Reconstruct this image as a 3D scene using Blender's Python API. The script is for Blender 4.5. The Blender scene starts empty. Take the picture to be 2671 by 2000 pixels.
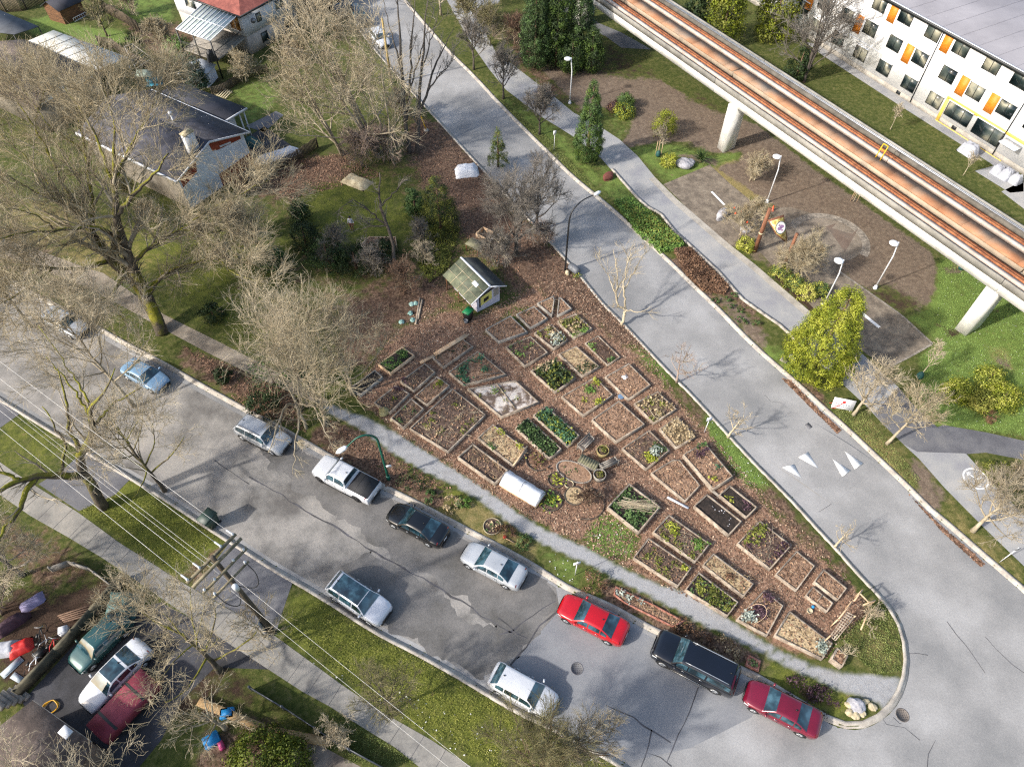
import bpy, bmesh, math, random
import numpy as np
from mathutils import Vector, Matrix
from mathutils.geometry import tessellate_polygon
sc = bpy.context.scene
COL = sc.collection
R = math.radians
CAM_H, PITCH, FPX = 48.0, R(52.7), 1851.0
cam = bpy.data.cameras.new('Camera'); camo = bpy.data.objects.new('Camera', cam); COL.objects.link(camo)
camo.location = (0, 0, CAM_H); camo.rotation_euler = (R(90) - PITCH, 0, 0)
cam.sensor_fit = 'HORIZONTAL'; cam.sensor_width = 36; cam.lens = FPX / 2671 * 36
cam.clip_end = 3000; cam.clip_start = 0.5
sc.camera = camo
SUN_EL, SHADOW_AZ = R(32), R(25.5)
w = bpy.data.worlds.new('World'); sc.world = w; w.use_nodes = True
nt = w.node_tree; bg = nt.nodes['Background']
sky = nt.nodes.new('ShaderNodeTexSky'); sky.sky_type = 'NISHITA'; sky.sun_disc = False
sky.sun_elevation = SUN_EL; sky.air_density = 1.2; sky.dust_density = 3.0; sky.ozone_density = 1.0
sd = Vector((-math.cos(SHADOW_AZ) * math.cos(SUN_EL), -math.sin(SHADOW_AZ) * math.cos(SUN_EL), math.sin(SUN_EL)))
sky.sun_rotation = math.atan2(sd.x, sd.y)
nt.links.new(sky.outputs[0], bg.inputs[0]); bg.inputs[1].default_value = 0.15
sl = bpy.data.lights.new('Sun', 'SUN'); so = bpy.data.objects.new('Sun', sl); COL.objects.link(so)
sl.energy = 3.5; sl.angle = R(2.0); sl.color = (1.0, 0.95, 0.88)
so.rotation_euler = (-sd).to_track_quat('-Z', 'Y').to_euler(); so.location = (-60, -30, 80)
vs = sc.view_settings; vs.view_transform = 'Standard'; vs.look = 'None'; vs.gamma = 1; vs.use_curve_mapping = False
vs.exposure = 0.76
sc.cycles.use_denoising = False; sc.cycles.use_adaptive_sampling = False; sc.cycles.filter_width = 1.25; sc.cycles.sample_clamp_indirect = 3; sc.cycles.sample_clamp_direct = 8
LZ = 0.11                                   # level of verges and lawns above the roadway
cP, sP = math.cos(PITCH), math.sin(PITCH)
def G3(x, y, z=0.0):                        # survey point: where the photograph's line of sight meets height z
    u, v = (x - 1335.5) / FPX, -(y - 1000) / FPX
    d = np.array([u, cP + v * sP, -sP + v * cP]); t = (z - CAM_H) / d[2]
    return np.array([d[0] * t, d[1] * t, z])
def G(x, y, z=0.0): return G3(x, y, z)[:2]
def gp(pts, z=0.0): return np.array([G(p[0], p[1], z) for p in pts])
def crop(ox, oy, s, pts): return [(ox + p[0] / s, oy + p[1] / s) for p in pts]
ORG = {}
def setp(o, label=None, cat=None, group=None, kind=None):
    if label: o['label'] = label
    if cat: o['category'] = cat
    if group: o['group'] = group
    if kind: o['kind'] = kind
    return o
def thing(name, label, cat, loc=(0, 0, 0), rz=0.0, group=None):
    o = bpy.data.objects.new(name, None); COL.objects.link(o)
    o.empty_display_size = 0.3
    o.location = tuple(loc); o.rotation_euler = (0, 0, rz)
    ORG[o.name] = np.array(loc, float)
    return setp(o, label, cat, group)
def root_org(o):
    while o.parent: o = o.parent
    return ORG.get(o.name, np.zeros(3))
def npmesh(name, V, F, mats, parent=None, org=None, smooth=False, mi=None, local=False):
    """V (n,3) world coordinates (or local), F list of arrays of faces or python lists."""
    V = np.asarray(V, np.float32).reshape(-1, 3)
    if parent is not None and not local: V = V - root_org(parent).astype(np.float32)
    if org is not None: V = V - np.asarray(org, np.float32)
    me = bpy.data.meshes.new(name)
    if isinstance(F, np.ndarray):
        k = F.shape[1]; loops = F.reshape(-1).astype(np.int32); starts = np.arange(0, len(loops), k, dtype=np.int32); tot = np.full(len(F), k, np.int32)
    else:
        tot = np.array([len(f) for f in F], np.int32); loops = np.array([i for f in F for i in f], np.int32)
        starts = np.concatenate([[0], np.cumsum(tot)[:-1]]).astype(np.int32) if len(tot) else np.zeros(0, np.int32)
    me.vertices.add(len(V)); me.vertices.foreach_set('co', V.reshape(-1))
    me.loops.add(len(loops)); me.loops.foreach_set('vertex_index', loops)
    me.polygons.add(len(tot)); me.polygons.foreach_set('loop_start', starts); me.polygons.foreach_set('loop_total', tot)
    if not isinstance(mats, (list, tuple)): mats = [mats]
    for m in mats: me.materials.append(m)
    if mi is not None: me.polygons.foreach_set('material_index', np.asarray(mi, np.int32))
    if smooth: me.polygons.foreach_set('use_smooth', np.ones(len(tot), bool))
    me.update(calc_edges=True)
    o = bpy.data.objects.new(name, me); COL.objects.link(o)
    if org is not None: o.location = tuple(org)
    if parent is not None: o.parent = parent
    return o
class MB:
    def __init__(s): s.v = []; s.f = []; s.m = []; s.cur = 0
    def add(s, V, F):
        b = len(s.v); s.v += [tuple(map(float, p)) for p in V]
        for f in F: s.f.append([i + b for i in f]); s.m.append(s.cur)
        return s
    def box(s, c, d, rz=0.0, M=None):
        x, y, z = d[0] / 2, d[1] / 2, d[2] / 2
        V = np.array([(-x, -y, -z), (x, -y, -z), (x, y, -z), (-x, y, -z), (-x, -y, z), (x, -y, z), (x, y, z), (-x, y, z)])
        if M is not None: V = V @ np.array(M).T
        if rz: V = V @ np.array([(math.cos(rz), -math.sin(rz), 0), (math.sin(rz), math.cos(rz), 0), (0, 0, 1)]).T
        return s.add(V + np.array(c), [(0, 3, 2, 1), (4, 5, 6, 7), (0, 1, 5, 4), (1, 2, 6, 5), (2, 3, 7, 6), (3, 0, 4, 7)])
    def beam(s, a, b, wd, ht, up=(0, 0, 1)):
        a, b = np.array(a, float), np.array(b, float); d = b - a; L = np.linalg.norm(d); d /= L
        u = np.array(up, float); sd_ = np.cross(d, u); n = np.linalg.norm(sd_)
        if n < 1e-4: sd_ = np.array([1., 0, 0]); n = 1
        sd_ /= n; u = np.cross(sd_, d)
        V = []
        for p in (a, b):
            for i, j in ((-1, -1), (1, -1), (1, 1), (-1, 1)): V.append(p + sd_ * i * wd / 2 + u * j * ht / 2)
        return s.add(V, [(0, 3, 2, 1), (4, 5, 6, 7), (0, 1, 5, 4), (1, 2, 6, 5), (2, 3, 7, 6), (3, 0, 4, 7)])
    def prism(s, poly, z0, z1):
        poly = [tuple(p[:2]) for p in poly]; n = len(poly)
        V = [(p[0], p[1], z0) for p in poly] + [(p[0], p[1], z1) for p in poly]
        T = tessellate_polygon([[Vector((p[0], p[1], 0)) for p in poly]])
        F = [tuple(i + n for i in t) for t in T] + [tuple(reversed(t)) for t in T]
        F += [(i, (i + 1) % n, (i + 1) % n + n, i + n) for i in range(n)]
        return s.add(V, F)
    def sheet(s, poly, z):
        poly = [tuple(p) for p in poly]
        T = tessellate_polygon([[Vector((p[0], p[1], 0)) for p in poly]])
        return s.add([(p[0], p[1], z if len(p) < 3 else p[2]) for p in poly], [tuple(t) for t in T])
    def face(s, pts): return s.add(pts, [tuple(range(len(pts)))])
    def slab(s, quad, th):                       # thin slab: polygon in space, thickness along its normal, downwards
        q = np.array(quad, float); n = np.cross(q[1] - q[0], q[2] - q[1]); n /= np.linalg.norm(n)
        if n[2] < 0: n = -n
        k = len(q); V = np.vstack([q, q - n * th])
        return s.add(V, [tuple(range(k)), tuple(range(2 * k - 1, k - 1, -1))] + [(i, i + k, (i + 1) % k + k, (i + 1) % k) for i in range(k)])
    def tube(s, pts, r, sides=6, cap=True):
        P = np.array(pts, float); n = len(P); r = np.full(n, r) if np.isscalar(r) else np.array(r, float)
        V, F = tube_np(P[None], r[None], sides)
        F = [tuple(f) for f in F]
        if cap:
            F += [tuple(range(sides - 1, -1, -1)), tuple(range((n - 1) * sides, n * sides))]
        return s.add(V, F)
    def lathe(s, prof, c=(0, 0, 0), sides=12, axis='z'):
        V = []; n = len(prof)
        for r, z in prof:
            for k in range(sides):
                a = 2 * math.pi * k / sides
                p = (r * math.cos(a), r * math.sin(a), z)
                if axis == 'y': p = (p[0], p[2], p[1])
                if axis == 'x': p = (p[2], p[0], p[1])
                V.append((p[0] + c[0], p[1] + c[1], p[2] + c[2]))
        F = [(i * sides + k, i * sides + (k + 1) % sides, (i + 1) * sides + (k + 1) % sides, (i + 1) * sides + k) for i in range(n - 1) for k in range(sides)]
        F += [tuple(range(sides - 1, -1, -1)), tuple(range((n - 1) * sides, n * sides))]
        return s.add(V, F)
    def build(s, name, mats, parent=None, org=None, smooth=False, local=False):
        return npmesh(name, s.v, s.f, mats, parent, org, smooth, s.m, local)
def tube_np(P, Rr, sides):
    """P (n,K,3), Rr (n,K) -> vertices, quads"""
    n, K, _ = P.shape
    T = np.gradient(P, axis=1) if K > 2 else np.repeat((P[:, 1:] - P[:, :1]), 2, axis=1)
    T /= np.linalg.norm(T, axis=2, keepdims=True) + 1e-9
    ref = np.where(np.abs(T[:, :1, 2:3]) > .9, np.array([1., 0, 0]), np.array([0, 0, 1.]))
    ref = np.broadcast_to(ref, T.shape)
    A = np.cross(T, ref); A /= np.linalg.norm(A, axis=2, keepdims=True) + 1e-9
    B = np.cross(T, A)
    an = np.arange(sides) * 2 * math.pi / sides
    V = P[:, :, None, :] + Rr[:, :, None, None] * (A[:, :, None, :] * np.cos(an)[None, None, :, None] + B[:, :, None, :] * np.sin(an)[None, None, :, None])
    idx = np.arange(n * K * sides).reshape(n, K, sides)
    a = idx[:, :-1]; b = idx[:, 1:]
    F = np.stack([a, np.roll(a, -1, 2), np.roll(b, -1, 2), b], -1).reshape(-1, 4)
    return V.reshape(-1, 3), F
def strip(pts, d0, d1, closed=False):
    """offset polyline (world xy) by d0 and d1 to the left of travel -> two point lists"""
    P = np.array(pts, float); n = len(P)
    T = np.zeros_like(P)
    for i in range(n):
        a = P[max(i - 1, 0)]; b = P[min(i + 1, n - 1)]
        t = b - a; T[i] = t / (np.linalg.norm(t) + 1e-9)
    N = np.stack([-T[:, 1], T[:, 0]], 1)
    return P + N * d0, P + N * d1
def resample(pts, step):
    P = np.array(pts, float); d = np.linalg.norm(np.diff(P, axis=0), axis=1); s = np.concatenate([[0], np.cumsum(d)])
    n = max(2, int(s[-1] / step)); t = np.linspace(0, s[-1], n + 1)
    return np.stack([np.interp(t, s, P[:, k]) for k in range(P.shape[1])], 1)
def smooth_line(pts, it=2):
    P = np.array(pts, float)
    for _ in range(it):
        Q = [P[0]]
        for a, b in zip(P[:-1], P[1:]): Q += [a * .75 + b * .25, a * .25 + b * .75]
        P = np.array(Q + [P[-1]])
    return P
def sdist(P, poly):
    """signed distance (negative inside) of points P (n,2) to polygon"""
    poly = np.array(poly, float); n = len(poly); best = np.full(len(P), 1e9); inside = np.zeros(len(P), bool)
    for i in range(n):
        a, b = poly[i], poly[(i + 1) % n]; e = b - a
        wv = P - a; t = np.clip((wv @ e) / (e @ e + 1e-12), 0, 1)
        best = np.minimum(best, np.linalg.norm(wv - t[:, None] * e, axis=1))
        c1 = (a[1] <= P[:, 1]) != (b[1] <= P[:, 1])
        with np.errstate(divide='ignore', invalid='ignore'):
            xi = a[0] + (P[:, 1] - a[1]) / (b[1] - a[1] + 1e-15) * e[0]
        inside ^= c1 & (P[:, 0] < xi)
    return np.where(inside, -best, best)
def hx(h):
    c = [int(h[i:i + 2], 16) / 255 for i in (0, 2, 4)]
    return tuple(v / 12.92 if v <= .04045 else ((v + .055) / 1.055) ** 2.4 for v in c) + (1,)
MATS = {}
def mk(name, cols, scale=2.0, detail=6.0, rough=.85, bump=0.0, bscale=20.0, metal=0.0, coat=0.0, island=0.0, spec=.5, lo=.35, hi=.65, fine=0.0, fscale=40.0, stretch=None, trans=0.0, alpha=1.0):
    if name in MATS: return MATS[name]
    m = bpy.data.materials.new(name); m.use_nodes = True; t = m.node_tree; N = t.nodes; L = t.links
    p = N['Principled BSDF']; p.inputs['Roughness'].default_value = rough; p.inputs['Metallic'].default_value = metal
    p.inputs['Specular IOR Level'].default_value = spec
    if coat: p.inputs['Coat Weight'].default_value = coat; p.inputs['Coat Roughness'].default_value = .06
    if trans: p.inputs['Transmission Weight'].default_value = trans
    if alpha < 1: p.inputs['Alpha'].default_value = alpha
    cols = [hx(c) if isinstance(c, str) else c for c in cols]
    geo = N.new('ShaderNodeNewGeometry')
    pos = geo.outputs['Position']
    if stretch:
        mp = N.new('ShaderNodeMapping'); mp.inputs['Scale'].default_value = stretch[:3]
        if len(stretch) > 3: mp.inputs['Rotation'].default_value = (0, 0, stretch[3])
        L.new(pos, mp.inputs[0]); pos = mp.outputs[0]
    out = None
    if len(cols) > 1:
        nz = N.new('ShaderNodeTexNoise'); nz.inputs['Scale'].default_value = scale; nz.inputs['Detail'].default_value = detail; nz.inputs['Roughness'].default_value = .62
        L.new(pos, nz.inputs['Vector'])
        rp = N.new('ShaderNodeValToRGB'); cr = rp.color_ramp
        cr.elements[0].position = lo; cr.elements[0].color = cols[0]; cr.elements[1].position = hi; cr.elements[1].color = cols[-1]
        for k, c in enumerate(cols[1:-1]):
            e = cr.elements.new(lo + (hi - lo) * (k + 1) / (len(cols) - 1)); e.color = c
        L.new(nz.outputs[0], rp.inputs[0]); out = rp.outputs[0]
    if fine or island:
        hs = N.new('ShaderNodeHueSaturation')
        if out is not None: L.new(out, hs.inputs['Color'])
        else: hs.inputs['Color'].default_value = cols[0]
        mr = N.new('ShaderNodeMapRange'); a = island or fine
        mr.inputs['To Min'].default_value = 1 - a; mr.inputs['To Max'].default_value = 1 + a
        if island: L.new(geo.outputs['Random Per Island'], mr.inputs[0])
        else:
            n2 = N.new('ShaderNodeTexNoise'); n2.inputs['Scale'].default_value = fscale; n2.inputs['Detail'].default_value = 3; L.new(geo.outputs['Position'], n2.inputs['Vector'])
            mr.inputs['From Min'].default_value = .3; mr.inputs['From Max'].default_value = .7
            L.new(n2.outputs[0], mr.inputs[0])
        L.new(mr.outputs[0], hs.inputs['Value']); out = hs.outputs[0]
    if out is not None: L.new(out, p.inputs['Base Color'])
    else: p.inputs['Base Color'].default_value = cols[0]
    if bump:
        b = N.new('ShaderNodeBump'); b.inputs['Strength'].default_value = bump; b.inputs['Distance'].default_value = .05
        n3 = N.new('ShaderNodeTexNoise'); n3.inputs['Scale'].default_value = bscale; n3.inputs['Detail'].default_value = 4
        L.new(pos, n3.inputs['Vector']); L.new(n3.outputs[0], b.inputs['Height']); L.new(b.outputs[0], p.inputs['Normal'])
    MATS[name] = m; return m
asphalt = mk('asphalt_light', ['787878', '8a8988', '9b9a99'], .16, 9, .9, .15, 30, fine=.10, fscale=9)
asphalt_old = mk('asphalt_old', ['5d5a57', '76736f', '8b8782', '959089'], .22, 8, .9, .25, 25, fine=.12, fscale=7, lo=.38, hi=.64)
asphalt_new = mk('asphalt_new', ['74767a', '7c7d80', '858688'], .3, 5, .88, .12, 30, fine=.08, fscale=9)
asphalt_dark = mk('asphalt_dark', ['55555a', '626266', '6e6d6e'], .5, 6, .9, .2, 25, fine=.1, fscale=8)
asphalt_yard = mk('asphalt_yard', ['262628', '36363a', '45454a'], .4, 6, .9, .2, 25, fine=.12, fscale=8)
crackm = mk('crack_seal', ['3b3a3a', '56555a'], 1.2, 4, .9)
concrete = mk('concrete', ['8f8980', 'a09a90', 'aca69c'], .8, 6, .9, .15, 30, fine=.10, fscale=6)
concrete_path = mk('concrete_path', ['86868a', '929292', '9e9c99'], .4, 5, .9, .1, 30, fine=.07, fscale=8)
sidewalk_m = mk('sidewalk_concrete', ['6f6c68', '827f79', '938e86'], .5, 7, .9, .15, 30, fine=.1, fscale=7)
kerbm = mk('kerb_concrete', ['8d8780', 'a39c92', 'b2aca2'], 1.2, 6, .9, .2, 20, fine=.12, fscale=10)
white_paint = mk('road_paint', ['d8d8d6', 'ececec'], 3, 5, .8)
girder_m = mk('girder_concrete', ['bfbcb5', 'd2d0ca', 'dcdad6'], .5, 5, .9, .08, 20, fine=.04)
parapet_m = mk('parapet_concrete', ['77746e', '89867f', '96938c'], .6, 6, .9, .15, 20, fine=.08, fscale=12)
walkm = mk('walkway_stained', ['92806f', '9d7e65', '9c7254', '936344'], .35, 9, .9, .1, 20, island=.09, lo=.34, hi=.68); walk_side = mk('walkway_side', ['8f8272', 'a3937f', 'ae9c88'], .6, 6, .9, fine=.06)
rust = mk('rust_rail', ['74442a', '8f5735', 'a26a44'], 2, 5, .8, .2, 30, fine=.15, fscale=14)
pinkrail = mk('reaction_rail', ['a39488', 'b5a599', 'c0b2a7'], .7, 5, .6, fine=.06)
trackbed = mk('trackbed', ['231b17', '3a2d26', '4a3b32'], 2, 5, .9)
white_wall = mk('white_render', ['d6d6d6', 'e2e2e2', 'e8e8e8'], .4, 4, .85, fine=.02)
roof_grey = mk('roof_membrane', ['6a6a72', '74747c', '7d7d85'], .15, 4, .8, fine=.03)
orange_m = mk('orange_panel', ['c56f16', 'd07c1f', 'd98a2e'], 2.5, 4, .6, stretch=(1, 1, 6))
yellow_m = mk('yellow_band', ['e2bc50', 'ecc95f'], 1.2, 3, .6)
frame_dark = mk('dark_frame', ['1c2022'], rough=.5)
glass_win = mk('window_glass', ['10191b', '1e2a2d', '4c5450', 'a39f8c', '2a3234'], .4, 1, .06, spec=.6, lo=.3, hi=.7)
shingle_dark = mk('shingle_dark', ['34343a', '42424a', '4f4f58'], 1.2, 6, .9, .3, 14, fine=.14, fscale=7)
shingle_flat = mk('roof_felt', ['26272c', '30313a', '393a42'], .5, 4, .85, fine=.06)
shingle_brown = mk('shingle_brown', ['473d38', '594d47', '6a5e57'], 1.2, 6, .9, .3, 14, fine=.16, fscale=6)
red_tile = mk('red_tile', ['6b3a33', '80473e', '93574b'], 1.0, 6, .85, .3, 9, fine=.16, fscale=5)
white_paintw = mk('painted_timber', ['b9bcc2', 'c9ccd2', 'd3d6da'], 1.0, 5, .75, fine=.05)
grey_wall = mk('pale_stucco', ['c3c9d4', 'd2d7e0', 'dde1e8'], 1.2, 6, .9, .25, 25, fine=.07)
red_siding = mk('brick_red_siding', ['7a3524', '8d402c', '9a4a34'], 1.5, 5, .85, fine=.08)
red_base = mk('red_base_paint', ['6a1414', '7c1c1a'], 2, 4, .7)
brown_wood = mk('brown_siding', ['4b3322', '66462e', '7a5638'], 1.4, 6, .85, .3, 12, fine=.16, stretch=(1, 1, 7))
fence_wood = mk('fence_wood', ['3c332b', '524739', '665a4a'], 2.2, 6, .9, .3, 14, fine=.2, fscale=9)
weathered = mk('weathered_board', ['71655a', '87796a', '9b8e7e', 'ab9f90'], 2.0, 7, .9, .3, 25, fine=.12, fscale=14)
fresh_board = mk('new_board', ['b19272', 'c4a686', 'd0b493'], 1.6, 6, .8, .2, 22, fine=.08)
grey_board = mk('grey_board', ['75706a', '8b857c', '9c958b'], 2.0, 7, .9, .3, 25, fine=.12, fscale=14)
greenwood = mk('aged_greenish_wood', ['4e4d40', '67654f', '7d7a62'], 3, 6, .9, fine=.14)
metal_white = mk('white_metal', ['d2d3d6', 'dfe0e2'], 2, 3, .4, spec=.5)
metal_green = mk('green_metal', ['0b4638', '105645'], 2, 3, .45)
metal_black = mk('black_metal', ['1a1b1d', '26272a'], 2, 3, .5)
metal_grey = mk('grey_metal', ['7d8085', '92959a'], 2, 3, .4, metal=.6)
pole_wood = mk('pole_wood', ['3a322a', '4f463a', '665a49'], 1.5, 6, .9, .3, 15, stretch=(6, 6, .6), fine=.1)
arm_wood = mk('crossarm_wood', ['56503f', '706854', '857c64'], 2.5, 6, .9, fine=.15)
porcelain = mk('porcelain', ['c9ccd0'], rough=.25)
wire_m = mk('wire_metal', ['c6c3bd', 'd7d4ce'], 3, 2, .35)
wire_dark = mk('wire_dark', ['2b2b2c'], rough=.5)
plastic_green = mk('green_plastic', ['0c6a3c', '118048'], 3, 3, .45)
plastic_dgreen = mk('dark_green_plastic', ['24352f', '31443d'], 3, 4, .5)
plastic_black = mk('black_plastic', ['121314', '1b1c1e'], 3, 3, .5)
plastic_grey = mk('grey_plastic', ['55585d', '6a6d72'], 3, 3, .55)
tarp_white = mk('white_tarp', ['b9bcc4', 'cfd2d8', 'dcdfe4'], 2.0, 5, .55, .5, 6)
tarp_teal = mk('teal_tarp', ['2b4f4f', '3c6463'], 2.0, 5, .6, .5, 6)
blue_plastic = mk('blue_plastic', ['0f6ea8', '1884c0'], 3, 3, .5)
pink_plastic = mk('pink_plastic', ['a83a6a', 'b84a7a'], 3, 3, .5)
red_plastic = mk('red_plastic', ['b01e1c', 'c42b26'], 3, 3, .5)
orange_plastic = mk('orange_plastic', ['d8461c', 'e4562a'], 3, 3, .5)
yellow_metal = mk('yellow_metal', ['d8a80c', 'e6b81c'], 3, 3, .5)
rock_m = mk('boulder_stone', ['78777a', '96959a', 'aeadb2'], 1.6, 7, .9, .5, 7, fine=.1)
rock_red = mk('reddish_stone', ['5c3228', '74423a'], 1.6, 7, .9, .5, 7)
rock_tan = mk('tan_stone', ['8d8168', 'a89c80', 'bfb498'], 1.6, 7, .9, .5, 7, fine=.1)
brick_m = mk('old_brick', ['7d4f3e', '986353', 'a98375'], 4, 5, .9, fine=.2, fscale=12)
bark_tan = mk('bark_tan', ['7b705d', '958a75', 'aa9f8a'], 1.4, 5, .9, island=.22)
bark_pale = mk('bark_pale', ['968a73', 'aea188', 'c1b59c'], 1.4, 5, .9, island=.2)
bark_gold = mk('bark_gold', ['8a7a5c', 'a0947a', 'b3a88e'], 1.4, 5, .9, island=.22)
bark_pink = mk('bark_pink', ['7c6a60', '92807377'[:6], 'a69488'], 1.4, 5, .9, island=.2)
bark_grey = mk('bark_grey', ['5c5750', '716b63', '857e75'], 1.4, 5, .9, island=.2)
bark_dark = mk('bark_dark', ['3b352f', '4d463f', '5d554c'], 1.4, 5, .9, island=.2)
bark_brown = mk('bark_brown', ['54402f'.replace('2f','33'), '6a5343', '7c6554'], 1.4, 5, .9, island=.25)
bark_olive = mk('bark_olive', ['5c573a', '736d4b', '86805c'], 1.4, 5, .9, island=.22)
def moss_bark():
    m = mk('mossy_bark', ['3c352c', '51483c', '685d4e'], 2.0, 6, .95, .6, 9, fine=.12)
    t = m.node_tree; N = t.nodes; L = t.links; p = N['Principled BSDF']
    old = p.inputs['Base Color'].links[0].from_socket
    geo = N.new('ShaderNodeNewGeometry'); sp = N.new('ShaderNodeSeparateXYZ'); L.new(geo.outputs['Normal'], sp.inputs[0])
    nz = N.new('ShaderNodeTexNoise'); nz.inputs['Scale'].default_value = .9; nz.inputs['Detail'].default_value = 5; L.new(geo.outputs['Position'], nz.inputs['Vector'])
    a = N.new('ShaderNodeMath'); a.operation = 'MULTIPLY_ADD'; L.new(sp.outputs['Z'], a.inputs[0]); a.inputs[1].default_value = .35; L.new(nz.outputs[0], a.inputs[2])
    r = N.new('ShaderNodeMapRange'); r.inputs['From Min'].default_value = .56; r.inputs['From Max'].default_value = .74; L.new(a.outputs[0], r.inputs[0])
    mx = N.new('ShaderNodeMix'); mx.data_type = 'RGBA'; L.new(r.outputs[0], mx.inputs['Factor']); L.new(old, mx.inputs['A']); mx.inputs['B'].default_value = hx('77741f')
    L.new(mx.outputs['Result'], p.inputs['Base Color']); return m
bark_moss = moss_bark()
def leafm(name, cols, island=.35): return mk(name, cols, .9, 4, .65, island=island, spec=.3)
f_dark = leafm('foliage_dark', ['1d2a16', '2b3b1d', '3a4a26'])
f_cedar = leafm('foliage_cedar', ['2e4218', '455a22', '5c6f2e'])
f_yellow = leafm('foliage_golden', ['4c5913', '687219', '828822'])
f_lime = leafm('foliage_lime', ['6f7822', '8a8f2c', '9fa242'])
f_mid = leafm('foliage_mid', ['304422', '455c30', '58703f'])
f_bright = leafm('foliage_bright', ['46622a', '5d7a34', '75904a'])
f_blue = leafm('foliage_bluegreen', ['21372f', '314a40', '42594c'])
f_olive = leafm('foliage_olive', ['4c521d', '636828', '7b7d37'])
f_moss = leafm('foliage_mosscypress', ['39430f', '4f5a16', '646c1e'])
f_varieg = leafm('foliage_variegated', ['656f2c', '979a42', 'b9b462'], .4)
f_rust = leafm('foliage_rust', ['543d2e', '6d523e', '836750'])
f_purple = leafm('foliage_purple', ['33232b', '443039', '574048'])
f_silver = leafm('foliage_silver', ['7c8577', '98a094', 'b0b7ab'])
f_straw = leafm('dead_stalk', ['8a7858', 'a39070', 'b8a685'])
f_kale = leafm('foliage_kale', ['2a4a34', '3b5f44', '4f7558'])
K1 = [(760, -160), (884, 0), (982, 130), (1034, 188), (1109, 272), (1156, 323), (1213, 386), (1254, 430), (1490, 683), (1553, 759), (1578, 791), (1629, 839), (1705, 921), (1762, 981), (1803, 1019),
      (1970, 1202), (2033, 1263), (2097, 1329), (2147, 1386), (2188, 1427), (2245, 1494), (2283, 1531), (2334, 1588), (2356, 1632), (2371, 1686), (2374, 1743), (2360, 1803), (2331, 1853), (2286, 1888), (2239, 1904), (2198, 1900), (2160, 1886)]
K3 = [(1965, 1768), (1933, 1755), (1711, 1656), (1648, 1621), (1585, 1586), (1471, 1539), (1404, 1491), (1300, 1433), (1220, 1392), (1061, 1306), (998, 1277), (900, 1222), (760, 1140), (649, 1081), (585, 1046), (513, 1006), (430, 958), (330, 905), (200, 832), (100, 780), (0, 726), (-300, 560)]
K4 = [(-300, 860), (0, 1032), (160, 1130), (300, 1213), (411, 1278), (506, 1340), (570, 1383), (650, 1432), (713, 1474), (840, 1546), (992, 1645), (1077, 1686), (1150, 1726), (1220, 1766), (1350, 1845), (1436, 1884), (1607, 1975), (1645, 2000), (1800, 2095)]
K2 = [(2960, 1830), (2670, 1545), (2590, 1478), (2540, 1434), (2460, 1364), (2413, 1326), (2381, 1291), (2305, 1218), (2239, 1155), (2192, 1111), (2128, 1054), (2071, 1000), (2000, 940), (1933, 877), (1870, 810), (1813, 756), (1727, 671), (1620, 573), (1553, 516), (1490, 465), (1427, 402), (1363, 339), (1300, 275), (1235, 203), (1169, 139), (1125, 89), (1070, 25), (1020, -40), (940, -150)]
gK1 = smooth_line(gp(K1 + K3), 1); gK4 = smooth_line(gp(K4), 1); gK2 = smooth_line(gp(K2), 1)
road_poly = np.vstack([gK1, gp([(-300, 860)]), gK4, gp([(2300, 2300), (2960, 2100)]), gK2])
xs = np.concatenate([[-900, -500, -250, -150], np.arange(-100, 100.1, .5), [150, 250, 500, 900]])
ys = np.concatenate([[-300, -120, -40, -10], np.arange(0, 128.1, .5), [140, 180, 260, 500, 900]])
XX, YY = np.meshgrid(xs, ys); GPTS = np.stack([XX.ravel(), YY.ravel()], 1)
rd = sdist(GPTS, road_poly)
def sstep(x, a, b): t = np.clip((x - a) / (b - a), 0, 1); return t * t * (3 - 2 * t)
gz = np.where(rd < 0, -.05, LZ * sstep(rd, .1, .45) - .05 * (1 - sstep(rd, .0, .3)))
CH = {k: np.zeros(len(GPTS)) for k in ('mulch', 'litter', 'dirt', 'gravel', 'lush', 'straw', 'soil', 'moss')}
def paint(ch, pts, val=1.0, soft=.5, off=0.0, px=True, over=True):
    poly = gp(pts, LZ) if px else np.array(pts)
    lo, hi = poly.min(0) - soft * 2 - 1, poly.max(0) + soft * 2 + 1
    sel = np.where((GPTS[:, 0] > lo[0]) & (GPTS[:, 0] < hi[0]) & (GPTS[:, 1] > lo[1]) & (GPTS[:, 1] < hi[1]))[0]
    if not len(sel): return
    d = sdist(GPTS[sel], poly) + off; f = 1 - sstep(d, -soft, soft)
    if over and ch in ('mulch', 'litter', 'dirt', 'gravel', 'soil'):
        for k in ('mulch', 'litter', 'dirt', 'gravel', 'soil'):
            if k != ch: CH[k][sel] *= (1 - f)
    if ch == 'grass':
        for k in ('mulch', 'litter', 'dirt', 'gravel', 'soil', 'straw'): CH[k][sel] *= (1 - f * val)
        return
    CH[ch][sel] = CH[ch][sel] * (1 - f) + val * f
TRI = [(840, 1080), (800, 960), (880, 800), (1000, 720), (1100, 690), (1250, 600), (1400, 560), (1490, 683), (1578, 791), (1629, 839), (1762, 981), (1970, 1202), (2147, 1386), (2245, 1494), (2334, 1588), (2371, 1686), (2360, 1803), (2239, 1904), (2150, 1880), (1965, 1768), (1711, 1656), (1471, 1539), (1220, 1392), (998, 1277), (760, 1140)]
paint('litter', [(560, 640), (700, 480), (830, 400), (1000, 330), (1120, 290), (1254, 430), (1400, 590), (1490, 690), (1400, 800), (1000, 800), (760, 900), (600, 760)], .36, 3)
paint('litter', [(1080, 300), (1160, 330), (1260, 440), (1330, 520), (1240, 600), (1130, 500), (1060, 380)], .95, 1.5)
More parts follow.
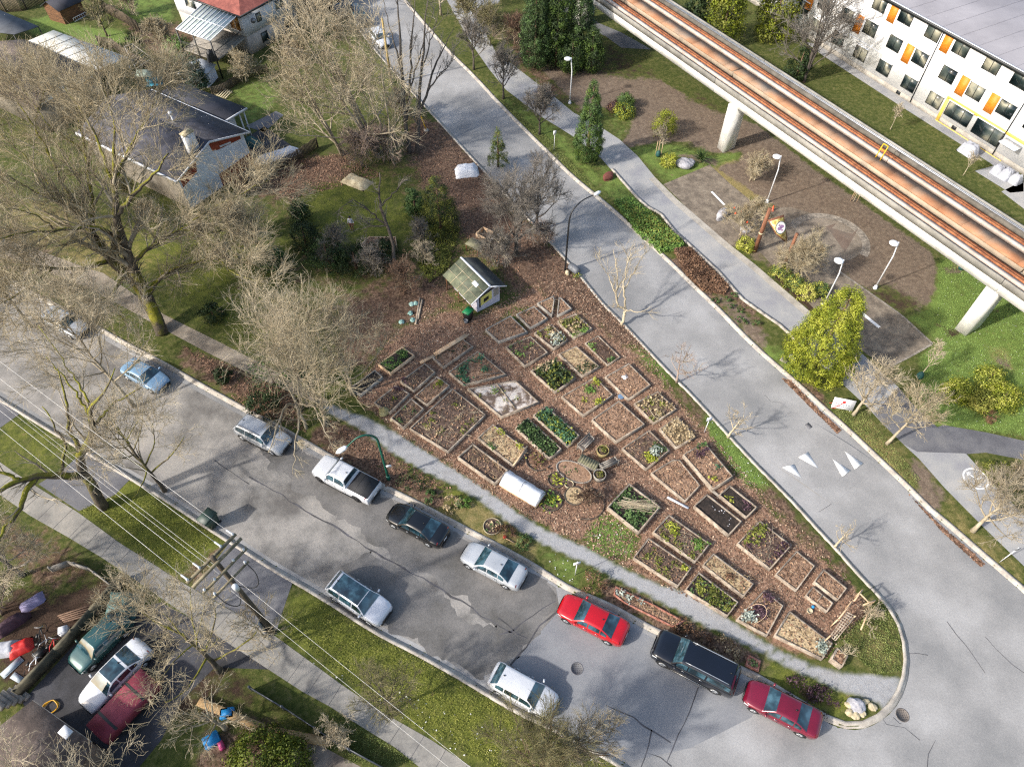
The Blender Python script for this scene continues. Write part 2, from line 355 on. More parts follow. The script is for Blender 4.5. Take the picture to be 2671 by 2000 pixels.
paint('litter', [(660, 470), (760, 430), (900, 400), (900, 470), (760, 520)], .95, 1.5)
paint('litter', [(1150, 560), (1300, 520), (1480, 680), (1560, 790), (1400, 840), (1320, 700)], .9, 1.5)
paint('grass', [(800, 480), (1000, 460), (1090, 560), (1060, 640), (900, 640), (760, 600)], .85, 2); paint('moss', [(780, 470), (1000, 450), (1090, 560), (1060, 640), (900, 640), (760, 600)], .55, 3)
paint('grass', [(430, 640), (620, 560), (760, 620), (720, 760), (700, 900), (560, 870), (440, 780)], .9, 2.5); paint('moss', [(430, 620), (620, 560), (760, 620), (720, 760), (700, 900), (560, 870), (440, 780)], .55, 3)
paint('litter', [(470, 900), (620, 960), (760, 1000), (800, 1100), (700, 1090), (560, 1010), (470, 960)], .8, 1)
paint('mulch', [(930, 1040), (960, 960), (1010, 880), (1100, 800), (1180, 800), (1230, 830), (1320, 800), (1400, 740), (1500, 720), (1578, 791), (1629, 839), (1700, 930), (1780, 1050), (1870, 1130), (1960, 1250), (2080, 1370), (2190, 1480), (2270, 1590), (2230, 1690), (2150, 1720), (2033, 1690), (1895, 1605), (1702, 1515), (1521, 1424), (1350, 1335), (1188, 1228), (1046, 1136)], 1, .6)
paint('litter', [(1400, 740), (1500, 700), (1578, 791), (1629, 839), (1680, 900), (1620, 900), (1540, 830), (1430, 790)], 1, .8)
paint('litter', [(880, 800), (1000, 740), (1150, 720), (1180, 800), (1060, 860), (960, 960), (870, 960)], .85, 1.5)
paint('mulch', [(1000, 920), (1060, 850), (1180, 830), (1240, 870), (1150, 900)], .9, 1.2)
paint('litter', [(1790, 1010), (1880, 1110), (1820, 1110), (1740, 1010)], .6, .8)
paint('litter', [(1970, 1290), (2010, 1260), (2120, 1380), (2230, 1500), (2200, 1510), (2100, 1420)], .75, .8)
paint('grass', [(1640, 905), (1700, 915), (1760, 985), (1740, 1010), (1680, 960)], .9, .8); paint('lush', [(1640, 905), (1700, 915), (1760, 985), (1740, 1010), (1680, 960)], .6, .8)
paint('grass', [(1835, 1075), (1880, 1110), (1990, 1225), (2010, 1270), (1950, 1270), (1900, 1220), (1850, 1140)], 1, .5); paint('lush', [(1835, 1075), (1880, 1110), (1990, 1225), (2010, 1270), (1950, 1270), (1850, 1140)], .8, .6)
paint('grass', [(1520, 1395), (1560, 1340), (1620, 1330), (1670, 1400), (1650, 1460), (1600, 1460), (1540, 1440)], 1, .5); paint('lush', [(1520, 1395), (1560, 1340), (1620, 1330), (1670, 1400), (1650, 1460), (1540, 1440)], .7, .6)
paint('grass', [(2180, 1660), (2260, 1600), (2300, 1570), (2345, 1640), (2352, 1745), (2280, 1765), (2180, 1740), (2150, 1710)], .95, .5); paint('straw', [(2180, 1660), (2260, 1600), (2345, 1640), (2352, 1745), (2150, 1710)], .45, 1)
paint('lush', [(2150, 1700), (2180, 1660), (2210, 1700), (2180, 1740)], .6, .4)
paint('grass', [(1265, 870), (1330, 800), (1400, 800), (1380, 860), (1300, 880)], .8, .6); paint('lush', [(1265, 870), (1330, 800), (1400, 800), (1300, 880)], .5, .6)
paint('gravel', [(820, 1040), (887, 1066), (966, 1094), (1046, 1138), (1125, 1187), (1188, 1228), (1267, 1278), (1350, 1337), (1427, 1385), (1521, 1426), (1616, 1477), (1702, 1519), (1794, 1545), (1895, 1612), (2033, 1698), (2120, 1735), (2192, 1754), (2286, 1762), (2350, 1772), (2340, 1810), (2310, 1846), (2274, 1823), (2239, 1813), (2176, 1794), (2097, 1756), (2000, 1712), (1917, 1668), (1838, 1633), (1743, 1582), (1648, 1532), (1550, 1480), (1433, 1427), (1379, 1399), (1300, 1342), (1251, 1304), (1188, 1269), (1109, 1234), (1014, 1177), (935, 1117), (860, 1080)], 1, .5)
paint('litter', [(850, 1090), (935, 1120), (1014, 1180), (1109, 1237), (1188, 1272), (1150, 1330), (998, 1270), (800, 1150)], .9, .5)
paint('grass', [(1000, 1190), (1110, 1245), (1250, 1310), (1240, 1330), (1100, 1265), (1010, 1205)], .7, .4); paint('moss', [(1000, 1190), (1110, 1245), (1250, 1310), (1240, 1330), (1100, 1265)], .9, .4)
paint('straw', [(1100, 1290), (1250, 1310), (1380, 1400), (1430, 1430), (1420, 1490), (1300, 1425), (1150, 1350)], .6, .6)
paint('grass', [(1400, 1425), (1521, 1472), (1585, 1502), (1560, 1570), (1471, 1532), (1400, 1485)], .9, .4); paint('lush', [(1400, 1425), (1521, 1472), (1585, 1502), (1471, 1532)], .5, .5)
paint('litter', [(1570, 1510), (1650, 1536), (1743, 1586), (1838, 1637), (1917, 1672), (2008, 1722), (1990, 1770), (1840, 1705), (1648, 1612), (1560, 1570)], .75, .4)
paint('moss', [(2008, 1722), (2097, 1760), (2239, 1817), (2290, 1850), (2220, 1872), (2130, 1860), (2000, 1770)], .6, .5); paint('soil', [(2060, 1760), (2130, 1790), (2190, 1830), (2180, 1860), (2090, 1820)], .6, .5)
paint('litter', [(1250, 40), (1400, 60), (1480, 170), (1520, 290), (1440, 250), (1330, 160)], .7, 2)
paint('dirt', [(1060, -60), (1260, -60), (1300, 60), (1340, 140), (1250, 60), (1190, 20)], .8, 1.5)
paint('dirt', [(1400, 170), (1480, 150), (1560, 110), (1640, 150), (1720, 210), (1830, 270), (1980, 330), (2150, 460), (2320, 580), (2430, 660), (2442, 706), (2438, 763), (2413, 804), (2385, 825), (2350, 824), (2190, 709), (2100, 600), (2010, 530), (1870, 440), (1770, 430), (1660, 400), (1570, 330), (1500, 270)], 1, .5)
paint('soil', [(1565, 90), (1640, 140), (1720, 200), (1640, 205), (1560, 190)], .5, 2)
paint('soil', [(2250, 760), (2310, 740), (2400, 790), (2385, 825), (2350, 824)], .6, 1.5); paint('soil', [(1820, 220), (1880, 240), (1890, 300), (1800, 260)], .5, 1.5)
paint('litter', [(1700, 120), (1830, 200), (1870, 240), (1860, 250), (1690, 150)], .2, 1)
paint('grass', [(1650, 118), (1700, 140), (1880, 260), (1890, 285), (1820, 240), (1690, 165)], .9, .8)
paint('grass', [(1545, 285), (1640, 265), (1660, 300), (1640, 350), (1620, 370), (1570, 335)], .9, .6); paint('lush', [(1545, 285), (1640, 265), (1660, 300), (1620, 370)], .3, .6)
paint('grass', [(1640, 385), (1720, 370), (1790, 370), (1860, 400), (1940, 395), (1930, 420), (1860, 440), (1800, 455), (1740, 480), (1690, 450)], .95, .6); paint('lush', [(1640, 385), (1720, 370), (1860, 400), (1940, 395), (1930, 420), (1740, 480)], .6, .6)
paint('dirt', [(1750, 405), (1810, 400), (1880, 420), (1870, 435), (1800, 420)], .7, .5)
paint('straw', [(1780, 470), (1900, 420), (2000, 420), (2060, 520), (2000, 540), (1900, 500)], .8, 1)
paint('soil', [(2000, 700), (2030, 695), (2140, 790), (2180, 840), (2125, 823), (2060, 770)], .9, .4)
paint('dirt', [(1895, 500), (1960, 560), (2030, 640), (2020, 700), (1960, 680), (1900, 620)], .55, .7)
paint('lush', [(2448, 671), (2700, 700), (2750, 1150), (2571, 1127), (2445, 1114), (2391, 1066), (2400, 930), (2440, 890), (2360, 826), (2415, 804), (2441, 706)], .75, .6)
paint('dirt', [(2590, 920), (2625, 930), (2640, 960), (2610, 965)], .7, .6); paint('straw', [(2570, 900), (2630, 910), (2650, 970), (2600, 970)], .6, .8)
paint('dirt', [(2450, 695), (2500, 690), (2515, 712), (2470, 718)], .7, .3); paint('soil', [(2460, 850), (2500, 860), (2510, 880), (2460, 880)], .7, .4)
paint('lush', [(1270, 230), (1420, 360), (1560, 500), (1640, 530), (1590, 470), (1450, 330)], .5, .8)
paint('lush', [(1560, 420), (1640, 480), (1740, 600), (1790, 640), (1730, 660), (1620, 560)], .6, .6)
paint('litter', [(1790, 640), (1830, 650), (1960, 800), (2010, 870), (1960, 880), (1890, 815), (1740, 680)], .9, .6); paint('dirt', [(1860, 760), (1920, 790), (2010, 880), (1990, 915), (1920, 850)], .8, .6)
paint('lush', [(1975, 885), (2050, 910), (2090, 960), (2070, 985), (2000, 930)], .6, .4); paint('litter', [(2075, 990), (2120, 990), (2170, 1060), (2140, 1060)], .8, .5)
paint('straw', [(2230, 1060), (2300, 1120), (2360, 1180), (2410, 1260), (2380, 1280), (2240, 1150)], .6, .8)
paint('dirt', [(2370, 1190), (2400, 1200), (2470, 1290), (2450, 1345), (2400, 1310)], .85, .5); paint('straw', [(2460, 1280), (2560, 1390), (2660, 1480), (2670, 1530), (2520, 1410), (2450, 1340)], .5, .8)
paint('lush', [(40, 60), (130, 40), (230, 70), (330, 80), (340, 110), (250, 130), (90, 90)], .8, 1); paint('lush', [(280, -60), (460, -60), (450, 60), (330, 60)], .6, 1)
paint('lush', [(600, 230), (720, 200), (740, 260), (650, 330)], .5, 1); paint('litter', [(650, 420), (760, 400), (830, 410), (700, 520), (640, 500)], .7, 1)
paint('litter', [(320, 60), (520, 60), (560, 200), (460, 200), (380, 140)], .7, 1.5); paint('soil', [(420, 150), (560, 170), (620, 230), (500, 230)], .5, 1.5)
paint('soil', [(0, 1560), (160, 1480), (320, 1520), (250, 1640), (80, 1800), (0, 1800)], .9, 1); paint('litter', [(560, 1800), (700, 1880), (860, 1960), (900, 2100), (500, 2100), (520, 1900)], .8, .8)
paint('soil', [(380, 1640), (600, 1700), (680, 1800), (600, 1900), (420, 1900)], .6, 1.5)
paint('moss', [(200, 1330), (459, 1509), (600, 1420), (411, 1285), (300, 1220)], .7, .8); paint('moss', [(720, 1650), (998, 1850), (1230, 1990), (1600, 2000), (1350, 1860), (992, 1660), (780, 1530)], .65, .8); paint('moss', [(0, 1090), (140, 1100), (190, 1180), (60, 1240), (-60, 1200)], .4, .8)
paint('litter', [(459, 1495), (520, 1440), (590, 1420), (560, 1500), (500, 1560)], .5, .6)
paint('straw', [(0, 500), (300, 560), (430, 700), (250, 760), (0, 680)], .5, 2); paint('moss', [(200, 560), (430, 600), (440, 700), (300, 720)], .7, 1.5); paint('dirt', [(-100, 560), (150, 640), (300, 800), (100, 780), (-100, 690)], .5, 2)
paint('litter', [(860, 60), (900, 200), (1030, 330), (1090, 300), (980, 160), (900, 60)], .35, 2); paint('moss', [(900, 120), (980, 150), (1040, 230), (980, 260)], .7, 1.5)
paint('litter', [(0, 1330), (120, 1380), (280, 1500), (120, 1560), (0, 1480)], .6, 1.2)
nx, ny = len(xs), len(ys); ii = np.arange(nx * ny).reshape(ny, nx)
FQ = np.stack([ii[:-1, :-1], ii[:-1, 1:], ii[1:, 1:], ii[1:, :-1]], -1).reshape(-1, 4)
def ground_mat():
    m = bpy.data.materials.new('ground_cover'); m.use_nodes = True; t = m.node_tree; N = t.nodes; L = t.links; p = N['Principled BSDF']
    p.inputs['Roughness'].default_value = .95; p.inputs['Specular IOR Level'].default_value = .2
    geo = N.new('ShaderNodeNewGeometry'); pos = geo.outputs['Position']
    def noise(s, d=6, r=.62):
        n = N.new('ShaderNodeTexNoise'); n.inputs['Scale'].default_value = s; n.inputs['Detail'].default_value = d; n.inputs['Roughness'].default_value = r; L.new(pos, n.inputs['Vector']); return n.outputs[0]
    def ramp(f, cs, lo=.35, hi=.65):
        r = N.new('ShaderNodeValToRGB'); e = r.color_ramp.elements; e[0].position = lo; e[0].color = hx(cs[0]); e[1].position = hi; e[1].color = hx(cs[-1])
        for k, c in enumerate(cs[1:-1]): q = e.new(lo + (hi - lo) * (k + 1) / (len(cs) - 1)); q.color = hx(c)
        L.new(f, r.inputs[0]); return r.outputs[0]
    def mix(f, a, b):
        x = N.new('ShaderNodeMix'); x.data_type = 'RGBA'; L.new(f, x.inputs['Factor']); L.new(a, x.inputs['A']); L.new(b, x.inputs['B']); return x.outputs['Result']
    brk = noise(1.1, 8, .68)
    def mask(ch, wid=.55, am=2.0):
        a = N.new('ShaderNodeAttribute'); a.attribute_name = ch
        q = N.new('ShaderNodeMath'); q.operation = 'MULTIPLY_ADD'; L.new(brk, q.inputs[0]); q.inputs[1].default_value = am; q.inputs[2].default_value = -am / 2
        s = N.new('ShaderNodeMath'); s.operation = 'ADD'; L.new(a.outputs['Fac'], s.inputs[0]); L.new(q.outputs[0], s.inputs[1])
        r = N.new('ShaderNodeMapRange'); r.interpolation_type = 'SMOOTHSTEP'; r.inputs['From Min'].default_value = .5 - wid / 2; r.inputs['From Max'].default_value = .5 + wid / 2; L.new(s.outputs[0], r.inputs[0]); return r.outputs[0]
    n_mid, n_fine, n_big = noise(2.6, 7, .7), noise(9, 5, .75), noise(.35, 4)
    grass = mix(n_big, ramp(n_fine, ['232c12', '3a451d', '525a2c']), ramp(n_mid, ['2f3817', '4a5122', '636236', '776f4a']))
    c = mix(mask('lush', .8), grass, ramp(n_fine, ['4b5f2a', '667a3a', '80934e'], .3, .7))
    c = mix(mask('moss', .8), c, ramp(n_fine, ['42491c', '646a28', '868444'], .3, .7))
    c = mix(mask('straw', .8), c, ramp(n_fine, ['5c5131', '82744b', 'a3946c'], .3, .7))
    c = mix(mask('dirt'), c, mix(n_big, ramp(n_mid, ['43382f', '5f5146', '766758', '8d7f70'], .33, .67), ramp(n_fine, ['4b4037', '6d6053', '897b6d'], .3, .7)))
    c = mix(mask('soil'), c, ramp(n_fine, ['2a2019', '3d2f26', '574639'], .3, .7))
    vor = N.new('ShaderNodeTexVoronoi'); vor.inputs['Scale'].default_value = 7; L.new(pos, vor.inputs['Vector'])
    sp = N.new('ShaderNodeSeparateColor'); L.new(vor.outputs['Color'], sp.inputs[0])
    lit = mix(n_mid, ramp(sp.outputs[0], ['382921', '5a4437', '775f4f', '977d69', '66503f'], .05, .95), ramp(n_fine, ['2f2620', '4c3d33', '6a5a4c'], .3, .7))
    c = mix(mask('litter'), c, lit)
    mul = mix(n_mid, ramp(sp.outputs[1], ['4d3a2e', '6e5545', '8c6d5a', 'a98a74', '785e4e'], .05, .95), ramp(n_fine, ['4e3b2f', '705747', '8c6e5b', 'a4866f'], .3, .7))
    c = mix(mask('mulch'), c, mul)
    c = mix(mask('gravel', .5, .7), c, mix(n_big, ramp(n_fine, ['85868a', '96979a', 'a5a6a8'], .25, .75), ramp(n_mid, ['7f7c79', '94928f', 'a2a2a2'], .3, .7)))
    L.new(c, p.inputs['Base Color'])
    b = N.new('ShaderNodeBump'); b.inputs['Strength'].default_value = .5; b.inputs['Distance'].default_value = .08; L.new(n_fine, b.inputs['Height']); L.new(b.outputs[0], p.inputs['Normal'])
    return m
ground = npmesh('ground', np.column_stack([GPTS, gz]), FQ, ground_mat(), smooth=True); setp(ground, kind='structure')
for k, a in CH.items():
    at = ground.data.attributes.new(k, 'FLOAT', 'POINT'); at.data.foreach_set('value', a.astype(np.float32))
def structure(name, mb, m, smooth=False): return setp(mb.build(name, m, smooth=smooth), kind='structure')
def px_sheet(name, pts, z, m): return structure(name, MB().sheet(gp(pts, z), z), m)
structure('road', MB().sheet(road_poly, 0.0), asphalt)
OLD = [(-300, 580), (0, 740), (100, 794), (200, 846), (330, 919), (430, 972), (513, 1020), (649, 1094), (760, 1153), (900, 1235), (998, 1289), (1061, 1318), (1220, 1404), (1300, 1446), (1404, 1503), (1450, 1532), (1460, 1590), (1331, 1735), (1240, 1770), (1150, 1712), (1077, 1673), (992, 1632), (840, 1533), (713, 1461), (650, 1420), (570, 1371), (506, 1328), (411, 1266), (300, 1201), (160, 1118), (0, 1020), (-300, 848)]
px_sheet('old_asphalt', OLD, .004, asphalt_old)
px_sheet('asphalt_patch', [(1455, 1595), (1471, 1550), (1585, 1598), (1711, 1668), (1933, 1768), (2000, 1800), (1960, 1870), (1800, 1950), (1640, 1985), (1436, 1872), (1290, 1800), (1331, 1735)], .004, asphalt_new)
DAMP = [(640, 1088), (760, 1160), (900, 1243), (1000, 1296), (1220, 1411), (1400, 1505), (1448, 1540), (1448, 1590), (1330, 1730), (1240, 1765), (1150, 1708), (1030, 1645), (880, 1556), (905, 1470), (960, 1440), (1040, 1475), (1150, 1560), (1260, 1640), (1300, 1640), (1200, 1560), (1080, 1480), (985, 1430), (960, 1400), (880, 1350), (800, 1290), (700, 1215)]
rn = np.random.default_rng(1); P = resample(gp(DAMP + DAMP[:1]), .35)[:-1]; P = P + rn.normal(0, .12, P.shape) + .25 * np.column_stack([np.sin(np.arange(len(P)) * .9), np.cos(np.arange(len(P)) * .63)])
structure('damp_asphalt', MB().sheet(P, .0062), mk('damp_asphalt', ['54524f', '646260', '73706d'], .35, 8, .88, .2, 25, fine=.12, fscale=7))
def kerb(name, line, side, wd=.42, h=.13):
    P = resample(line, 1.2); a, b = strip(P, 0.0, side * wd); mb = MB(); n = len(P)
    V = [(x, y, z) for (x, y), (u, v) in zip(a, b) for (x, y, z) in ((x, y, -.08), (x, y, .03), (x + (u - x) * .38, y + (v - y) * .38, .035), (x + (u - x) * .48, y + (v - y) * .48, h), (u, v, h), (u, v, -.08))]
    F = []
    for i in range(n - 1):
        for k in range(5):
            q = (i * 6 + k, (i + 1) * 6 + k, (i + 1) * 6 + k + 1, i * 6 + k + 1); F.append(q if side < 0 else q[::-1])
    return structure(name, mb.add(V, F), kerbm)
kerb('kerb', gK1, 1 if False else -1); kerb('kerb', gK4, -1); kerb('kerb', gK2, -1)
def px_line(mb, pts, wd, z, jit=.0, seed=0, step=.8):
    rn = np.random.default_rng(seed); P = resample(gp(pts, z), step)
    if jit: P[1:-1] += rn.normal(0, jit, P[1:-1].shape)
    wv = wd * (1 + .35 * rn.standard_normal(len(P))) / 2 if jit else np.full(len(P), wd / 2)
    a, b = strip(P, 1, -1); a = P + (a - P) * wv[:, None]; b = P + (b - P) * wv[:, None]; n = len(P)
    mb.add([(p[0], p[1], z) for p in a] + [(p[0], p[1], z) for p in b], [(i + n, i + n + 1, i + 1, i) for i in range(n - 1)])
mb = MB()
for k, (pts, wd) in enumerate([
    ([(650, 1243), (800, 1330), (930, 1410), (1000, 1452), (1140, 1532), (1230, 1590), (1335, 1650)], .14), ([(1331, 1735), (1375, 1680), (1400, 1640), (1455, 1592)], .16), ([(1300, 1610), (1376, 1664)], .08),
    ([(1300, 1655), (1335, 1636), (1390, 1605), (1450, 1566)], .1), ([(1580, 1838), (1620, 1855), (1700, 1902), (1750, 1936)], .1), ([(1700, 1902), (1690, 1960), (1668, 2010)], .09), ([(1688, 1962), (1752, 1998)], .08),
    ([(1822, 1790), (1805, 1840), (1785, 1885), (1740, 1985)], .09), ([(2285, 1850), (2300, 1880), (2380, 1900), (2400, 1930)], .05), ([(2440, 1930), (2425, 1960), (2418, 2010)], .05),
    ([(2470, 1620), (2520, 1680), (2570, 1755)], .05), ([(2570, 1660), (2620, 1720), (2680, 1760)], .05), ([(2370, 1704), (2420, 1708)], .04), ([(2330, 1870), (2350, 1885)], .04),
    ([(2135, 1335), (2180, 1300), (2220, 1270)], .03), ([(1995, 1030), (2010, 1045), (2040, 1050)], .03), ([(560, 1200), (610, 1240), (650, 1262)], .1), ([(652, 1290), (640, 1330)], .04)]): px_line(mb, pts, wd * .7, .008, .07, k)
structure('road_cracks', mb, crackm)
def tri(pts): return crop(1970, 1000, 3.16, pts)
hump = MB(); hq = gp(tri([(120, 640), (480, 320), (1010, 660), (640, 1000)]), 0); c0, c1, c2, c3 = hq
for i in range(12):
    s0, s1 = i / 12, (i + 1) / 12; h = lambda s: .006 + .075 * math.sin(math.pi * s) ** 1.3
    e = lambda s: (c0 * (1 - s) + c3 * s, c1 * (1 - s) + c2 * s)
    (a, b), (cc, d) = e(s0), e(s1); hump.face([(*a, h(s0)), (*cc, h(s1)), (*d, h(s1)), (*b, h(s0))])
structure('speed_hump', hump, asphalt, True)
mb = MB()
for q in ([(225, 690), (320, 665), (380, 778)], [(357, 607), (433, 563), (520, 700)], [(635, 620), (785, 718), (718, 766)], [(735, 556), (890, 658), (820, 705)]):
    P = gp(tri(q), .09); mb.prism(P, .06, .098)
structure('road_marking', mb, white_paint)
def casting(name, label, cat, px, r, m, rings=2):
    c = G3(*px, 0); t = thing(name, label, cat, c); mb = MB().lathe([(r, 0), (r, .010), (r * .88, .010), (r * .88, .007), (.001, .007)], c, 20); mb.build('cover', m, t)
    mb = MB()
    for i in range(-2, 3):
        for j in range(-2, 3):
            if i * i + j * j < 6: mb.box(c + np.array([i * r * .3, j * r * .3, .010]), (r * .12, r * .12, .006))
    mb.build('studs', metal_black, t)
castm = mk('cast_iron', ['57504b', '6d6660'], 9, 4, .7); castd = mk('cast_iron_dark', ['57575a', '666669'], 9, 4, .7)
casting('manhole_cover', 'round brownish manhole cover beside the curved kerb tip', 'manhole cover', (2354, 1864), .42, castm)
casting('manhole_cover', 'dark ringed manhole cover in the street between red and white sedans', 'manhole cover', (1505, 1743), .42, castd)
c = G3(2111, 1112, 0); mb = MB().box(c + np.array([0, 0, .006]), (.62, .42, .012), R(-59)); setp(mb.build('storm_drain', castd, org=c), 'small rectangular drain grate in the road above painted triangles', 'drain')
MUP = [(1110, -120), (1175, 20), (1230, 115), (1275, 180), (1319, 234), (1411, 304), (1487, 351), (1566, 411), (1594, 443), (1658, 516), (1686, 541), (1721, 560), (1759, 608), (1794, 639), (1870, 709), (1933, 782), (2000, 829), (2033, 851), (2096, 911), (2180, 985), (2261, 1060), (2305, 1108), (2356, 1158), (2397, 1196), (2464, 1272), (2571, 1380), (2670, 1475), (2800, 1590),
       (2960, 1580), (2670, 1342), (2571, 1240), (2521, 1184), (2445, 1114), (2391, 1066), (2343, 1009), (2230, 905), (2125, 823), (2021, 734), (1970, 690), (1901, 636), (1806, 554), (1765, 519), (1708, 462), (1664, 408), (1616, 364), (1572, 335), (1496, 294), (1446, 253), (1389, 209), (1332, 165), (1300, 149), (1260, 75), (1218, 15), (1160, -120)]
PZ = LZ + .012
px_sheet('shared_path', MUP, PZ, concrete_path)
px_sheet('path_asphalt', [(2280, 1078), (2343, 1009), (2391, 1066), (2445, 1114), (2460, 1108), (2571, 1127), (2670, 1149), (2900, 1200), (2900, 1262), (2670, 1199), (2571, 1180), (2521, 1184), (2515, 1182), (2393, 1178), (2356, 1158), (2305, 1108)], PZ + .004, asphalt_dark)
mb = MB(); up = [(1708, 462), (1765, 519), (1806, 554), (1901, 636), (1970, 690), (2021, 734), (2125, 823), (2230, 905)]
P = resample(gp(up, PZ), 1); a, b = strip(P, .0, -.75); mb.sheet(list(a) + list(b[::-1]), PZ + .004); structure('path_band', mb, concrete)
mb = MB(); lowl = [(1594, 443), (1658, 516), (1686, 541), (1721, 560), (1759, 608), (1794, 639), (1870, 709), (1933, 782), (2000, 829), (2033, 851), (2096, 911)]
P = resample(gp(lowl, PZ), .8); a, b = strip(P, .0, .25)
for i in range(len(P) - 1): mb.prism([a[i], a[i + 1], b[i + 1], b[i]], 0, LZ + .16)
structure('path_edging', mb, kerbm)
pavers = mk('pavers', ['5c5348', '72675a', '837869'], 1.0, 6, .9, .5, 7, fine=.22, fscale=5.5)
cobble = mk('cobbles', ['69625a', '7f776d', '958c80'], 3, 5, .9, .6, 6, fine=.25, fscale=5)
inner_pav = mk('pavers_inner', ['645b51', '796f63', '8a7f72'], .7, 6, .9, .4, 8, fine=.15, fscale=6)
px_sheet('plaza_paving', [(1730, 481), (1851, 430), (1905, 480), (1985, 545), (2060, 540), (2130, 560), (2191, 640), (2191, 709), (2353, 823), (2432, 896), (2384, 924), (2310, 960), (2230, 900), (2150, 832), (2040, 720), (1985, 660), (1901, 640), (1806, 556)], PZ - .004, pavers)
cc = G(2160, 625, LZ); ro = np.linalg.norm(G(2270, 640, LZ) - cc)
def ringpoly(r, a0, a1, n=28): return [(cc[0] + r * math.cos(a0 + (a1 - a0) * i / n), cc[1] + r * math.sin(a0 + (a1 - a0) * i / n)) for i in range(n + 1)]
structure('plaza_circle', MB().sheet(ringpoly(ro - .8, 0, 2 * math.pi * 27 / 28, 27), PZ), inner_pav)
mb = MB(); o_, i_ = ringpoly(ro, R(-40), R(150), 40), ringpoly(ro - .8, R(-40), R(150), 40)
for k in range(40): mb.face([(*i_[k], PZ + .004), (*o_[k], PZ + .004), (*o_[k + 1], PZ + .004), (*i_[k + 1], PZ + .004)])
structure('plaza_cobble_ring', mb, cobble)
px_sheet('plaza_inset', crop(1970, 500, 3.16, [(555, 295), (670, 260), (630, 300), (800, 350), (850, 300), (740, 500), (620, 330)]), PZ + .006, mk('pavers_dark', ['63544a', '6f6055', '675d54'], .6, 4, .9, fine=.15))
mb = MB(); a, b = G(2231, 803, PZ), G(2294, 854, PZ); d = (b - a) / np.linalg.norm(b - a); n_ = np.array([-d[1], d[0]]) * .16
mb.sheet([a + n_, b + n_, b - n_, a - n_], PZ + .008)
a, b = G(1856, 500, PZ), G(1890, 535, PZ); d = (b - a) / np.linalg.norm(b - a); n_ = np.array([-d[1], d[0]]) * .12; mb.sheet([a + n_, b + n_, b - n_, a - n_], PZ + .008); structure('paving_stripe', mb, white_paint)
mb = MB(); px_line(mb, [(2191, 709), (2353, 823), (2432, 896)], .22, PZ + .01); px_line(mb, [(2432, 896), (2384, 924), (2310, 962)], .2, PZ + .01); structure('plaza_edging', mb, cobble)
bc = G(2545, 1248, PZ); mb = MB(); zz = PZ + .005; r0 = .95
for k in range(32):
    a0, a1 = 2 * math.pi * k / 32, 2 * math.pi * (k + 1) / 32
    mb.face([(bc[0] + r * math.cos(a), bc[1] + r * math.sin(a), zz) for r, a in ((r0 - .12, a0), (r0, a0), (r0, a1), (r0 - .12, a1))])
def bl(p, q, wd=.07):
    c_, s_ = math.cos(R(40)), math.sin(R(40)); f = lambda u: np.array([bc[0] + u[0] * c_ - u[1] * s_, bc[1] + u[0] * s_ + u[1] * c_])
    p, q = f(p), f(q); d = (q - p) / np.linalg.norm(q - p); n_ = np.array([-d[1], d[0]]) * wd / 2; mb.sheet([p + n_, q + n_, q - n_, p - n_], zz)
bl((0, .0), (0, .72)); bl((-.2, .5), (0, .75)); bl((.2, .5), (0, .75))
for wx in (-.28, .28):
    for k in range(14):
        a0, a1 = 2 * math.pi * k / 14, 2 * math.pi * (k + 1) / 14; bl((wx + .19 * math.cos(a0), -.38 + .19 * math.sin(a0)), (wx + .19 * math.cos(a1), -.38 + .19 * math.sin(a1)), .05)
for s in (((-.28, -.38), (-.1, -.1)), ((-.1, -.1), (.18, -.1)), ((.18, -.1), (.28, -.38)), ((-.1, -.1), (0, -.38)), ((0, -.38), (.18, -.1)), ((.18, -.1), (.2, .02)), ((-.16, -.02), (-.04, -.02))): bl(*s, .05)
structure('bicycle_marking', mb, white_paint)
SW_U = [(-120, 1120), (41, 1234), (120, 1284), (202, 1335), (316, 1418), (396, 1468), (459, 1509), (560, 1568), (640, 1612), (720, 1660), (786, 1708), (890, 1784), (998, 1857), (1125, 1929), (1229, 1999), (1400, 2110)]
SW_L = [(-120, 1200), (0, 1290), (79, 1345), (180, 1402), (269, 1456), (320, 1490), (430, 1566), (600, 1680), (700, 1745), (789, 1803), (859, 1841), (944, 1895), (1030, 1948), (1093, 1999), (1240, 2110)]
sw = gp(SW_U + SW_L[::-1], PZ); structure('sidewalk', MB().sheet(sw, PZ), sidewalk_m)
mb = MB(); U = resample(gp(SW_U, PZ), 1.55); Lw = resample(gp(SW_L, PZ), .2)
for i, p in enumerate(U):
    q = Lw[np.argmin(np.linalg.norm(Lw - p, axis=1))]; d = q - p; d /= np.linalg.norm(d); n_ = np.array([-d[1], d[0]]) * .014; mb.sheet([p + n_, q + n_, q - n_, p - n_], PZ + .004)
structure('sidewalk_joints', mb, crackm)
px_sheet('driveway', [(222, 1172), (345, 1243), (300, 1290), (206, 1333), (100, 1262), (170, 1220)], PZ - .005, asphalt_dark)
px_sheet('driveway', [(-100, 1000), (0, 1046), (50, 1080), (-20, 1130), (-120, 1085)], PZ - .005, asphalt_dark)
px_sheet('driveway', [(600, 1412), (765, 1512), (735, 1600), (718, 1655), (560, 1566), (508, 1536)], PZ - .005, asphalt_dark)
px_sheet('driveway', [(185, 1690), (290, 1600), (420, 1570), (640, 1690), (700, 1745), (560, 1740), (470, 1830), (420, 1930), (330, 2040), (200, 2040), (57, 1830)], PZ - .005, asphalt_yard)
px_sheet('driveway', [(600, 385), (690, 330), (760, 380), (700, 450), (640, 470), (560, 490)], PZ - .005, asphalt_yard)
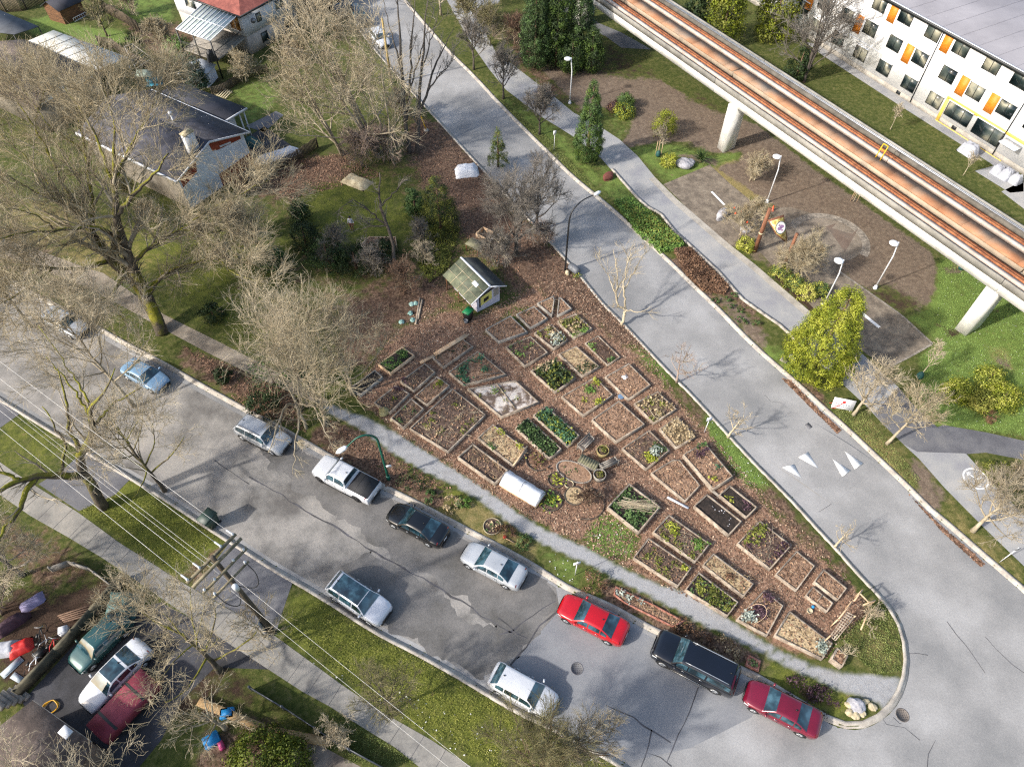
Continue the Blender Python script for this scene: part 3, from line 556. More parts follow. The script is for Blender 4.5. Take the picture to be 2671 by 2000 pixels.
px_sheet('garden_path', [(640, 330), (720, 290), (740, 300), (690, 345)], PZ - .005, asphalt_dark)
dirtw = mk('worn_concrete_walk', ['6b6257', '857a6c', '988d7e'], .8, 7, .9, .2, 20, fine=.12, fscale=6)
px_sheet('footway', [(-60, 600), (120, 660), (228, 700), (269, 712), (427, 820), (554, 883), (700, 957), (860, 1050), (820, 1050), (665, 982), (538, 918), (411, 850), (340, 810), (220, 747), (100, 700), (-60, 650)], PZ - .003, dirtw)
px_sheet('cross_path', [(1560, 60), (1620, 85), (1700, 130), (1620, 125), (1580, 95), (1480, 60), (1400, -10), (1460, -30)], PZ, asphalt_dark)
px_sheet('cross_path', [(1160, -60), (1200, 0), (1235, 22), (1300, 10), (1330, -60)], PZ, concrete_path)
px_sheet('building_walk', [(2100, 110), (2147, 146), (2366, 288), (2582, 425), (2640, 470), (2670, 430), (2500, 340), (2290, 205), (2160, 120)], PZ, concrete_path)
px_sheet('patio', crop(1970, 0, 3.16, [(1810, 1410), (1990, 1360), (2212, 1480), (2212, 1580), (2100, 1590)]), PZ + .003, concrete_path)
px_sheet('patio', [(2612, 500), (2671, 470), (2720, 520), (2720, 560), (2671, 545)], PZ + .003, concrete_path)
px_sheet('bare_yard', [(770, 1925), (830, 1940), (1000, 2030), (760, 2060)], PZ - .003, mk('yard_concrete', ['5d554e', '736a61', '857c72'], 1, 6, .9, fine=.1))
gu, gv, gP = np.array([.5117, -.8592]), np.array([.8592, .5117]), np.array([23.94, 69.47])
def gw(s, v, z): p = gP + gu * s + gv * v; return np.array([p[0], p[1], z])
guide = thing('railway_guideway', 'long elevated concrete railway guideway on slab columns with rusty rails', 'guideway', (*gw(0, 3.4, 0)[:2], 0))
def extr(mb, prof, s0, s1):
    n = len(prof); V = [gw(s0, *p) for p in prof] + [gw(s1, *p) for p in prof]
    return mb.add(V, [(i, (i + 1) % n, (i + 1) % n + n, i + n)[::-1] for i in range(n)] + [tuple(range(n)), tuple(range(2 * n - 1, n - 1, -1))])
def s_of(px, py, z, v=0.0):
    p = G(px, py, z) - gP; return float(p @ gu)
sj1 = s_of(1866, 236, 5.5); sj2 = s_of(2600, 760, 5.5)
segs = [(-75, sj1 - .06), (sj1 + .06, sj2 - .03), (sj2 + .03, 75)]
mb = MB(); mp = MB(); mf = MB()
for a, b in segs:
    extr(mb, [(0.0, 5.5), (0.0, 6.34), (6.9, 6.34), (6.9, 5.5)], a, b)
    extr(mp, [(-.04, 6.343), (-.16, 7.05), (-.04, 7.05), (.1, 6.343)], a, b)
    extr(mf, [(6.79, 6.343), (6.92, 7.1), (7.04, 7.1), (6.94, 6.343)], a, b)
mb.build('girder', girder_m, guide); mp.build('parapet', parapet_m, guide); mf.build('parapet', parapet_m, guide)
mb = MB(); extr(mb, [(.16, 6.345), (.16, 6.5), (2.4, 6.5), (2.4, 6.345)], -75, 75); extr(mb, [(3.72, 6.345), (3.72, 6.5), (6.6, 6.5), (6.6, 6.345)], -75, 75)
mb.build('track_bed', trackbed, guide)
mb = MB(); top = MB()
for a, b in segs:
    extr(mb, [(2.404, 6.35), (2.404, 7.0), (3.716, 7.0), (3.716, 6.35)], a + .05, b - .05); s = a + .05
    while s < b - .06: e_ = min(s + 1.9 + 1.3 * ((s * 7.13) % 1), b - .05); extr(top, [(2.36, 7.002), (2.36, 7.1), (3.74, 7.1), (3.74, 7.002)], s, e_ - .015); s = e_
wk = mb.build('walkway', walk_side, guide); top.build('walkway_slabs', walkm, wk)
def railbrk(o0, o1, z, m, name, clips=None):
    mb = MB(); extr(mb, [(o0, 6.503), (o0, z), (o1, z), (o1, 6.503)], -75, 75)
    if clips:
        for k in range(int(150 / 1.05)):
            s = -75 + k * 1.05; mb.box(gw(s, clips, z - .02), (.12, .26, .1), math.atan2(gu[1], gu[0]))
    mb.build(name, m, guide)
for off in (0, 4.1):
    railbrk(.62 + off, 1.0 + off, 6.86, pinkrail, 'reaction_rail')
    railbrk(1.3 + off, 1.46 + off, 6.84, rust, 'running_rail'); railbrk(1.62 + off, 1.98 + off, 6.72, rust, 'rail_shelf', 1.3 + off)
mb = MB()
for v, z in ((6.45, 7.05), (6.6, 7.06)): mb.tube([gw(-75, v, z), gw(0, v, z), gw(75, v, z)], .06, 5)
mb.build('cable_run', metal_grey, guide); mb = MB(); extr(mb, [(6.2, 6.503), (6.2, 6.95), (6.4, 7.0), (6.78, 7.0), (6.78, 6.503)], -75, 75); mb.build('cable_trough', mk('trough_grey', ['48443e', '5a554d', '6a645b'], .9, 6, .9, fine=.1), guide)
for q in ([(1870.4, 384.6), (1885.8, 399.5), (1915.6, 386)], [(2489.9, 857.7), (2517.7, 877.2), (2554.6, 853.6)], [(1500, 60), (1517, 73), (1548, 60)]):
    L_, F_, R_ = gp(q, LZ); B_ = L_ + R_ - F_
    mb = MB().prism([L_, F_, R_, B_], 0, 5.497); mb.build('column', girder_m, guide)
yl = thing('access_gate', 'small yellow tubular gate frame standing on the guideway walkway', 'gate', gw(s_of(2305, 395, 7.3), 3.4, 7.1))
sA = s_of(2303, 398, 7.32) ; mb = MB()
for s in (sA, sA + .55): mb.beam(gw(s, 3.62, 7.1), gw(s, 3.9, 8.5), .07, .07)
mb.beam(gw(sA, 3.9, 8.5), gw(sA + .55, 3.9, 8.5), .07, .07); mb.build('frame', yellow_metal, yl)
mb = MB(); mb.beam(gw(sA + .04, 3.78, 8.0), gw(sA + .51, 3.78, 8.0), .05, .05); mb.build('crossbar', yellow_metal, yl)
fa, fb = G(2286, 218), G(2571, 399); fu = (fb - fa) / np.linalg.norm(fb - fa); fn = np.array([fu[1], -fu[0]]); fn = fn if fn[1] < 0 else -fn
ROOFZ = 9.0
apt = thing('apartment_building', 'white apartment block with orange panels, dark windows and flat grey roof', 'building', (*(fa - fn * 7), 0))
def fp(s, z, out=0.0): p = fa + fu * s + fn * out; return np.array([p[0], p[1], z])
def fpx(px, py):
    u, v = (px - 1335.5) / FPX, -(py - 1000) / FPX; d = np.array([u, cP + v * sP, -sP + v * cP])
    t = (fa @ fn) / (d[:2] @ fn); p = d * t; return float((p[:2] - fa) @ fu), float(CAM_H + p[2])
def fbox(mb, s0, s1, z0, z1, o0, o1):
    V = [fp(s, z, o) for s in (s0, s1) for z in (z0, z1) for o in (o0, o1)]
    return mb.add(V, [(0, 1, 3, 2), (4, 6, 7, 5), (0, 4, 5, 1), (2, 3, 7, 6), (0, 2, 6, 4), (1, 5, 7, 3)])
S0, S1 = -34, 34
mb = MB(); fbox(mb, S0, S1, .75, ROOFZ - .02, -32, 0); mb.build('wall', white_wall, apt)
mb = MB()
for z in (3.35, 6.2): fbox(mb, S0, S1, z, z + .06, .002, .03)
mb.build('wall_joint', grey_wall, apt)
mb = MB(); fbox(mb, S0, S1, 0, .745, -31.9, -.06); mb.build('plinth', concrete, apt)
mb = MB(); fbox(mb, S0 - .3, S1 + .3, ROOFZ, ROOFZ + .12, -32.3, .35); mb.build('roof', roof_grey, apt)
mb = MB(); fbox(mb, S0 - .34, S1 + .34, ROOFZ - .16, ROOFZ + .18, .355, .43); mb.build('roof_edge', frame_dark, apt)
mb = MB(); fbox(mb, S0, S1, ROOFZ + .125, ROOFZ + .2, .1, .3); mb.build('coping', white_paintw, apt)
mb = MB()
for k in range(-14, 14): fbox(mb, k * 2.4, k * 2.4 + .05, ROOFZ + .122, ROOFZ + .15, -32, .05)
mb.build('roof_seam', roof_grey, apt)
def window(cx, cy, wd=1.95, ht=1.6):
    s, z = fpx(*crop(1970, 0, 3.16, [(cx, cy)])[0]); fr = MB()
    t = .07
    fbox(fr, s - wd / 2, s - wd / 2 + t, z - ht / 2, z + ht / 2, .003, .06); fbox(fr, s + wd / 2 - t, s + wd / 2, z - ht / 2, z + ht / 2, .003, .06)
    fbox(fr, s - wd / 2 + t, s + wd / 2 - t, z - ht / 2, z - ht / 2 + t, .003, .06); fbox(fr, s - wd / 2 + t, s + wd / 2 - t, z + ht / 2 - t, z + ht / 2, .003, .06)
    mm = np.linspace(0, wd, 3 if wd < 2 else 4)[1:-1]
    for q in mm: fbox(fr, s - wd / 2 + q - .035, s - wd / 2 + q + .035, z - ht / 2 + t, z + ht / 2 - t, .003, .055)
    f = fr.build('window', frame_dark, apt)
    g = MB(); fbox(g, s - wd / 2 + t, s + wd / 2 - t, z - ht / 2 + t, z + ht / 2 - t, .004, .03); g.build('pane', glass_win, f)
    hd = MB(); fbox(hd, s - wd / 2 - .05, s + wd / 2 + .05, z + ht / 2 + .02, z + ht / 2 + .08, .003, .22); hd.build('window_hood', white_wall, f)
wins = [(1030, 35), (1245, 140), (1470, 270), (1700, 395), (1955, 535), (2190, 660), (2430, 790), (570, 30), (755, 125), (950, 235), (1150, 360), (1360, 480), (1590, 615), (1815, 755), (2070, 900), (2300, 1030), (2540, 1150),
        (510, 215), (683, 320), (868, 440), (1062, 560), (1270, 690), (1480, 825), (400, 60), (330, -60), (820, -80)]
for q in wins: window(*q)
window(1675, 940, 3.3, 1.7); window(1912, 1090, 3.5, 1.8)
for (cx, cy) in [(1137, 110), (1580, 355), (450, 15), (850, 200), (1257, 445), (1707, 710), (1950, 855), (2330, 770)]:
    s, z = fpx(*crop(1970, 0, 3.16, [(cx, cy)])[0]); mb = MB(); fbox(mb, s - .55, s + .55, z - 1.05, z + 1.05, .003, .05); mb.build('panel', orange_m, apt)
ys0, yz1 = fpx(*crop(1970, 0, 3.16, [(1590, 790)])[0]); _, yz0 = fpx(*crop(1970, 0, 3.16, [(1490, 985)])[0])
mb = MB(); fbox(mb, ys0, S1, yz1 - .3, yz1, .003, .05); fbox(mb, ys0, ys0 + .38, yz0, yz1 - .303, .003, .05); fbox(mb, ys0, ys0 + 9.2, yz0 - .35, yz0 - .003, .003, .05); mb.build('band', yellow_m, apt)
for q in ((1415, 560), (2075, 1085), (560, 300)):
    s, z = fpx(*crop(1970, 0, 3.16, [q])[0]); mb = MB(); mb.tube([fp(s, .3, .08), fp(s, ROOFZ - .2, .08)], .06, 6); mb.build('downpipe', frame_dark, apt)
for q in ((1155, 813), (1608, 1105)):
    s, z = fpx(*crop(1970, 0, 3.16, [q])[0]); mb = MB(); fbox(mb, s - .3, s + .3, .25, .65, -.055, -.02); mb.build('vent', frame_dark, apt)
mb = MB(); s, z = fpx(*crop(1970, 0, 3.16, [(2120, 1180)])[0]); fbox(mb, s - .8, s + 1.2, 2.5, 2.62, .003, 1.3); mb.build('canopy', grey_wall, apt)
def lump(name, label, cat, px, dims, m, rz=0, seed=0, group=None, z0=LZ):
    """draped or rounded lump: subdivided box with sagging top"""
    rn = np.random.default_rng(seed); c = G3(*px, z0); n = 9; V = []; F = []
    for i in range(n):
        for j in range(n):
            a, b = i / (n - 1) * 2 - 1, j / (n - 1) * 2 - 1
            e = min(1 - abs(a), 1 - abs(b)); h = dims[2] * min(1, (e * 3.2) ** .6) if e > 0 else 0
            h = max(0, h * (1 + rn.normal(0, .08))) ; k = 1 - .12 * (h / dims[2]) + rn.normal(0, .015)
            V.append((a * dims[0] / 2 * k, b * dims[1] / 2 * k, h))
    for i in range(n - 1):
        for j in range(n - 1): F.append((i * n + j, (i + 1) * n + j, (i + 1) * n + j + 1, i * n + j + 1))
    V = np.array(V); cs, sn = math.cos(rz), math.sin(rz); V = np.column_stack([V[:, 0] * cs - V[:, 1] * sn, V[:, 0] * sn + V[:, 1] * cs, V[:, 2]]) + c
    return setp(npmesh(name, V, F, m, org=c, smooth=True), label, cat, group)
grey_cover = mk('grey_cover', ['8b8d95', '9fa1a8', 'b0b2b8'], 1.2, 4, .7, .3, 5)
lump('covered_barbecue', 'beige grey cover over outdoor furniture by the building corner', 'cover', (2523, 400), (2.2, 1.3, 1.2), grey_cover, R(-60), 1)
lump('covered_chair', 'pale fitted cover over a patio chair, nearest to the yellow band end', 'cover', (2598, 452), (1.2, 1.2, 1.0), grey_cover, R(-60), 2, 'covered patio chairs')
lump('covered_chair', 'pale fitted cover over patio chair in the middle of three covers', 'cover', (2620, 464), (1.2, 1.3, 1.1), grey_cover, R(-60), 3, 'covered patio chairs')
lump('covered_chair', 'pale fitted cover over patio chair beside the photo edge', 'cover', (2645, 475), (1.2, 1.2, .9), grey_cover, R(-60), 4, 'covered patio chairs')
def V3(p, z): return np.array([p[0], p[1], z])
HA = thing('house', 'single storey house with dark shingled gable roof and white chimney', 'house', (-36, 68, 0))
er, el = np.array([-28.0, 67.1]), np.array([-33.3, 58.7]); dr = np.array([math.cos(R(147.5)), math.sin(R(147.5))]); dl = np.array([dr[1], -dr[0]]); dl = -dl if dl @ (el - er) < 0 else dl
ap = (er + el) / 2; LA = 15.5; ez, rz_ = 4.1, 5.75
mb = MB()
mb.slab([V3(er, ez), V3(ap, rz_), V3(ap + dr * LA, rz_), V3(er + dr * LA, ez)], .14); mb.slab([V3(ap, rz_ + .003), V3(el, ez), V3(el + dr * LA, ez), V3(ap + dr * LA, rz_ + .003)], .14)
roofA = mb.build('roof', shingle_dark, HA)
mb = MB(); q = .45; wr, wl, wa = er + dr * .5 + dl * q, el + dr * .5 - dl * q, ap + dr * .5
poly = [V3(wr, 0), V3(wl, 0), V3(wl, ez - .1), V3(wa, rz_ - .2), V3(wr, ez - .1)]
e2 = dr * (LA - 1); mb.face(poly); mb.face([p + np.array([*e2, 0]) for p in poly][::-1])
mb.face([V3(wr, 0), V3(wr, ez - .12), V3(wr + e2, ez - .12), V3(wr + e2, 0)])
mb.build('wall', grey_wall, HA); mb = MB().face([V3(wl, 0), V3(wl, ez - .12), V3(wl + e2, ez - .12), V3(wl + e2, 0)]); mb.build('side_wall', mk('dimmed_tan_wall', ['6d665c', '7d766b'], 1, 5, .9, fine=.08), HA)  # long wall coloured darker than the gable to subdue its sunlit face
o_ = -dr * .012
def gq(t, z): return np.array([*((wr * (1 - t) + wl * t) + o_), z])
mb = MB(); mb.face([gq(.05, 4.0), gq(.48, 5.35), gq(.47, 4.3), gq(.40, 4.05), gq(.05, 3.6)][::-1]); mb.build('gable_siding', red_siding, HA); mb = MB(); mb.face([gq(.70, 4.65), gq(.98, 3.85), gq(.98, 2.7), gq(.75, 3.3)][::-1]); mb.build('gable_siding', red_siding, HA)
mb = MB(); mb.face([gq(.0, 1.6), gq(.5, 1.6), gq(.5, .1), gq(.0, .1)][::-1]); mb.build('red_base', red_base, HA)
mb = MB(); oo = -dr * .03; mb.face([p + np.array([*oo, 0]) for p in (gq(.2, 4.05), gq(.36, 4.35), gq(.36, 4.15), gq(.2, 3.85))][::-1]); mb.build('gable_vent', white_paintw, HA)
mb = MB(); mb.beam(V3(er - dr * .05, ez - .05), V3(ap - dr * .05, rz_ - .05), .06, .2); mb.beam(V3(ap - dr * .05, rz_ - .05), V3(el - dr * .05, ez - .05), .06, .2); mb.build('barge_board', white_paintw, HA)
mb = MB(); mb.beam(V3(er - dl * .08, ez - .1), V3(er + dr * LA - dl * .08, ez - .1), .12, .14); mb.build('gutter', white_paintw, HA)
mb = MB(); mb.beam(V3(el + dl * .08, ez - .1), V3(el + dr * LA + dl * .08, ez - .1), .14, .34); mb.build('gutter', white_paintw, HA)
cc_ = G(506, 393, 5.2); mb = MB(); mb.box((*cc_, 6.1), (1.1, .62, 2.2), R(57)); ch = mb.build('chimney', white_paintw, roofA)
mb = MB(); mb.box((*cc_, 7.26), (1.25, .76, .12), R(57)); mb.box((*cc_, 7.38), (.6, .3, .12), R(57)); mb.build('chimney_cap', rock_tan, HA)
pv = G(456, 325, 5.2); mb = MB(); mb.tube([(*pv, 4.8), (*pv, 6.4)], .11, 8); mb.tube([(*pv, 6.4), (*pv, 6.65)], .2, 8); mb.build('vent_pipe', white_paintw, HA)
mb = MB(); qd = [np.array([*G(x, y, 3.6), 3.6]) for x, y in ((644, 281), (582, 318), (443, 272), (407, 239), (468, 213.6))]; mb.slab(qd, .16); mb.build('rear_roof', shingle_flat, HA)
mb = MB(); mb.beam(qd[0] - [0, 0, .1], qd[1] - [0, 0, .1], .08, .22); mb.build('fascia', white_paintw, HA)
c0 = qd[1][:2] * .45 + qd[0][:2] * .55 + dr * .6; mb = MB(); mb.prism([c0, qd[1][:2] + dr * .4, qd[2][:2], qd[3][:2] + np.array([.3, -.2]), qd[4][:2] * .7 + c0 * .3], 0, 3.4); mb.build('rear_wall', white_paintw, HA)
for t in (.12, .3):
    p = qd[0][:2] * (1 - t) + qd[1][:2] * t + dr * .25; mb = MB(); mb.box((*p, 1.7), (.12, .12, 3.4)); mb.build('porch_post', white_paintw, HA)
HB = thing('house', 'house with worn dark brown roof behind the big bare tree', 'house', (-58, 74, 0))
b0 = G(268, 192, 3.4); d1 = dr; d2 = dl; LB = 15
mb = MB(); mb.slab([V3(b0, 3.4), V3(b0 + d2 * 4.6, 5.0), V3(b0 + d2 * 4.6 + d1 * LB, 5.0), V3(b0 + d1 * LB, 3.4)], .14); mb.slab([V3(b0 + d2 * 4.6, 5.003), V3(b0 + d2 * 9.2, 3.4), V3(b0 + d2 * 9.2 + d1 * LB, 3.4), V3(b0 + d2 * 4.6 + d1 * LB, 5.003)], .14); mb.build('roof', shingle_brown, HB)
mb = MB(); p = [b0 + d2 * .5 + d1 * .5, b0 + d2 * 8.7 + d1 * .5, b0 + d2 * 8.7 + d1 * (LB - .5), b0 + d2 * .5 + d1 * (LB - .5)]; mb.prism(p, 0, 3.3); mb.build('wall', MATS['dimmed_tan_wall'], HB)
mb = MB(); a = b0 + d2 * .5 + d1 * .5; b = b0 + d2 * 8.7 + d1 * .5; m_ = (a + b) / 2; mb.face([V3(a, 3.303), V3(m_, 4.75), V3(b, 3.303)]); mb.build('gable', white_paintw, HB)
pr = thing('patio_cover', 'large white corrugated patio roof with ribs on slim white posts', 'patio roof', (*G(190, 130, 0), 0))
pq = [np.array([*G(x, y, 3.0), 3.0 + dz]) for (x, y), dz in zip(((58, 116), (138, 77), (334, 148), (250, 186)), (.1, -.1, -.1, .1))]
mb = MB().slab(pq, .06); mb.build('roof_sheet', mk('white_sheet', ['b9b8b0', 'c9c8c0', 'd4d3cc'], .7, 5, .6, fine=.04), pr)
mb = MB()
for k in range(1, 7): t = k / 7; mb.beam(pq[0] * (1 - t) + pq[3] * t + [0, 0, .02], pq[1] * (1 - t) + pq[2] * t + [0, 0, .02], .05, .05)
mb.build('ribs', grey_board, pr)
for p in (pq[2] * .97 + pq[0] * .03, pq[1] * .97 + pq[3] * .03, (pq[1] + pq[2]) / 2):
    mb = MB(); mb.box((p[0], p[1], 1.45), (.12, .12, 2.9)); mb.build('post', white_paintw, pr)
HC = thing('house', 'white two storey house with red tiled roof and grey base', 'house', (-33, 106, 0))
k0 = G(659, 146, 0); aw = np.array([math.cos(R(57)), math.sin(R(57))]); bw = np.array([math.cos(R(147)), math.sin(R(147))]); EZ = 5.4
W1, W2 = 9.0, 13.0
mb = MB(); mb.prism([k0, k0 + aw * W1, k0 + aw * W1 + bw * W2, k0 + bw * W2], 2.5, EZ); mb.build('wall', white_paintw, HC)
mb = MB(); mb.prism([k0 + aw * .05 + bw * .05, k0 + aw * (W1 - .05) + bw * .05, k0 + aw * (W1 - .05) + bw * (W2 - .05), k0 + aw * .05 + bw * (W2 - .05)], 0, 2.497); mb.build('ground_storey', mk('cream_stucco', ['a89f95', 'b9b0a6'], 1, 4, .9), HC)
o = .6; c4 = [k0 - aw * o - bw * o, k0 + aw * (W1 + o) - bw * o, k0 + aw * (W1 + o) + bw * (W2 + o), k0 - aw * o + bw * (W2 + o)]
r1, r2 = k0 + aw * W1 / 2 + bw * 4.2, k0 + aw * W1 / 2 + bw * (W2 - 4.2); mb = MB(); RZ = 7.6
mb.face([V3(c4[0], EZ), V3(c4[1], EZ), V3(r1, RZ)]); mb.face([V3(c4[1], EZ), V3(c4[2], EZ), V3(r2, RZ), V3(r1, RZ)]); mb.face([V3(c4[2], EZ), V3(c4[3], EZ), V3(r2, RZ)]); mb.face([V3(c4[3], EZ), V3(c4[0], EZ), V3(r1, RZ), V3(r2, RZ)]); mb.face([V3(p, EZ - .02) for p in c4[::-1]])
mb.build('roof', red_tile, HC)
mb = MB()
for a, b in ((0, 1), (3, 0)): mb.beam(V3(c4[a], EZ - .03), V3(c4[b], EZ - .03), .14, .2)
mb.build('gutter', frame_dark, HC)
def hwin(par, org, du, nrm, s, z, wd, ht, gm=glass_win, fm=white_paintw):
    P = lambda a, b, c: np.array([*(org + du * a + nrm * c), b])
    def bx_(mb, s0, s1, z0, z1, o0, o1):
        V = [P(a, b, c) for a in (s0, s1) for b in (z0, z1) for c in (o0, o1)]; mb.add(V, [(0, 1, 3, 2), (4, 6, 7, 5), (0, 4, 5, 1), (2, 3, 7, 6), (0, 2, 6, 4), (1, 5, 7, 3)])
    mb = MB(); t = .07
    bx_(mb, s, s + t, z, z + ht, .003, .06); bx_(mb, s + wd - t, s + wd, z, z + ht, .003, .06); bx_(mb, s + t, s + wd - t, z, z + t, .003, .06); bx_(mb, s + t, s + wd - t, z + ht - t, z + ht, .003, .06); bx_(mb, s + wd / 2 - .03, s + wd / 2 + .03, z + t, z + ht - t, .003, .05)
    f = mb.build('window', fm, par); mb = MB(); bx_(mb, s + t, s + wd - t, z + t, z + ht - t, .004, .03); mb.build('pane', gm, f)
hwin(HC, k0, aw, -bw, 2.2, 3.4, .8, 1.1, fm=frame_dark); hwin(HC, k0, aw, -bw, 5.6, 3.5, 1.6, 1.3); hwin(HC, k0, aw, -bw, 2.2, .8, 1.1, 1.2, fm=frame_dark); hwin(HC, k0, aw, -bw, 6.6, .9, 1.2, 1.2, fm=frame_dark)
warm = mk('warm_light_glass', ['3a2a1a', '7c5628', 'a87a3c'], 1.6, 3, .12)  # warm light in these panes is painted into the glass colour
hwin(HC, k0, bw, -aw, .6, 2.9, 2.0, 2.0, warm); hwin(HC, k0, bw, -aw, 3.2, 2.9, 2.0, 2.0, warm); hwin(HC, k0, bw, -aw, 8.5, 3.6, 2.2, 1.2)
mb = MB(); p = k0 + aw * 1.5 - bw * .2; mb.lathe([(.3, -.15), (.3, .15)], (p[0], p[1], 4.0), 12, 'y'); mb.build('satellite_dish', metal_grey, HC)
dk = thing('deck', 'raised deck with black railing and clear glazed patio roof on red roofed house', 'deck', (*G(560, 130, 0), 0))
gq4 = [np.array([*G(x, y, 4.9), 4.9]) for x, y in ((459, 77), (534, 18), (624, 48), (548, 108))]; gq4[1][2] = gq4[2][2] = 5.3
glassroof = mk('glazed_roof', ['9aa6a0', 'b3bcb6', 'c4cac4'], .8, 4, .12, spec=.6)
mb = MB().slab(gq4, .03); gr = mb.build('glass_roof', glassroof, dk)
mb = MB()
for k in range(10): t = k / 9; mb.beam(gq4[0] * (1 - t) + gq4[3] * t + [0, 0, .04], gq4[1] * (1 - t) + gq4[2] * t + [0, 0, .04], .07, .08)
for t in (0, .5, 1): mb.beam(gq4[0] * (1 - t) + gq4[1] * t + [0, 0, .05], gq4[3] * (1 - t) + gq4[2] * t + [0, 0, .05], .07, .08)
mb.build('glazing_bars', metal_white, dk)
fl = [V3(p[:2], 2.5) for p in gq4]; mb = MB().slab(fl, .2); mb.build('deck_floor', grey_board, dk)
for p in (gq4[0], gq4[3], (gq4[0] + gq4[3]) / 2):
    mb = MB(); mb.box((p[0], p[1], p[2] / 2), (.14, .14, p[2] - .1)); mb.build('post', frame_dark, dk)
mb = MB()
for a, b in ((fl[0], fl[3]), (fl[3], fl[2])):
    mb.beam(a + [0, 0, 1.0], b + [0, 0, 1.0], .06, .06); n = int(np.linalg.norm(b - a) / .22)
    for k in range(n + 1): q = a + (b - a) * k / n; mb.beam(q, q + [0, 0, 1.0], .025, .025)
mb.build('railing', frame_dark, dk)
lump('covered_grill', 'black covered barbecue standing on the raised deck', 'barbecue', (556, 158), (1.3, .7, 1.2), plastic_black, R(30), 8, z0=2.5)
HD = thing('brick_house', 'dark red sided house end beyond the white house', 'house', (*G(748, 40, 0), 0))
mb = MB(); q = k0 + aw * 12.5 + bw * .5; mb.prism([q, q + aw * 7, q + aw * 7 + bw * 8, q + bw * 8], 0, 5.0); mb.build('wall', mk('maroon_siding', ['4a2a28', '5c3634'], 1, 4, .85), HD)
mb = MB(); q = k0 + aw * 12 + bw * .1; mb.slab([V3(q, 5.003), V3(q + aw * 8, 5.003), V3(q + aw * 8 + bw * 9, 5.003), V3(q + bw * 9, 5.003)], .2); mb.build('roof', shingle_brown, HD)
def wedge_shed(name, label, cat, base, h0, h1, wallm, roofm, over=.3, group=None, ridge=True):
    """base: 4 ground corners (front-left, front-right, back-right, back-left); gable ridge runs front to back"""
    base = [np.array(p) for p in base]; c = sum(base) / 4; t = thing(name, label, cat, (*c, 0), group=group)
    fm, bm = (base[0] + base[1]) / 2, (base[2] + base[3]) / 2; mb = MB()
    mb.face([V3(base[0], 0), V3(base[1], 0), V3(base[1], h0), V3(fm, h1 - .06), V3(base[0], h0)]); mb.face([V3(base[2], 0), V3(base[3], 0), V3(base[3], h0), V3(bm, h1 - .06), V3(base[2], h0)])
    mb.face([V3(base[1], 0), V3(base[2], 0), V3(base[2], h0), V3(base[1], h0)]); mb.face([V3(base[3], 0), V3(base[0], 0), V3(base[0], h0), V3(base[3], h0)]); mb.build('wall', wallm, t)
    f = (fm - bm) / np.linalg.norm(fm - bm) * over; s = (base[1] - base[0]); L_ = np.linalg.norm(s); s /= L_; k = over / (L_ / 2); dz = (h1 - h0) * k; mb = MB()
    mb.slab([V3(base[1] + s * over + f, h0 - dz), V3(fm + f, h1), V3(bm - f, h1), V3(base[2] + s * over - f, h0 - dz)], .07); mb.slab([V3(fm + f, h1 + .002), V3(base[0] - s * over + f, h0 - dz), V3(base[3] - s * over - f, h0 - dz), V3(bm - f, h1 + .002)], .07); mb.build('roof', roofm, t)
    return t
sb = [G(133, 55), G(173, 67), G(228, 42), G(188, 30)]
sdD = wedge_shed('wooden_shed', 'brown plank shed with dark felt roof on the back lawn', 'shed', sb, 2.2, 3.0, brown_wood, shingle_flat)
mb = MB(); a, b = G(196, 60), G(238, 38)
for o2 in (0, .45): mb.beam((*a, .15 + o2), (*b, .15 + o2), .06, .06)
for k in range(9): q = a + (b - a) * k / 8; mb.beam((*q, .15), (*q, .6), .04, .04)
setp(mb.build('ladder', metal_white, org=(*a, 0)), 'pale ladder leaning sideways along the brown plank shed', 'ladder')
cg = thing('open_shelter', 'lean-to shelter with flat grey roof sheet beside the lawn', 'shelter', (*G(40, 80), 0))
q = [np.array([*G(x, y, 2.4), 2.4]) for x, y in ((-60, 10), (0, 27), (101, 69), (37, 90), (-90, 75))]; mb = MB().slab(q, .08); mb.build('roof', mk('grey_sheet', ['4a4d52', '5c6066'], .8, 5, .8, fine=.06), cg)
for p in (q[2], q[3], q[1]): mb = MB(); mb.box((p[0] - .1, p[1], 1.15), (.1, .1, 2.3)); mb.build('post', frame_dark, cg)
ws = wedge_shed('garden_shed', 'small pale shed with light metal roof behind the dark conifer', 'shed', [G(480, 226), G(545, 232), G(570, 205), G(505, 200)], 1.8, 2.4, grey_wall, mk('light_metal_roof', ['a5abb2', 'bcc2c8'], 1, 4, .5), .2)
gs = thing('garden_shed', 'garden shed with mossy translucent roof and yellow framed painted window', 'shed', (-4.0, 46.6, 0))
gF1, gF2 = np.array([-3.19, 44.70]), np.array([-1.14, 46.18]); gd = np.array([math.cos(R(126.5)), math.sin(R(126.5))]); LG = 4.0
mb = MB(); gm = (gF1 + gF2) / 2
poly = [V3(gF1, 0), V3(gF2, 0), V3(gF2, 2.05), V3(gm, 2.75), V3(gF1, 2.05)]; mb.face(poly); mb.face([p + np.array([*gd * LG, 0]) for p in poly][::-1])
mb.face([V3(gF2, 0), V3(gF2 + gd * LG, 0), V3(gF2 + gd * LG, 2.05), V3(gF2, 2.05)]); mb.face([V3(gF1, 0), V3(gF1, 2.05), V3(gF1 + gd * LG, 2.05), V3(gF1 + gd * LG, 0)]); mb.build('wall', mk('lilac_white_board', ['aaa7b4', 'bbb8c4', 'c4c2cc'], 2, 4, .8), gs)
mossroof = mk('mossy_roof_sheet', ['454a3a', '5e6350', '74785f'], .9, 6, .7, .2, 8, fine=.12)
sgn = (gF2 - gF1) / np.linalg.norm(gF2 - gF1); fo = -gd * .35
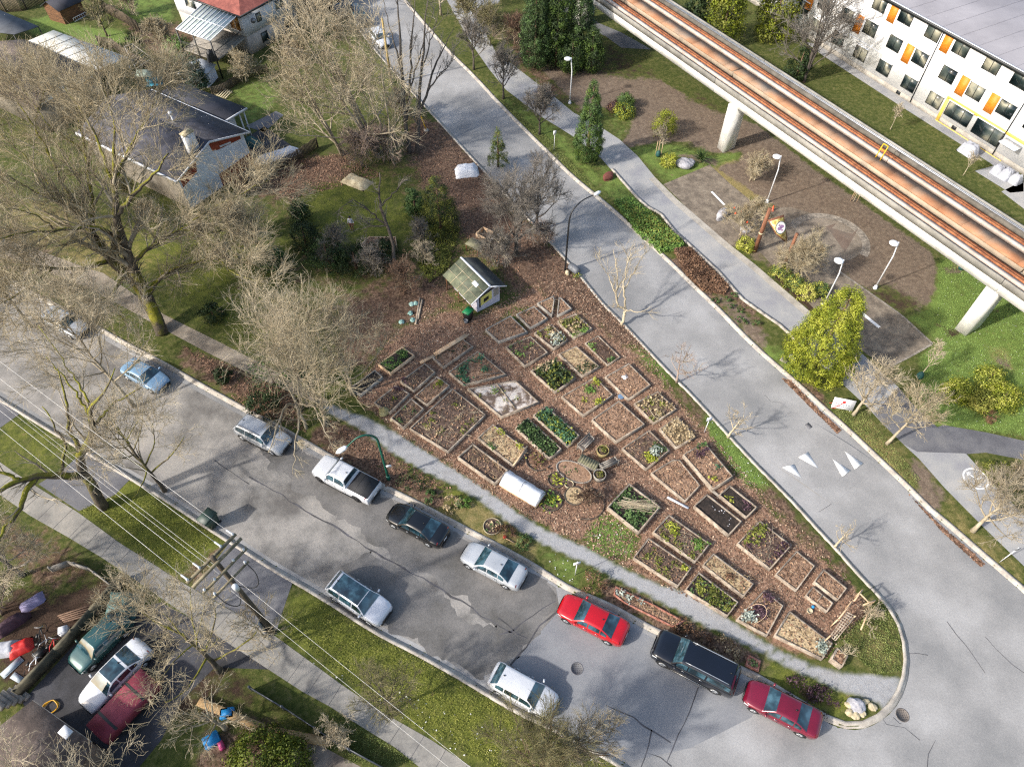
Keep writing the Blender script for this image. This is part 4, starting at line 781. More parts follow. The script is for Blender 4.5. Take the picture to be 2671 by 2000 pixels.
rl, rr = gm - sgn * 2.1, gm + sgn * 1.8
mb = MB(); mb.slab([V3(gm + fo, 2.98), V3(rl + fo, 1.9), V3(rl + gd * (LG + .3), 1.9), V3(gm + gd * (LG + .3), 2.98)], .05); rf1 = mb.build('roof', mossroof, gs)
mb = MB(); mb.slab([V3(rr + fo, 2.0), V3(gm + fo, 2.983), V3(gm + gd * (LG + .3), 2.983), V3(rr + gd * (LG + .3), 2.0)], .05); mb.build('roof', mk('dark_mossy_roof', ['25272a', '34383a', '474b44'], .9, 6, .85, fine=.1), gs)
mb = MB()
for t in (.33, .66): mb.beam(V3(gm * (1 - t) + rl * t + fo, 3.0 - 1.08 * t), V3(gm * (1 - t) + rl * t + gd * (LG + .3), 3.0 - 1.08 * t), .04, .03)
for k in range(1, 4): q = gd * (LG * k / 4); mb.beam(V3(gm + q, 3.0), V3(rl + q, 1.92), .04, .03)
mb.build('battens', rock_tan, gs)
mb = MB(); mb.beam(V3(gm + fo, 3.02), V3(gm + gd * (LG + .3), 3.02), .2, .05); mb.beam(V3(gm + fo * 1.05, 2.95), V3(rl + fo * 1.05, 1.87), .05, .12); mb.beam(V3(gm + fo * 1.05, 2.95), V3(rr + fo * 1.05, 1.97), .05, .12); mb.build('ridge_flashing', white_paintw, gs)
mb = MB(); q0 = gm * .75 + rl * .25; mb.slab([V3(q0 + gd * .6, 2.75), V3(q0 - sgn * .35 + gd * .6, 2.57), V3(q0 - sgn * .35 + gd * 1.3, 2.57), V3(q0 + gd * 1.3, 2.75)], .02); mb.build('skylight', white_wall, gs)
def gpq(s, z, o=.0): p = gF1 + sgn * s - gd * o; return np.array([p[0], p[1], z])
mb = MB(); mb.face([gpq(.25, .55, .006), gpq(.25, 1.95, .006), gpq(1.9, 2.35, .006), gpq(1.95, 2.1, .006), gpq(.4, 1.7, .006), gpq(.4, .5, .006)]); mb.build('trim', frame_dark, gs)
mb = MB(); mb.face([gpq(.42, .7, .012), gpq(.42, 1.72, .012), gpq(1.65, 1.98, .012), gpq(1.65, .95, .012)]); mb.build('window_frame', mk('pale_yellow_paint', ['c9bf62', 'd8cf78'], 3, 3, .7), gs)
mb = MB(); mb.face([gpq(.75, .95, .02), gpq(.75, 1.4, .02), gpq(1.3, 1.52, .02), gpq(1.3, 1.1, .02)]); mb.build('pane', frame_dark, gs)
mb = MB(); mb.face([gpq(1.85, 1.0, .012), gpq(1.85, 1.98, .012), gpq(2.42, 1.98, .012), gpq(2.42, 1.05, .012)]); mb.build('notice_board', grey_board, gs)
for k in (0, LG * .5, LG): mb = MB(); p = rl + sgn * .2 + gd * k; mb.box((*p, .95), (.09, .09, 1.9)); mb.build('post', brown_wood, gs)
HF = thing('house', 'house with brown shingle roof and skylight at the bottom left corner', 'house', (*G(100, 1960), 0))
ff = [np.array([*G(x, y, 3.4), 3.4]) for x, y in ((-260, 2230), (-10, 1900), (84, 1826), (238, 1934), (120, 2260))]; ff[2][2] -= .0
mb = MB().slab(ff, .15); mb.build('roof', shingle_brown, HF)
cen = sum(p[:2] for p in ff) / 5; mb = MB().prism([cen + (p[:2] - cen) * .94 for p in ff], 0, 3.2); mb.build('wall', mk('tan_siding', ['6b5d52', '7a6c60'], 1, 4, .9), HF)
p = G(170, 1908, 3.5); mb = MB(); mb.box((*p, 3.45), (.7, .5, .12), R(-30)); mb.build('skylight', white_paintw, HF)
mb = MB(); mb.beam(ff[2] - [0, 0, .05], ff[3] - [0, 0, .05], .07, .07); mb.build('gutter', grey_board, HF)
st = [(0, 1850), (25, 1800), (70, 1822), (20, 1900)]; mb = MB()
for k in range(5):
    t = k / 5; a, b = G(40 - 62 * t, 1795 + 40 * t), G(78 - 62 * t, 1822 + 40 * t); mb.beam((*a, .12 + .17 * k), (*b, .12 + .17 * k), .4, .25)
setp(mb.build('porch_steps', grey_board, org=(*G(30, 1820), 0)), 'grey plank steps climbing to the bottom left house', 'steps')
def fence(name, label, px, h, m, th=.06, post=2.4, group=None, slats=None):
    P = gp(px, LZ); t = thing(name, label, 'fence', (*P[0], 0), group=group); mb = MB(); Q = resample(P, .18 if slats else 1.0)
    if slats:
        for i, p in enumerate(Q[:-1]):
            d = Q[i + 1] - p; mb.beam((*(p + d * .1), (h + .05) / 2), (*(p + d * .85), (h + .05) / 2), th * .5, h * (1 + .05 * math.sin(i * 7.3)))
    else:
        for a, b in zip(P[:-1], P[1:]): mb.beam((*a, h / 2), (*b, h / 2), th, h)
    mb.build('panel', m, t)
    Q = resample(P, post)
    for q in Q: mb = MB(); mb.box((*q, (h + .1) / 2), (.12, .12, h + .1)); mb.build('post', m, t)
    return t
fence('board_fence', 'tall dark board fence at the top left corner yard', [(-40, 36), (60, 30), (118, 4)], 1.9, fence_wood, slats=1)
fence('board_fence', 'brown board fence running down beside the upper back lawn', [(270, 30), (330, 62), (366, 86)], 1.7, fence_wood, slats=1)
fence('board_fence', 'grey board fence between the patio roof and the trellis', [(262, 122), (300, 128), (330, 150), (480, 240)], 1.5, fence_wood, slats=1)
fence('picket_fence', 'leaning old picket fence beside the dark conifer', [(556, 250), (590, 240), (640, 205), (700, 190)], 1.2, fence_wood, slats=1)
fence('board_fence', 'weathered fence below the white crumpled tarp', [(652, 468), (720, 450), (770, 425), (830, 385)], 1.4, fence_wood, slats=1)
fence('retaining_wall', 'mossy timber wall between the cluttered yard and the driveway', [(329, 1510), (250, 1604), (160, 1705), (57, 1812)], 1.1, mk('mossy_timber', ['37342a', '4a4638', '5d5847'], 2, 5, .9, fine=.15), .22, 3)
fence('yard_fence', 'low split rail fence along the pavement beside grass', [(140, 1490), (186, 1473), (240, 1490), (300, 1535)], .8, grey_board, .08, 1.6)
fence('chain_fence', 'low black pipe fence along the pavement at the bottom', [(660, 1800), (760, 1860), (880, 1940), (1010, 2010)], 1.0, mk('fence_pipe', ['30343c', '464b54'], 3, 3, .4), .05, 2.2)
mb = MB(); a, b = G(566, 243), G(598, 255)
for k in range(7): t = k / 6; o = np.array([.55, 1.2]) * 1.0; p = a + (b - a) * t; mb.beam((*(p - o * .5), .25), (*(p + o * .6), .45), .14, .03)
for t in (-.4, .5): mb.beam((*(a + o * t), .2 + .1 * t), (*(b + o * t), .2 + .1 * t), .1, .12)
setp(mb.build('wooden_pallet', rock_tan, org=(*G(582, 250), 0)), 'pale slatted wooden pallet lying by the picket fence', 'pallet')
mb = MB(); tq = [np.array([*G(x, y, 2.2), 2.2]) for x, y in ((325, 122), (345, 115), (396, 152), (355, 180))]
for a, b in zip(tq, tq[1:] + tq[:1]): mb.beam(a, b, .08, .08)
for k in range(1, 6): t = k / 6; mb.beam(tq[0] * (1 - t) + tq[3] * t, tq[1] * (1 - t) + tq[2] * t, .05, .05)
for p in tq: mb.beam((p[0], p[1], 0), (p[0], p[1], 2.2), .08, .08)
setp(mb.build('trellis', grey_board, org=(tq[0][0], tq[0][1], 0)), 'open bare timber grape trellis frame beside the patio roof', 'trellis')
tb = thing('porch_swing', 'teal painted garden swing under a striped canopy', 'garden swing', (*G(395, 235), 0)); p = G(395, 235)
mb = MB(); mb.box((*(p + [.6, .2]), .6), (1.9, .6, .12), R(10)); mb.box((*(p + [.6, .55]), 1.0), (1.9, .1, .7), R(10)); mb.build('seat', mk('teal_paint', ['0f6f86', '1b8aa2'], 2, 3, .6), tb)
mb = MB(); mb.slab([V3(p + [-1.2, -.4], 1.9), V3(p + [.9, -.4], 1.9), V3(p + [.9, 1.0], 2.1), V3(p + [-1.2, 1.0], 2.1)], .04); mb.build('canopy', mk('striped_canopy', ['5c665c', '8e9a8a'], 4, 1, .8, stretch=(1, .01, 1)), tb)
mb = MB()
for q in ((-1.1, -.3), (.8, -.3), (.8, .9), (-1.1, .9)): mb.tube([(*(p + q), 0), (*(p + q), 1.95)], .04, 6)
mb.build('frame', frame_dark, tb)
tyre_m = mk('tyre', ['0f0f10', '17171a'], 6, 3, .85); rim_m = mk('alloy_rim', ['a3a6aa', 'b6b9bd'], 5, 2, .3, metal=.7); rim_dark = mk('dark_rim', ['1a1b1d', '26282b'], 5, 2, .35, metal=.5)
car_glass = mk('car_glass', ['0d1b21', '1d3741', '3c5b68'], 1.3, 2, .04, spec=.9, coat=.6); head_m = mk('headlight', ['b8bcc0', 'cfd3d6'], 4, 2, .15, coat=.5); tail_m = mk('taillight', ['8a0f14', 'a3161b'], 4, 2, .2, coat=.5)  # blue sky reflection in car windows is painted into the glass colour
plate_m = mk('number_plate', ['c4c6c9'], rough=.5); trim_m = mk('black_trim', ['101113', '191a1c'], 4, 2, .5); chrome = mk('chrome_trim', ['b9bbbe'], rough=.2, metal=.8)
def paintm(n, cols, metal=.25): return mk(n, cols, .6, 3, .28, metal=metal, coat=.9, spec=.5)
P_white = paintm('white_car_paint', ['b9bcc2', 'c6c9ce'], 0); P_silver = paintm('silver_car_paint', ['9a9ea3', 'a9adb2'], .12); P_black = paintm('black_car_paint', ['07080a', '0c0e11'], .2); P_navy = paintm('navy_black_paint', ['080b13', '0d121e'], .2)
P_red = paintm('red_car_paint', ['a50512', 'b30818'], .1); P_maroon = paintm('maroon_car_paint', ['6a0f26', '781430'], .25); P_blue = paintm('lightblue_car_paint', ['6b8cab', '7d9dba'], .1); P_sgrey = paintm('pale_silver_paint', ['b0b4be', 'bec2ca'], .1); P_teal = paintm('teal_car_paint', ['1d4344', '285253'], .3); P_drk = paintm('charcoal_car_paint', ['1a1c20', '22252a'], .3)
KIND = {  # L, W, H, body profile (t, top z, half width factor), cabin (ws base, ws top, rear top, rear base), belt z front/rear
    'sedan': (4.8, 1.83, 1.45, [(0, .50, .60), (.012, .60, .74), (.04, .70, .86), (.09, .77, .94), (.18, .85, .985), (.27, .93, 1), (.5, .95, 1), (.72, .98, 1), (.84, 1.02, .985), (.93, 1.02, .95), (.98, .95, .86), (1, .80, .72)], (.255, .41, .67, .845)),
    'hatch': (4.3, 1.78, 1.5, [(0, .5, .62), (.015, .62, .76), (.05, .74, .88), (.11, .82, .95), (.2, .9, .99), (.27, .96, 1), (.5, .98, 1), (.75, 1.0, 1), (.9, 1.0, .97), (.97, .95, .9), (1, .8, .78)], (.24, .39, .84, .965)),
    'suv': (4.75, 1.88, 1.68, [(0, .55, .64), (.015, .72, .78), (.04, .86, .9), (.1, .96, .96), (.19, 1.02, .99), (.26, 1.06, 1), (.5, 1.08, 1), (.75, 1.09, 1), (.92, 1.09, .975), (.975, 1.02, .92), (1, .85, .82)], (.235, .37, .87, .97)),
    'bigsuv': (5.55, 2.05, 1.92, [(0, .6, .70), (.012, .85, .84), (.03, 1.04, .92), (.08, 1.12, .97), (.18, 1.17, .99), (.25, 1.2, 1), (.5, 1.22, 1), (.75, 1.22, 1), (.94, 1.22, .98), (.98, 1.15, .94), (1, .9, .86)], (.245, .355, .915, .985)),
    'pickup': (5.4, 1.93, 1.82, [(0, .6, .70), (.012, .82, .83), (.03, .98, .92), (.09, 1.06, .97), (.19, 1.1, .99), (.25, 1.12, 1), (.5, 1.14, 1), (.62, 1.14, 1), (.64, 1.14, 1), (.96, 1.14, .99), (.99, 1.12, .96), (1, .9, .94)], (.245, .345, .585, .632)),
}
def car(name, label, cat, px, az, kind, paint, group=None, scale=1.0, rims=rim_m, roof=None, rails=None, extra=None, zmid=.7, ground=0.0, tr=None, panel=None):
    L, W, H, prof, cab = KIND[kind]; L *= scale
    c = G(px[0], px[1], zmid); t = thing(name, label, cat, (c[0], c[1], ground), R(az), group)
    hw = W / 2; X = lambda u: L / 2 - u * L
    us = np.array([p[0] for p in prof]); zt = np.array([p[1] for p in prof]); wf = np.array([p[2] for p in prof])
    fz = lambda u: float(np.interp(u, us, zt)); fw = lambda u: float(np.interp(u, us, wf)) * hw
    # lower body
    sec = sorted(set(list(us) + [.15, .22, .33, .42, .58, .66, .78, .88])); rings = []
    for u in sec:
        z, wv = fz(u), fw(u); zb = .2 if .04 < u < .97 else .28; cr = .035 + .02 * (u < .25)
        half = [(0, z + cr), (wv * .55, z + cr * .75), (wv * .86, z + .005), (wv * .965, z - .05), (wv, z - .18), (wv * 1.0, .55), (wv * .985, .36), (wv * .94, zb + .02), (wv * .8, zb)]
        rings.append([(X(u), y, zz) for y, zz in half] + [(X(u), -y, zz) for y, zz in half[:0:-1]])
    n = len(rings[0]); mb = MB(); V = [p for r in rings for p in r]
    F = [(i * n + k, (i + 1) * n + k, (i + 1) * n + (k + 1) % n, i * n + (k + 1) % n) for i in range(len(rings) - 1) for k in range(n)]
    F += [tuple(range(n)), tuple(range((len(rings) - 1) * n + n - 1, (len(rings) - 1) * n - 1, -1))]; mb.add(V, F)
    # cabin surface
    x0, x1, x2, x3 = cab; zroof = H
    def zr(u):
        if u <= x1: s = (u - x0) / (x1 - x0); return fz(x0) + (zroof - .03 - fz(x0)) * (1 - (1 - s) ** 1.25)
        if u >= x2: s = (x3 - u) / (x3 - x2); return fz(x3) + (zroof - .05 - fz(x3)) * (1 - (1 - s) ** 1.3)
        s = (u - x1) / (x2 - x1); return zroof - .03 - .02 * s + .035 * math.sin(math.pi * s)
    def S(u, q, off=0.0):
        zb = fz(u) - .02; z = max(zr(u), zb + .004); wb = fw(u) * .955; f = (z - zb) / (zroof - zb); wt = wb - (wb - hw * (.70 if kind != 'bigsuv' else .78)) * min(1, f) ** 1.0
        ze = z - .045 * min(1, f * 2)
        if q < .5: s = q / .5; y, zz = wb + (wt - wb) * s + .03 * math.sin(math.pi * s) * f, zb + (ze - zb) * s
        else: s = (q - .5) / .5; y, zz = wt * (1 - s), ze + (z - ze) * (1 - (1 - s) ** 2.2)
        return np.array([X(u), y + off * (q < .75), zz + off * (q >= .4)])
    def patch(mb, ua, ub, qa, qb, nu=5, nq=4, off=0.0, side=1):
        V = []
        for i in range(nu + 1):
            for j in range(nq + 1):
                p = S(ua + (ub - ua) * i / nu, qa + (qb - qa) * j / nq, off); V.append((p[0], side * p[1], p[2]))
        F = [(i * (nq + 1) + j, (i + 1) * (nq + 1) + j, (i + 1) * (nq + 1) + j + 1, i * (nq + 1) + j + 1) for i in range(nu) for j in range(nq)]
        mb.add(V, F if side < 0 else [f[::-1] for f in F])
    for sd_ in (1, -1):
        for a, b in ((x0, x1), (x1, x2), (x2, x3)): patch(mb, a, b, 0, 1, 6, 8, 0, sd_)
    mb.cur = 1
    fa_, ra_ = (.175, .80) if kind != 'pickup' else (.165, .80)
    wr = {'sedan': .325, 'hatch': .315, 'suv': .36, 'bigsuv': .41, 'pickup': .39}[kind]
    for u in (fa_, ra_):
        for sd_ in (1, -1):
            V = [(X(u) + (wr + .07) * math.cos(a), sd_ * (fw(u) + .004), wr + (wr + .07) * math.sin(a)) for a in np.linspace(-.3, math.pi + .3, 15)]
            mb.add(V, [tuple(range(15)) if sd_ < 0 else tuple(range(14, -1, -1))])
    for u, zz in ((.0, .38), (1.0, .38)): mb.box((X(u) + (.01 if u == 0 else -.01), 0, zz), (.06, W * .6, .16))
    if kind in ('suv', 'bigsuv', 'pickup'):
        for sd_ in (1, -1): mb.box((0, sd_ * hw * .985, .3), (L * .6, .06, .16))
    if kind == 'bigsuv':
        mb.cur = 2
        for sd_ in (1, -1): mb.box((0, sd_ * (hw * 1.0), .34), (L * .45, .05, .05))
    body = mb.build('body', [paint, trim_m, chrome], t, smooth=True, local=True)
    body.data.polygons.foreach_set('use_smooth', np.ones(len(body.data.polygons), bool))
    g = .007
    if roof:
        mb = MB()
        for sd_ in (1, -1): patch(mb, x1 + .005, x2 - .03, .54, 1, 6, 4, .006, sd_)
        mb.build('sunroof', roof, t, smooth=True, local=True)
    for nm, (a, b) in (('windscreen', (x0 + .012, x1 - .006)), ('rear_window', (x2 + .006, x3 - .014))):
        mb = MB()
        for sd_ in (1, -1): patch(mb, a, b, .53, 1, 5, 4, .01, sd_)
        mb.build(nm, car_glass, t, smooth=True, local=True)
    cuts = {'sedan': [(x0 + .075, .475), (.49, .655), (.668, .76)], 'hatch': [(x0 + .075, .49), (.505, .72), (.735, .86)], 'suv': [(x0 + .065, .46), (.475, .685), (.70, .89)], 'bigsuv': [(x0 + .06, .43), (.445, .64), (.66, .93)], 'pickup': [(x0 + .055, .425), (.44, .60)]}[kind]
    for a, b in cuts:
        for sd_ in (1, -1): mb = MB(); patch(mb, a, b, .10, .43, 3, 3, .008, sd_); mb.build('side_window', car_glass, t, smooth=True, local=True)
    for u in (fa_, ra_):
        for sd_ in (1, -1):
            mb = MB(); c_ = (X(u), sd_ * (fw(u) - .095), wr); mb.lathe([(wr * .6, -.11), (wr * .96, -.11), (wr, -.07), (wr, .07), (wr * .96, .11), (wr * .6, .11)], c_, 20, 'y'); wh = mb.build('wheel', tyre_m, t, smooth=False, local=True)
            mb = MB(); mb.lathe([(wr * .66, -.112), (wr * .66, .112)], c_, 16, 'y')
            for k in range(5):
                a = k * 2 * math.pi / 5; p = np.array(c_) + np.array([0, sd_ * .116, 0]); mb.beam(p, p + np.array([wr * .6 * math.cos(a), 0, wr * .6 * math.sin(a)]), .05, .02, up=(0, 1, 0))
            r_ = mb.build('rim', rims, wh, local=True)
    for sd_ in (1, -1):
        mb = MB(); u = .03; mb.add([(X(.012) + .006, sd_ * fw(.02) * .62, fz(.02) - .03), (X(.03), sd_ * (fw(.035) - .01), fz(.03) - .04), (X(.085), sd_ * (fw(.08) + .006), fz(.08) - .045), (X(.085), sd_ * (fw(.08) + .008), fz(.08) - .15), (X(.03), sd_ * (fw(.035) + .006), fz(.03) - .19), (X(.008) + .01, sd_ * fw(.012) * .64, fz(.012) - .12)], [(0, 1, 4, 5), (1, 2, 3, 4)]); mb.build('headlight', head_m, t, local=True)
        mb = MB(); mb.add([(X(.99) - .006, sd_ * fw(.99) * .6, fz(.985) - .01), (X(.955), sd_ * (fw(.955) + .004), fz(.955) + .004), (X(.955), sd_ * (fw(.955) + .008), fz(.955) - .2), (X(1.0) - .008, sd_ * fw(1) * .66, fz(.985) - .18), (X(.945), sd_ * fw(.945) * .8, fz(.945) + .035)], [(0, 1, 2, 3), (0, 4, 1)]); mb.build('taillight', tail_m, t, local=True)
        mb = MB(); um = x0 + .055; mb.box((X(um), sd_ * (fw(um) + .1), fz(um) + .09), (.12, .2, .13), R(12 * sd_)); mb.build('mirror', paint, t, local=True)
        for u in cuts[:2]: mb = MB(); mb.box((X(u[1] - .03), sd_ * (fw(u[1]) + .012), fz(u[1]) - .12), (.19, .03, .035)); mb.build('door_handle', chrome if paint not in (P_white,) else paint, t, local=True)
    mb = MB(); mb.box((X(1) - .012, 0, .74 if kind == 'sedan' else .62), (.02, .36, .16)); mb.build('number_plate', plate_m, t, local=True)
    mb = MB(); mb.box((X(0) + .02, 0, .55), (.03, W * .45, .12 if kind == 'sedan' else .22)); mb.build('grille', trim_m, t, local=True)
    mb = MB()
    for u in (x0 + .02, cuts[0][1] + .007, cuts[-1][0] - .01 if len(cuts) > 2 else .615):
        for sd_ in (1, -1): mb.box((X(u), sd_ * (fw(u) - .0), .62), (.012, .012, .56))
    mb.build('door_gaps', trim_m, t, local=True)
    if rails:
        for sd_ in (1, -1):
            P = [S(u, .56) for u in np.linspace(x1 + .03, x2 - .02, 7)]; mb = MB(); mb.tube([(p[0], sd_ * p[1], p[2] + .06) for p in P], .028, 6); mb.build('roof_rail', rails, t, local=True)
    if kind == 'pickup':
        xa, xb = X(.645), X(.985); mb = MB(); mb.box(((xa + xb) / 2, 0, 1.19), (xa - xb, W * .86, .05)); cv = mb.build('bed_cover', mk('tonneau', ['1b1c1f', '25262a'], 3, 4, .8), t, local=True)
        mb = MB()
        for k in (1, 2): mb.box((xa + (xb - xa) * k / 3, 0, 1.217), (.03, W * .85, .006))
        mb.build('cover_seams', trim_m, cv, local=True)
        mb = MB(); mb.box((X(.99), 0, .98), (.06, W * .9, .36)); mb.build('tailgate', paint, t, local=True)
    mb = MB(); p = S(x2 - .035, 1.0); mb.box((p[0], 0, p[2] + .03), (.12, .04, .07)); mb.build('antenna', trim_m, t, local=True)
    return t
KG = 'cars parked along the kerb'
U_, D_ = 150.5, -29.5
car('parked_pickup', 'white crew cab pickup truck with black folding bed cover', 'pickup truck', (902, 1246), 151.5, 'pickup', P_white, KG, rims=rim_dark, zmid=.8)
car('parked_suv', 'silver wagon with pale roof half hidden under overhanging bare twigs', 'car', (684, 1131), -28, 'suv', P_silver, KG, rails=metal_grey, zmid=.8)
car('parked_sedan', 'glossy black sedan parked just behind the white pickup', 'car', (1089, 1366), 151.0, 'sedan', P_black, KG)
car('parked_sedan', 'silver sedan between the black sedan and the red sedan', 'car', (1287, 1472), 151, 'sedan', P_silver, KG)
car('parked_sedan', 'bright red sedan with dark windows at the asphalt patch edge', 'car', (1547, 1613), 152, 'sedan', P_red, KG, roof=None)
car('parked_suv', 'large navy black SUV with silver roof rails and chrome wheels', 'SUV', (1815, 1725), 152, 'bigsuv', P_navy, KG, rails=chrome, zmid=.9)
car('parked_sedan', 'dark maroon sedan, last in the row before the curved kerb tip', 'car', (2042, 1846), 152, 'sedan', P_maroon, KG, .97)
car('parked_suv', 'pale silver crossover with black glass roof beside the grass verge', 'SUV', (935, 1558), -32, 'suv', P_sgrey, KG, roof=car_glass, zmid=.8)
car('parked_sedan', 'white sedan with leaf specked hood above the big bare bush', 'car', (1366, 1798), -28, 'hatch', P_white, KG, 1.05)
car('parked_car', 'light blue car glimpsed through bare branches on the left street', 'car', (378, 977), -30, 'sedan', P_blue, KG, .92)
car('parked_car', 'silver car far left beneath the largest bare tree', 'car', (168, 838), -30, 'sedan', P_silver, KG)
dz = G(228, 1852, 1.0) - G(385, 1690, 1.0)
AZD = math.degrees(math.atan2(dz[1], dz[0]))
car('driveway_car', 'white sedan with black glass roof panel in the dark driveway', 'car', (302, 1760), AZD, 'sedan', P_white, 'cars in the driveway', .98, roof=car_glass, ground=LZ)
car('driveway_car', 'dark teal car under branches beside the timber wall', 'car', (262, 1672), AZD, 'hatch', P_teal, 'cars in the driveway', .95, ground=LZ)
car('parked_car', 'white hatchback parked at the top of the upper road', 'car', (990, 98), -62, 'hatch', P_white, 'cars at the top of the upper road')
car('parked_suv', 'dark SUV behind tree branches at the top of the road', 'SUV', (935, 42), -62, 'suv', P_drk, 'cars at the top of the upper road')
car('parked_suv', 'black car nearest the house hedge at the top edge', 'car', (880, 22), -60, 'suv', P_black, 'cars at the top of the upper road')
rt = thing('cargo_trailer', 'faded red tarpaulined trailer with two dark straps beside white driveway sedan', 'trailer', (*G(345, 1850), LZ), R(AZD))
redtarp = mk('faded_red_tarp', ['6e2430', '803040', '8c3c4a'], 1.2, 5, .7, .3, 5)
mb = MB(); L_, W_ = 4.0, 1.75; prof = [(-W_ / 2, .55), (W_ / 2, .55), (W_ / 2, 1.25), (W_ * .42, 1.38), (0, 1.44), (-W_ * .42, 1.38), (-W_ / 2, 1.25)]; n = len(prof)
mb.add([(L_ / 2 * s, y, z) for s in (-1, -.33, .33, 1) for y, z in prof], [(i * n + k, i * n + (k + 1) % n, (i + 1) * n + (k + 1) % n, (i + 1) * n + k)[::-1] for i in range(3) for k in range(n)] + [tuple(range(n)), tuple(range(4 * n - 1, 3 * n - 1, -1))]); mb.build('tarp_body', redtarp, rt, local=True)
for x in (-.9, 1.1): mb = MB(); mb.add([(x + s * .08, y * 1.01, z * 1.008) for s in (-1, 1) for y, z in prof[2:]], [(k, k + 1, k + 6, k + 5) for k in range(4)]); mb.build('strap', trim_m, rt, local=True)
for x, y in ((-.8, .86), (-.8, -.86), (.9, .86), (.9, -.86)): mb = MB(); mb.lathe([(.2, -.1), (.32, -.1), (.32, .1), (.2, .1)], (x, y, .32), 14, 'y'); mb.build('wheel', tyre_m, rt, local=True)
mb = MB(); mb.box((0, 0, .45), (L_ * .98, W_ * .9, .18)); mb.build('chassis', trim_m, rt, local=True)
def quads_at(C, N, S, rn, aspect=.6):
    """leaf quads: centres C (n,3), normals N (n,3), sizes S (n,)"""
    n = len(C); N = N / (np.linalg.norm(N, axis=1, keepdims=True) + 1e-9)
    A = rn.normal(size=(n, 3)); A -= (A * N).sum(1, keepdims=True) * N; A /= np.linalg.norm(A, axis=1, keepdims=True) + 1e-9; B = np.cross(N, A)
    a, b = A * (S / 2)[:, None], B * (S * aspect / 2)[:, None]
    V = np.stack([C - a, C + b - a * .1, C + a, C - b - a * .1], 1).reshape(-1, 3)
    return V, np.arange(n * 4).reshape(n, 4)
def leaf_obj(name, C, N, S, m, parent=None, org=None, rn=None, aspect=.6):
    V, F = quads_at(np.asarray(C), np.asarray(N), np.asarray(S), rn, aspect); return npmesh(name, V, F, m, parent, org)
def sticks(name, A, B, r, m, parent=None, org=None, sides=3, bend=0.0, rn=None):
    A, B = np.asarray(A), np.asarray(B); M_ = (A + B) / 2
    if bend: M_ = M_ + rn.normal(0, bend, M_.shape)
    P = np.stack([A, M_, B], 1); rr = np.broadcast_to(np.asarray(r, float).reshape(-1, 1) if np.ndim(r) else np.full((len(A), 1), r), (len(A), 1)) * np.array([[1, .8, .45]])
    V, F = tube_np(P, rr, sides); return npmesh(name, V, F, m, parent, org)
def in_poly(poly, n, rn, inset=.12):
    poly = np.array(poly); lo, hi = poly.min(0), poly.max(0); out = np.zeros((0, 2))
    for _ in range(30):
        p = lo + rn.random((n * 3, 2)) * (hi - lo); p = p[sdist(p, poly) < -inset]; out = np.vstack([out, p])
        if len(out) >= n: break
    return out[:n]
def inset(poly, d):
    P = np.array(poly); n = len(P); area = sum(P[i][0] * P[(i + 1) % n][1] - P[(i + 1) % n][0] * P[i][1] for i in range(n)); sg = 1 if area > 0 else -1; out = []
    for i in range(n):
        a, b, c = P[i - 1], P[i], P[(i + 1) % n]; e1 = (b - a) / np.linalg.norm(b - a); e2 = (c - b) / np.linalg.norm(c - b)
        n1, n2 = sg * np.array([-e1[1], e1[0]]), sg * np.array([-e2[1], e2[0]]); m = (n1 + n2); m /= max(.3, (m @ m) / 2); out.append(b + m * d)
    return np.array(out)
soil_leaf = mk('bed_leaf_mulch', ['54402f', '7a5f4b', '9b7e67', '705644', 'a8907a'], 2.6, 7, .95, .6, 12, fine=.3, fscale=11, lo=.3, hi=.7)
soil_dark = mk('bed_dark_soil', ['1d1815', '2b231e', '3a302a'], 4, 5, .95, .5, 14, fine=.25, fscale=12)
soil_brown = mk('bed_brown_soil', ['3b2e25', '54433a', '6e5a4d'], 4, 6, .95, .6, 12, fine=.3, fscale=12)
soil_straw = mk('bed_straw', ['7d6a4f', '9b8564', 'b8a381', '6b5743'], 3, 6, .95, .6, 12, fine=.25, fscale=12)
soil_pale = mk('bed_pale_gravel', ['5d4f45', '8c8078', 'b3aaa2', 'bdb6ae'], 1.1, 6, .95, .4, 14, fine=.15, fscale=12, lo=.44, hi=.58)
litter_m = mk('bed_fallen_leaf', ['5c4433', '84664f', 'a58a70'], 2, 3, .85, island=.5)
SOIL = {'leaf': soil_leaf, 'dark': soil_dark, 'brown': soil_brown, 'straw': soil_straw, 'pale': soil_pale}
BG = 'raised garden beds'
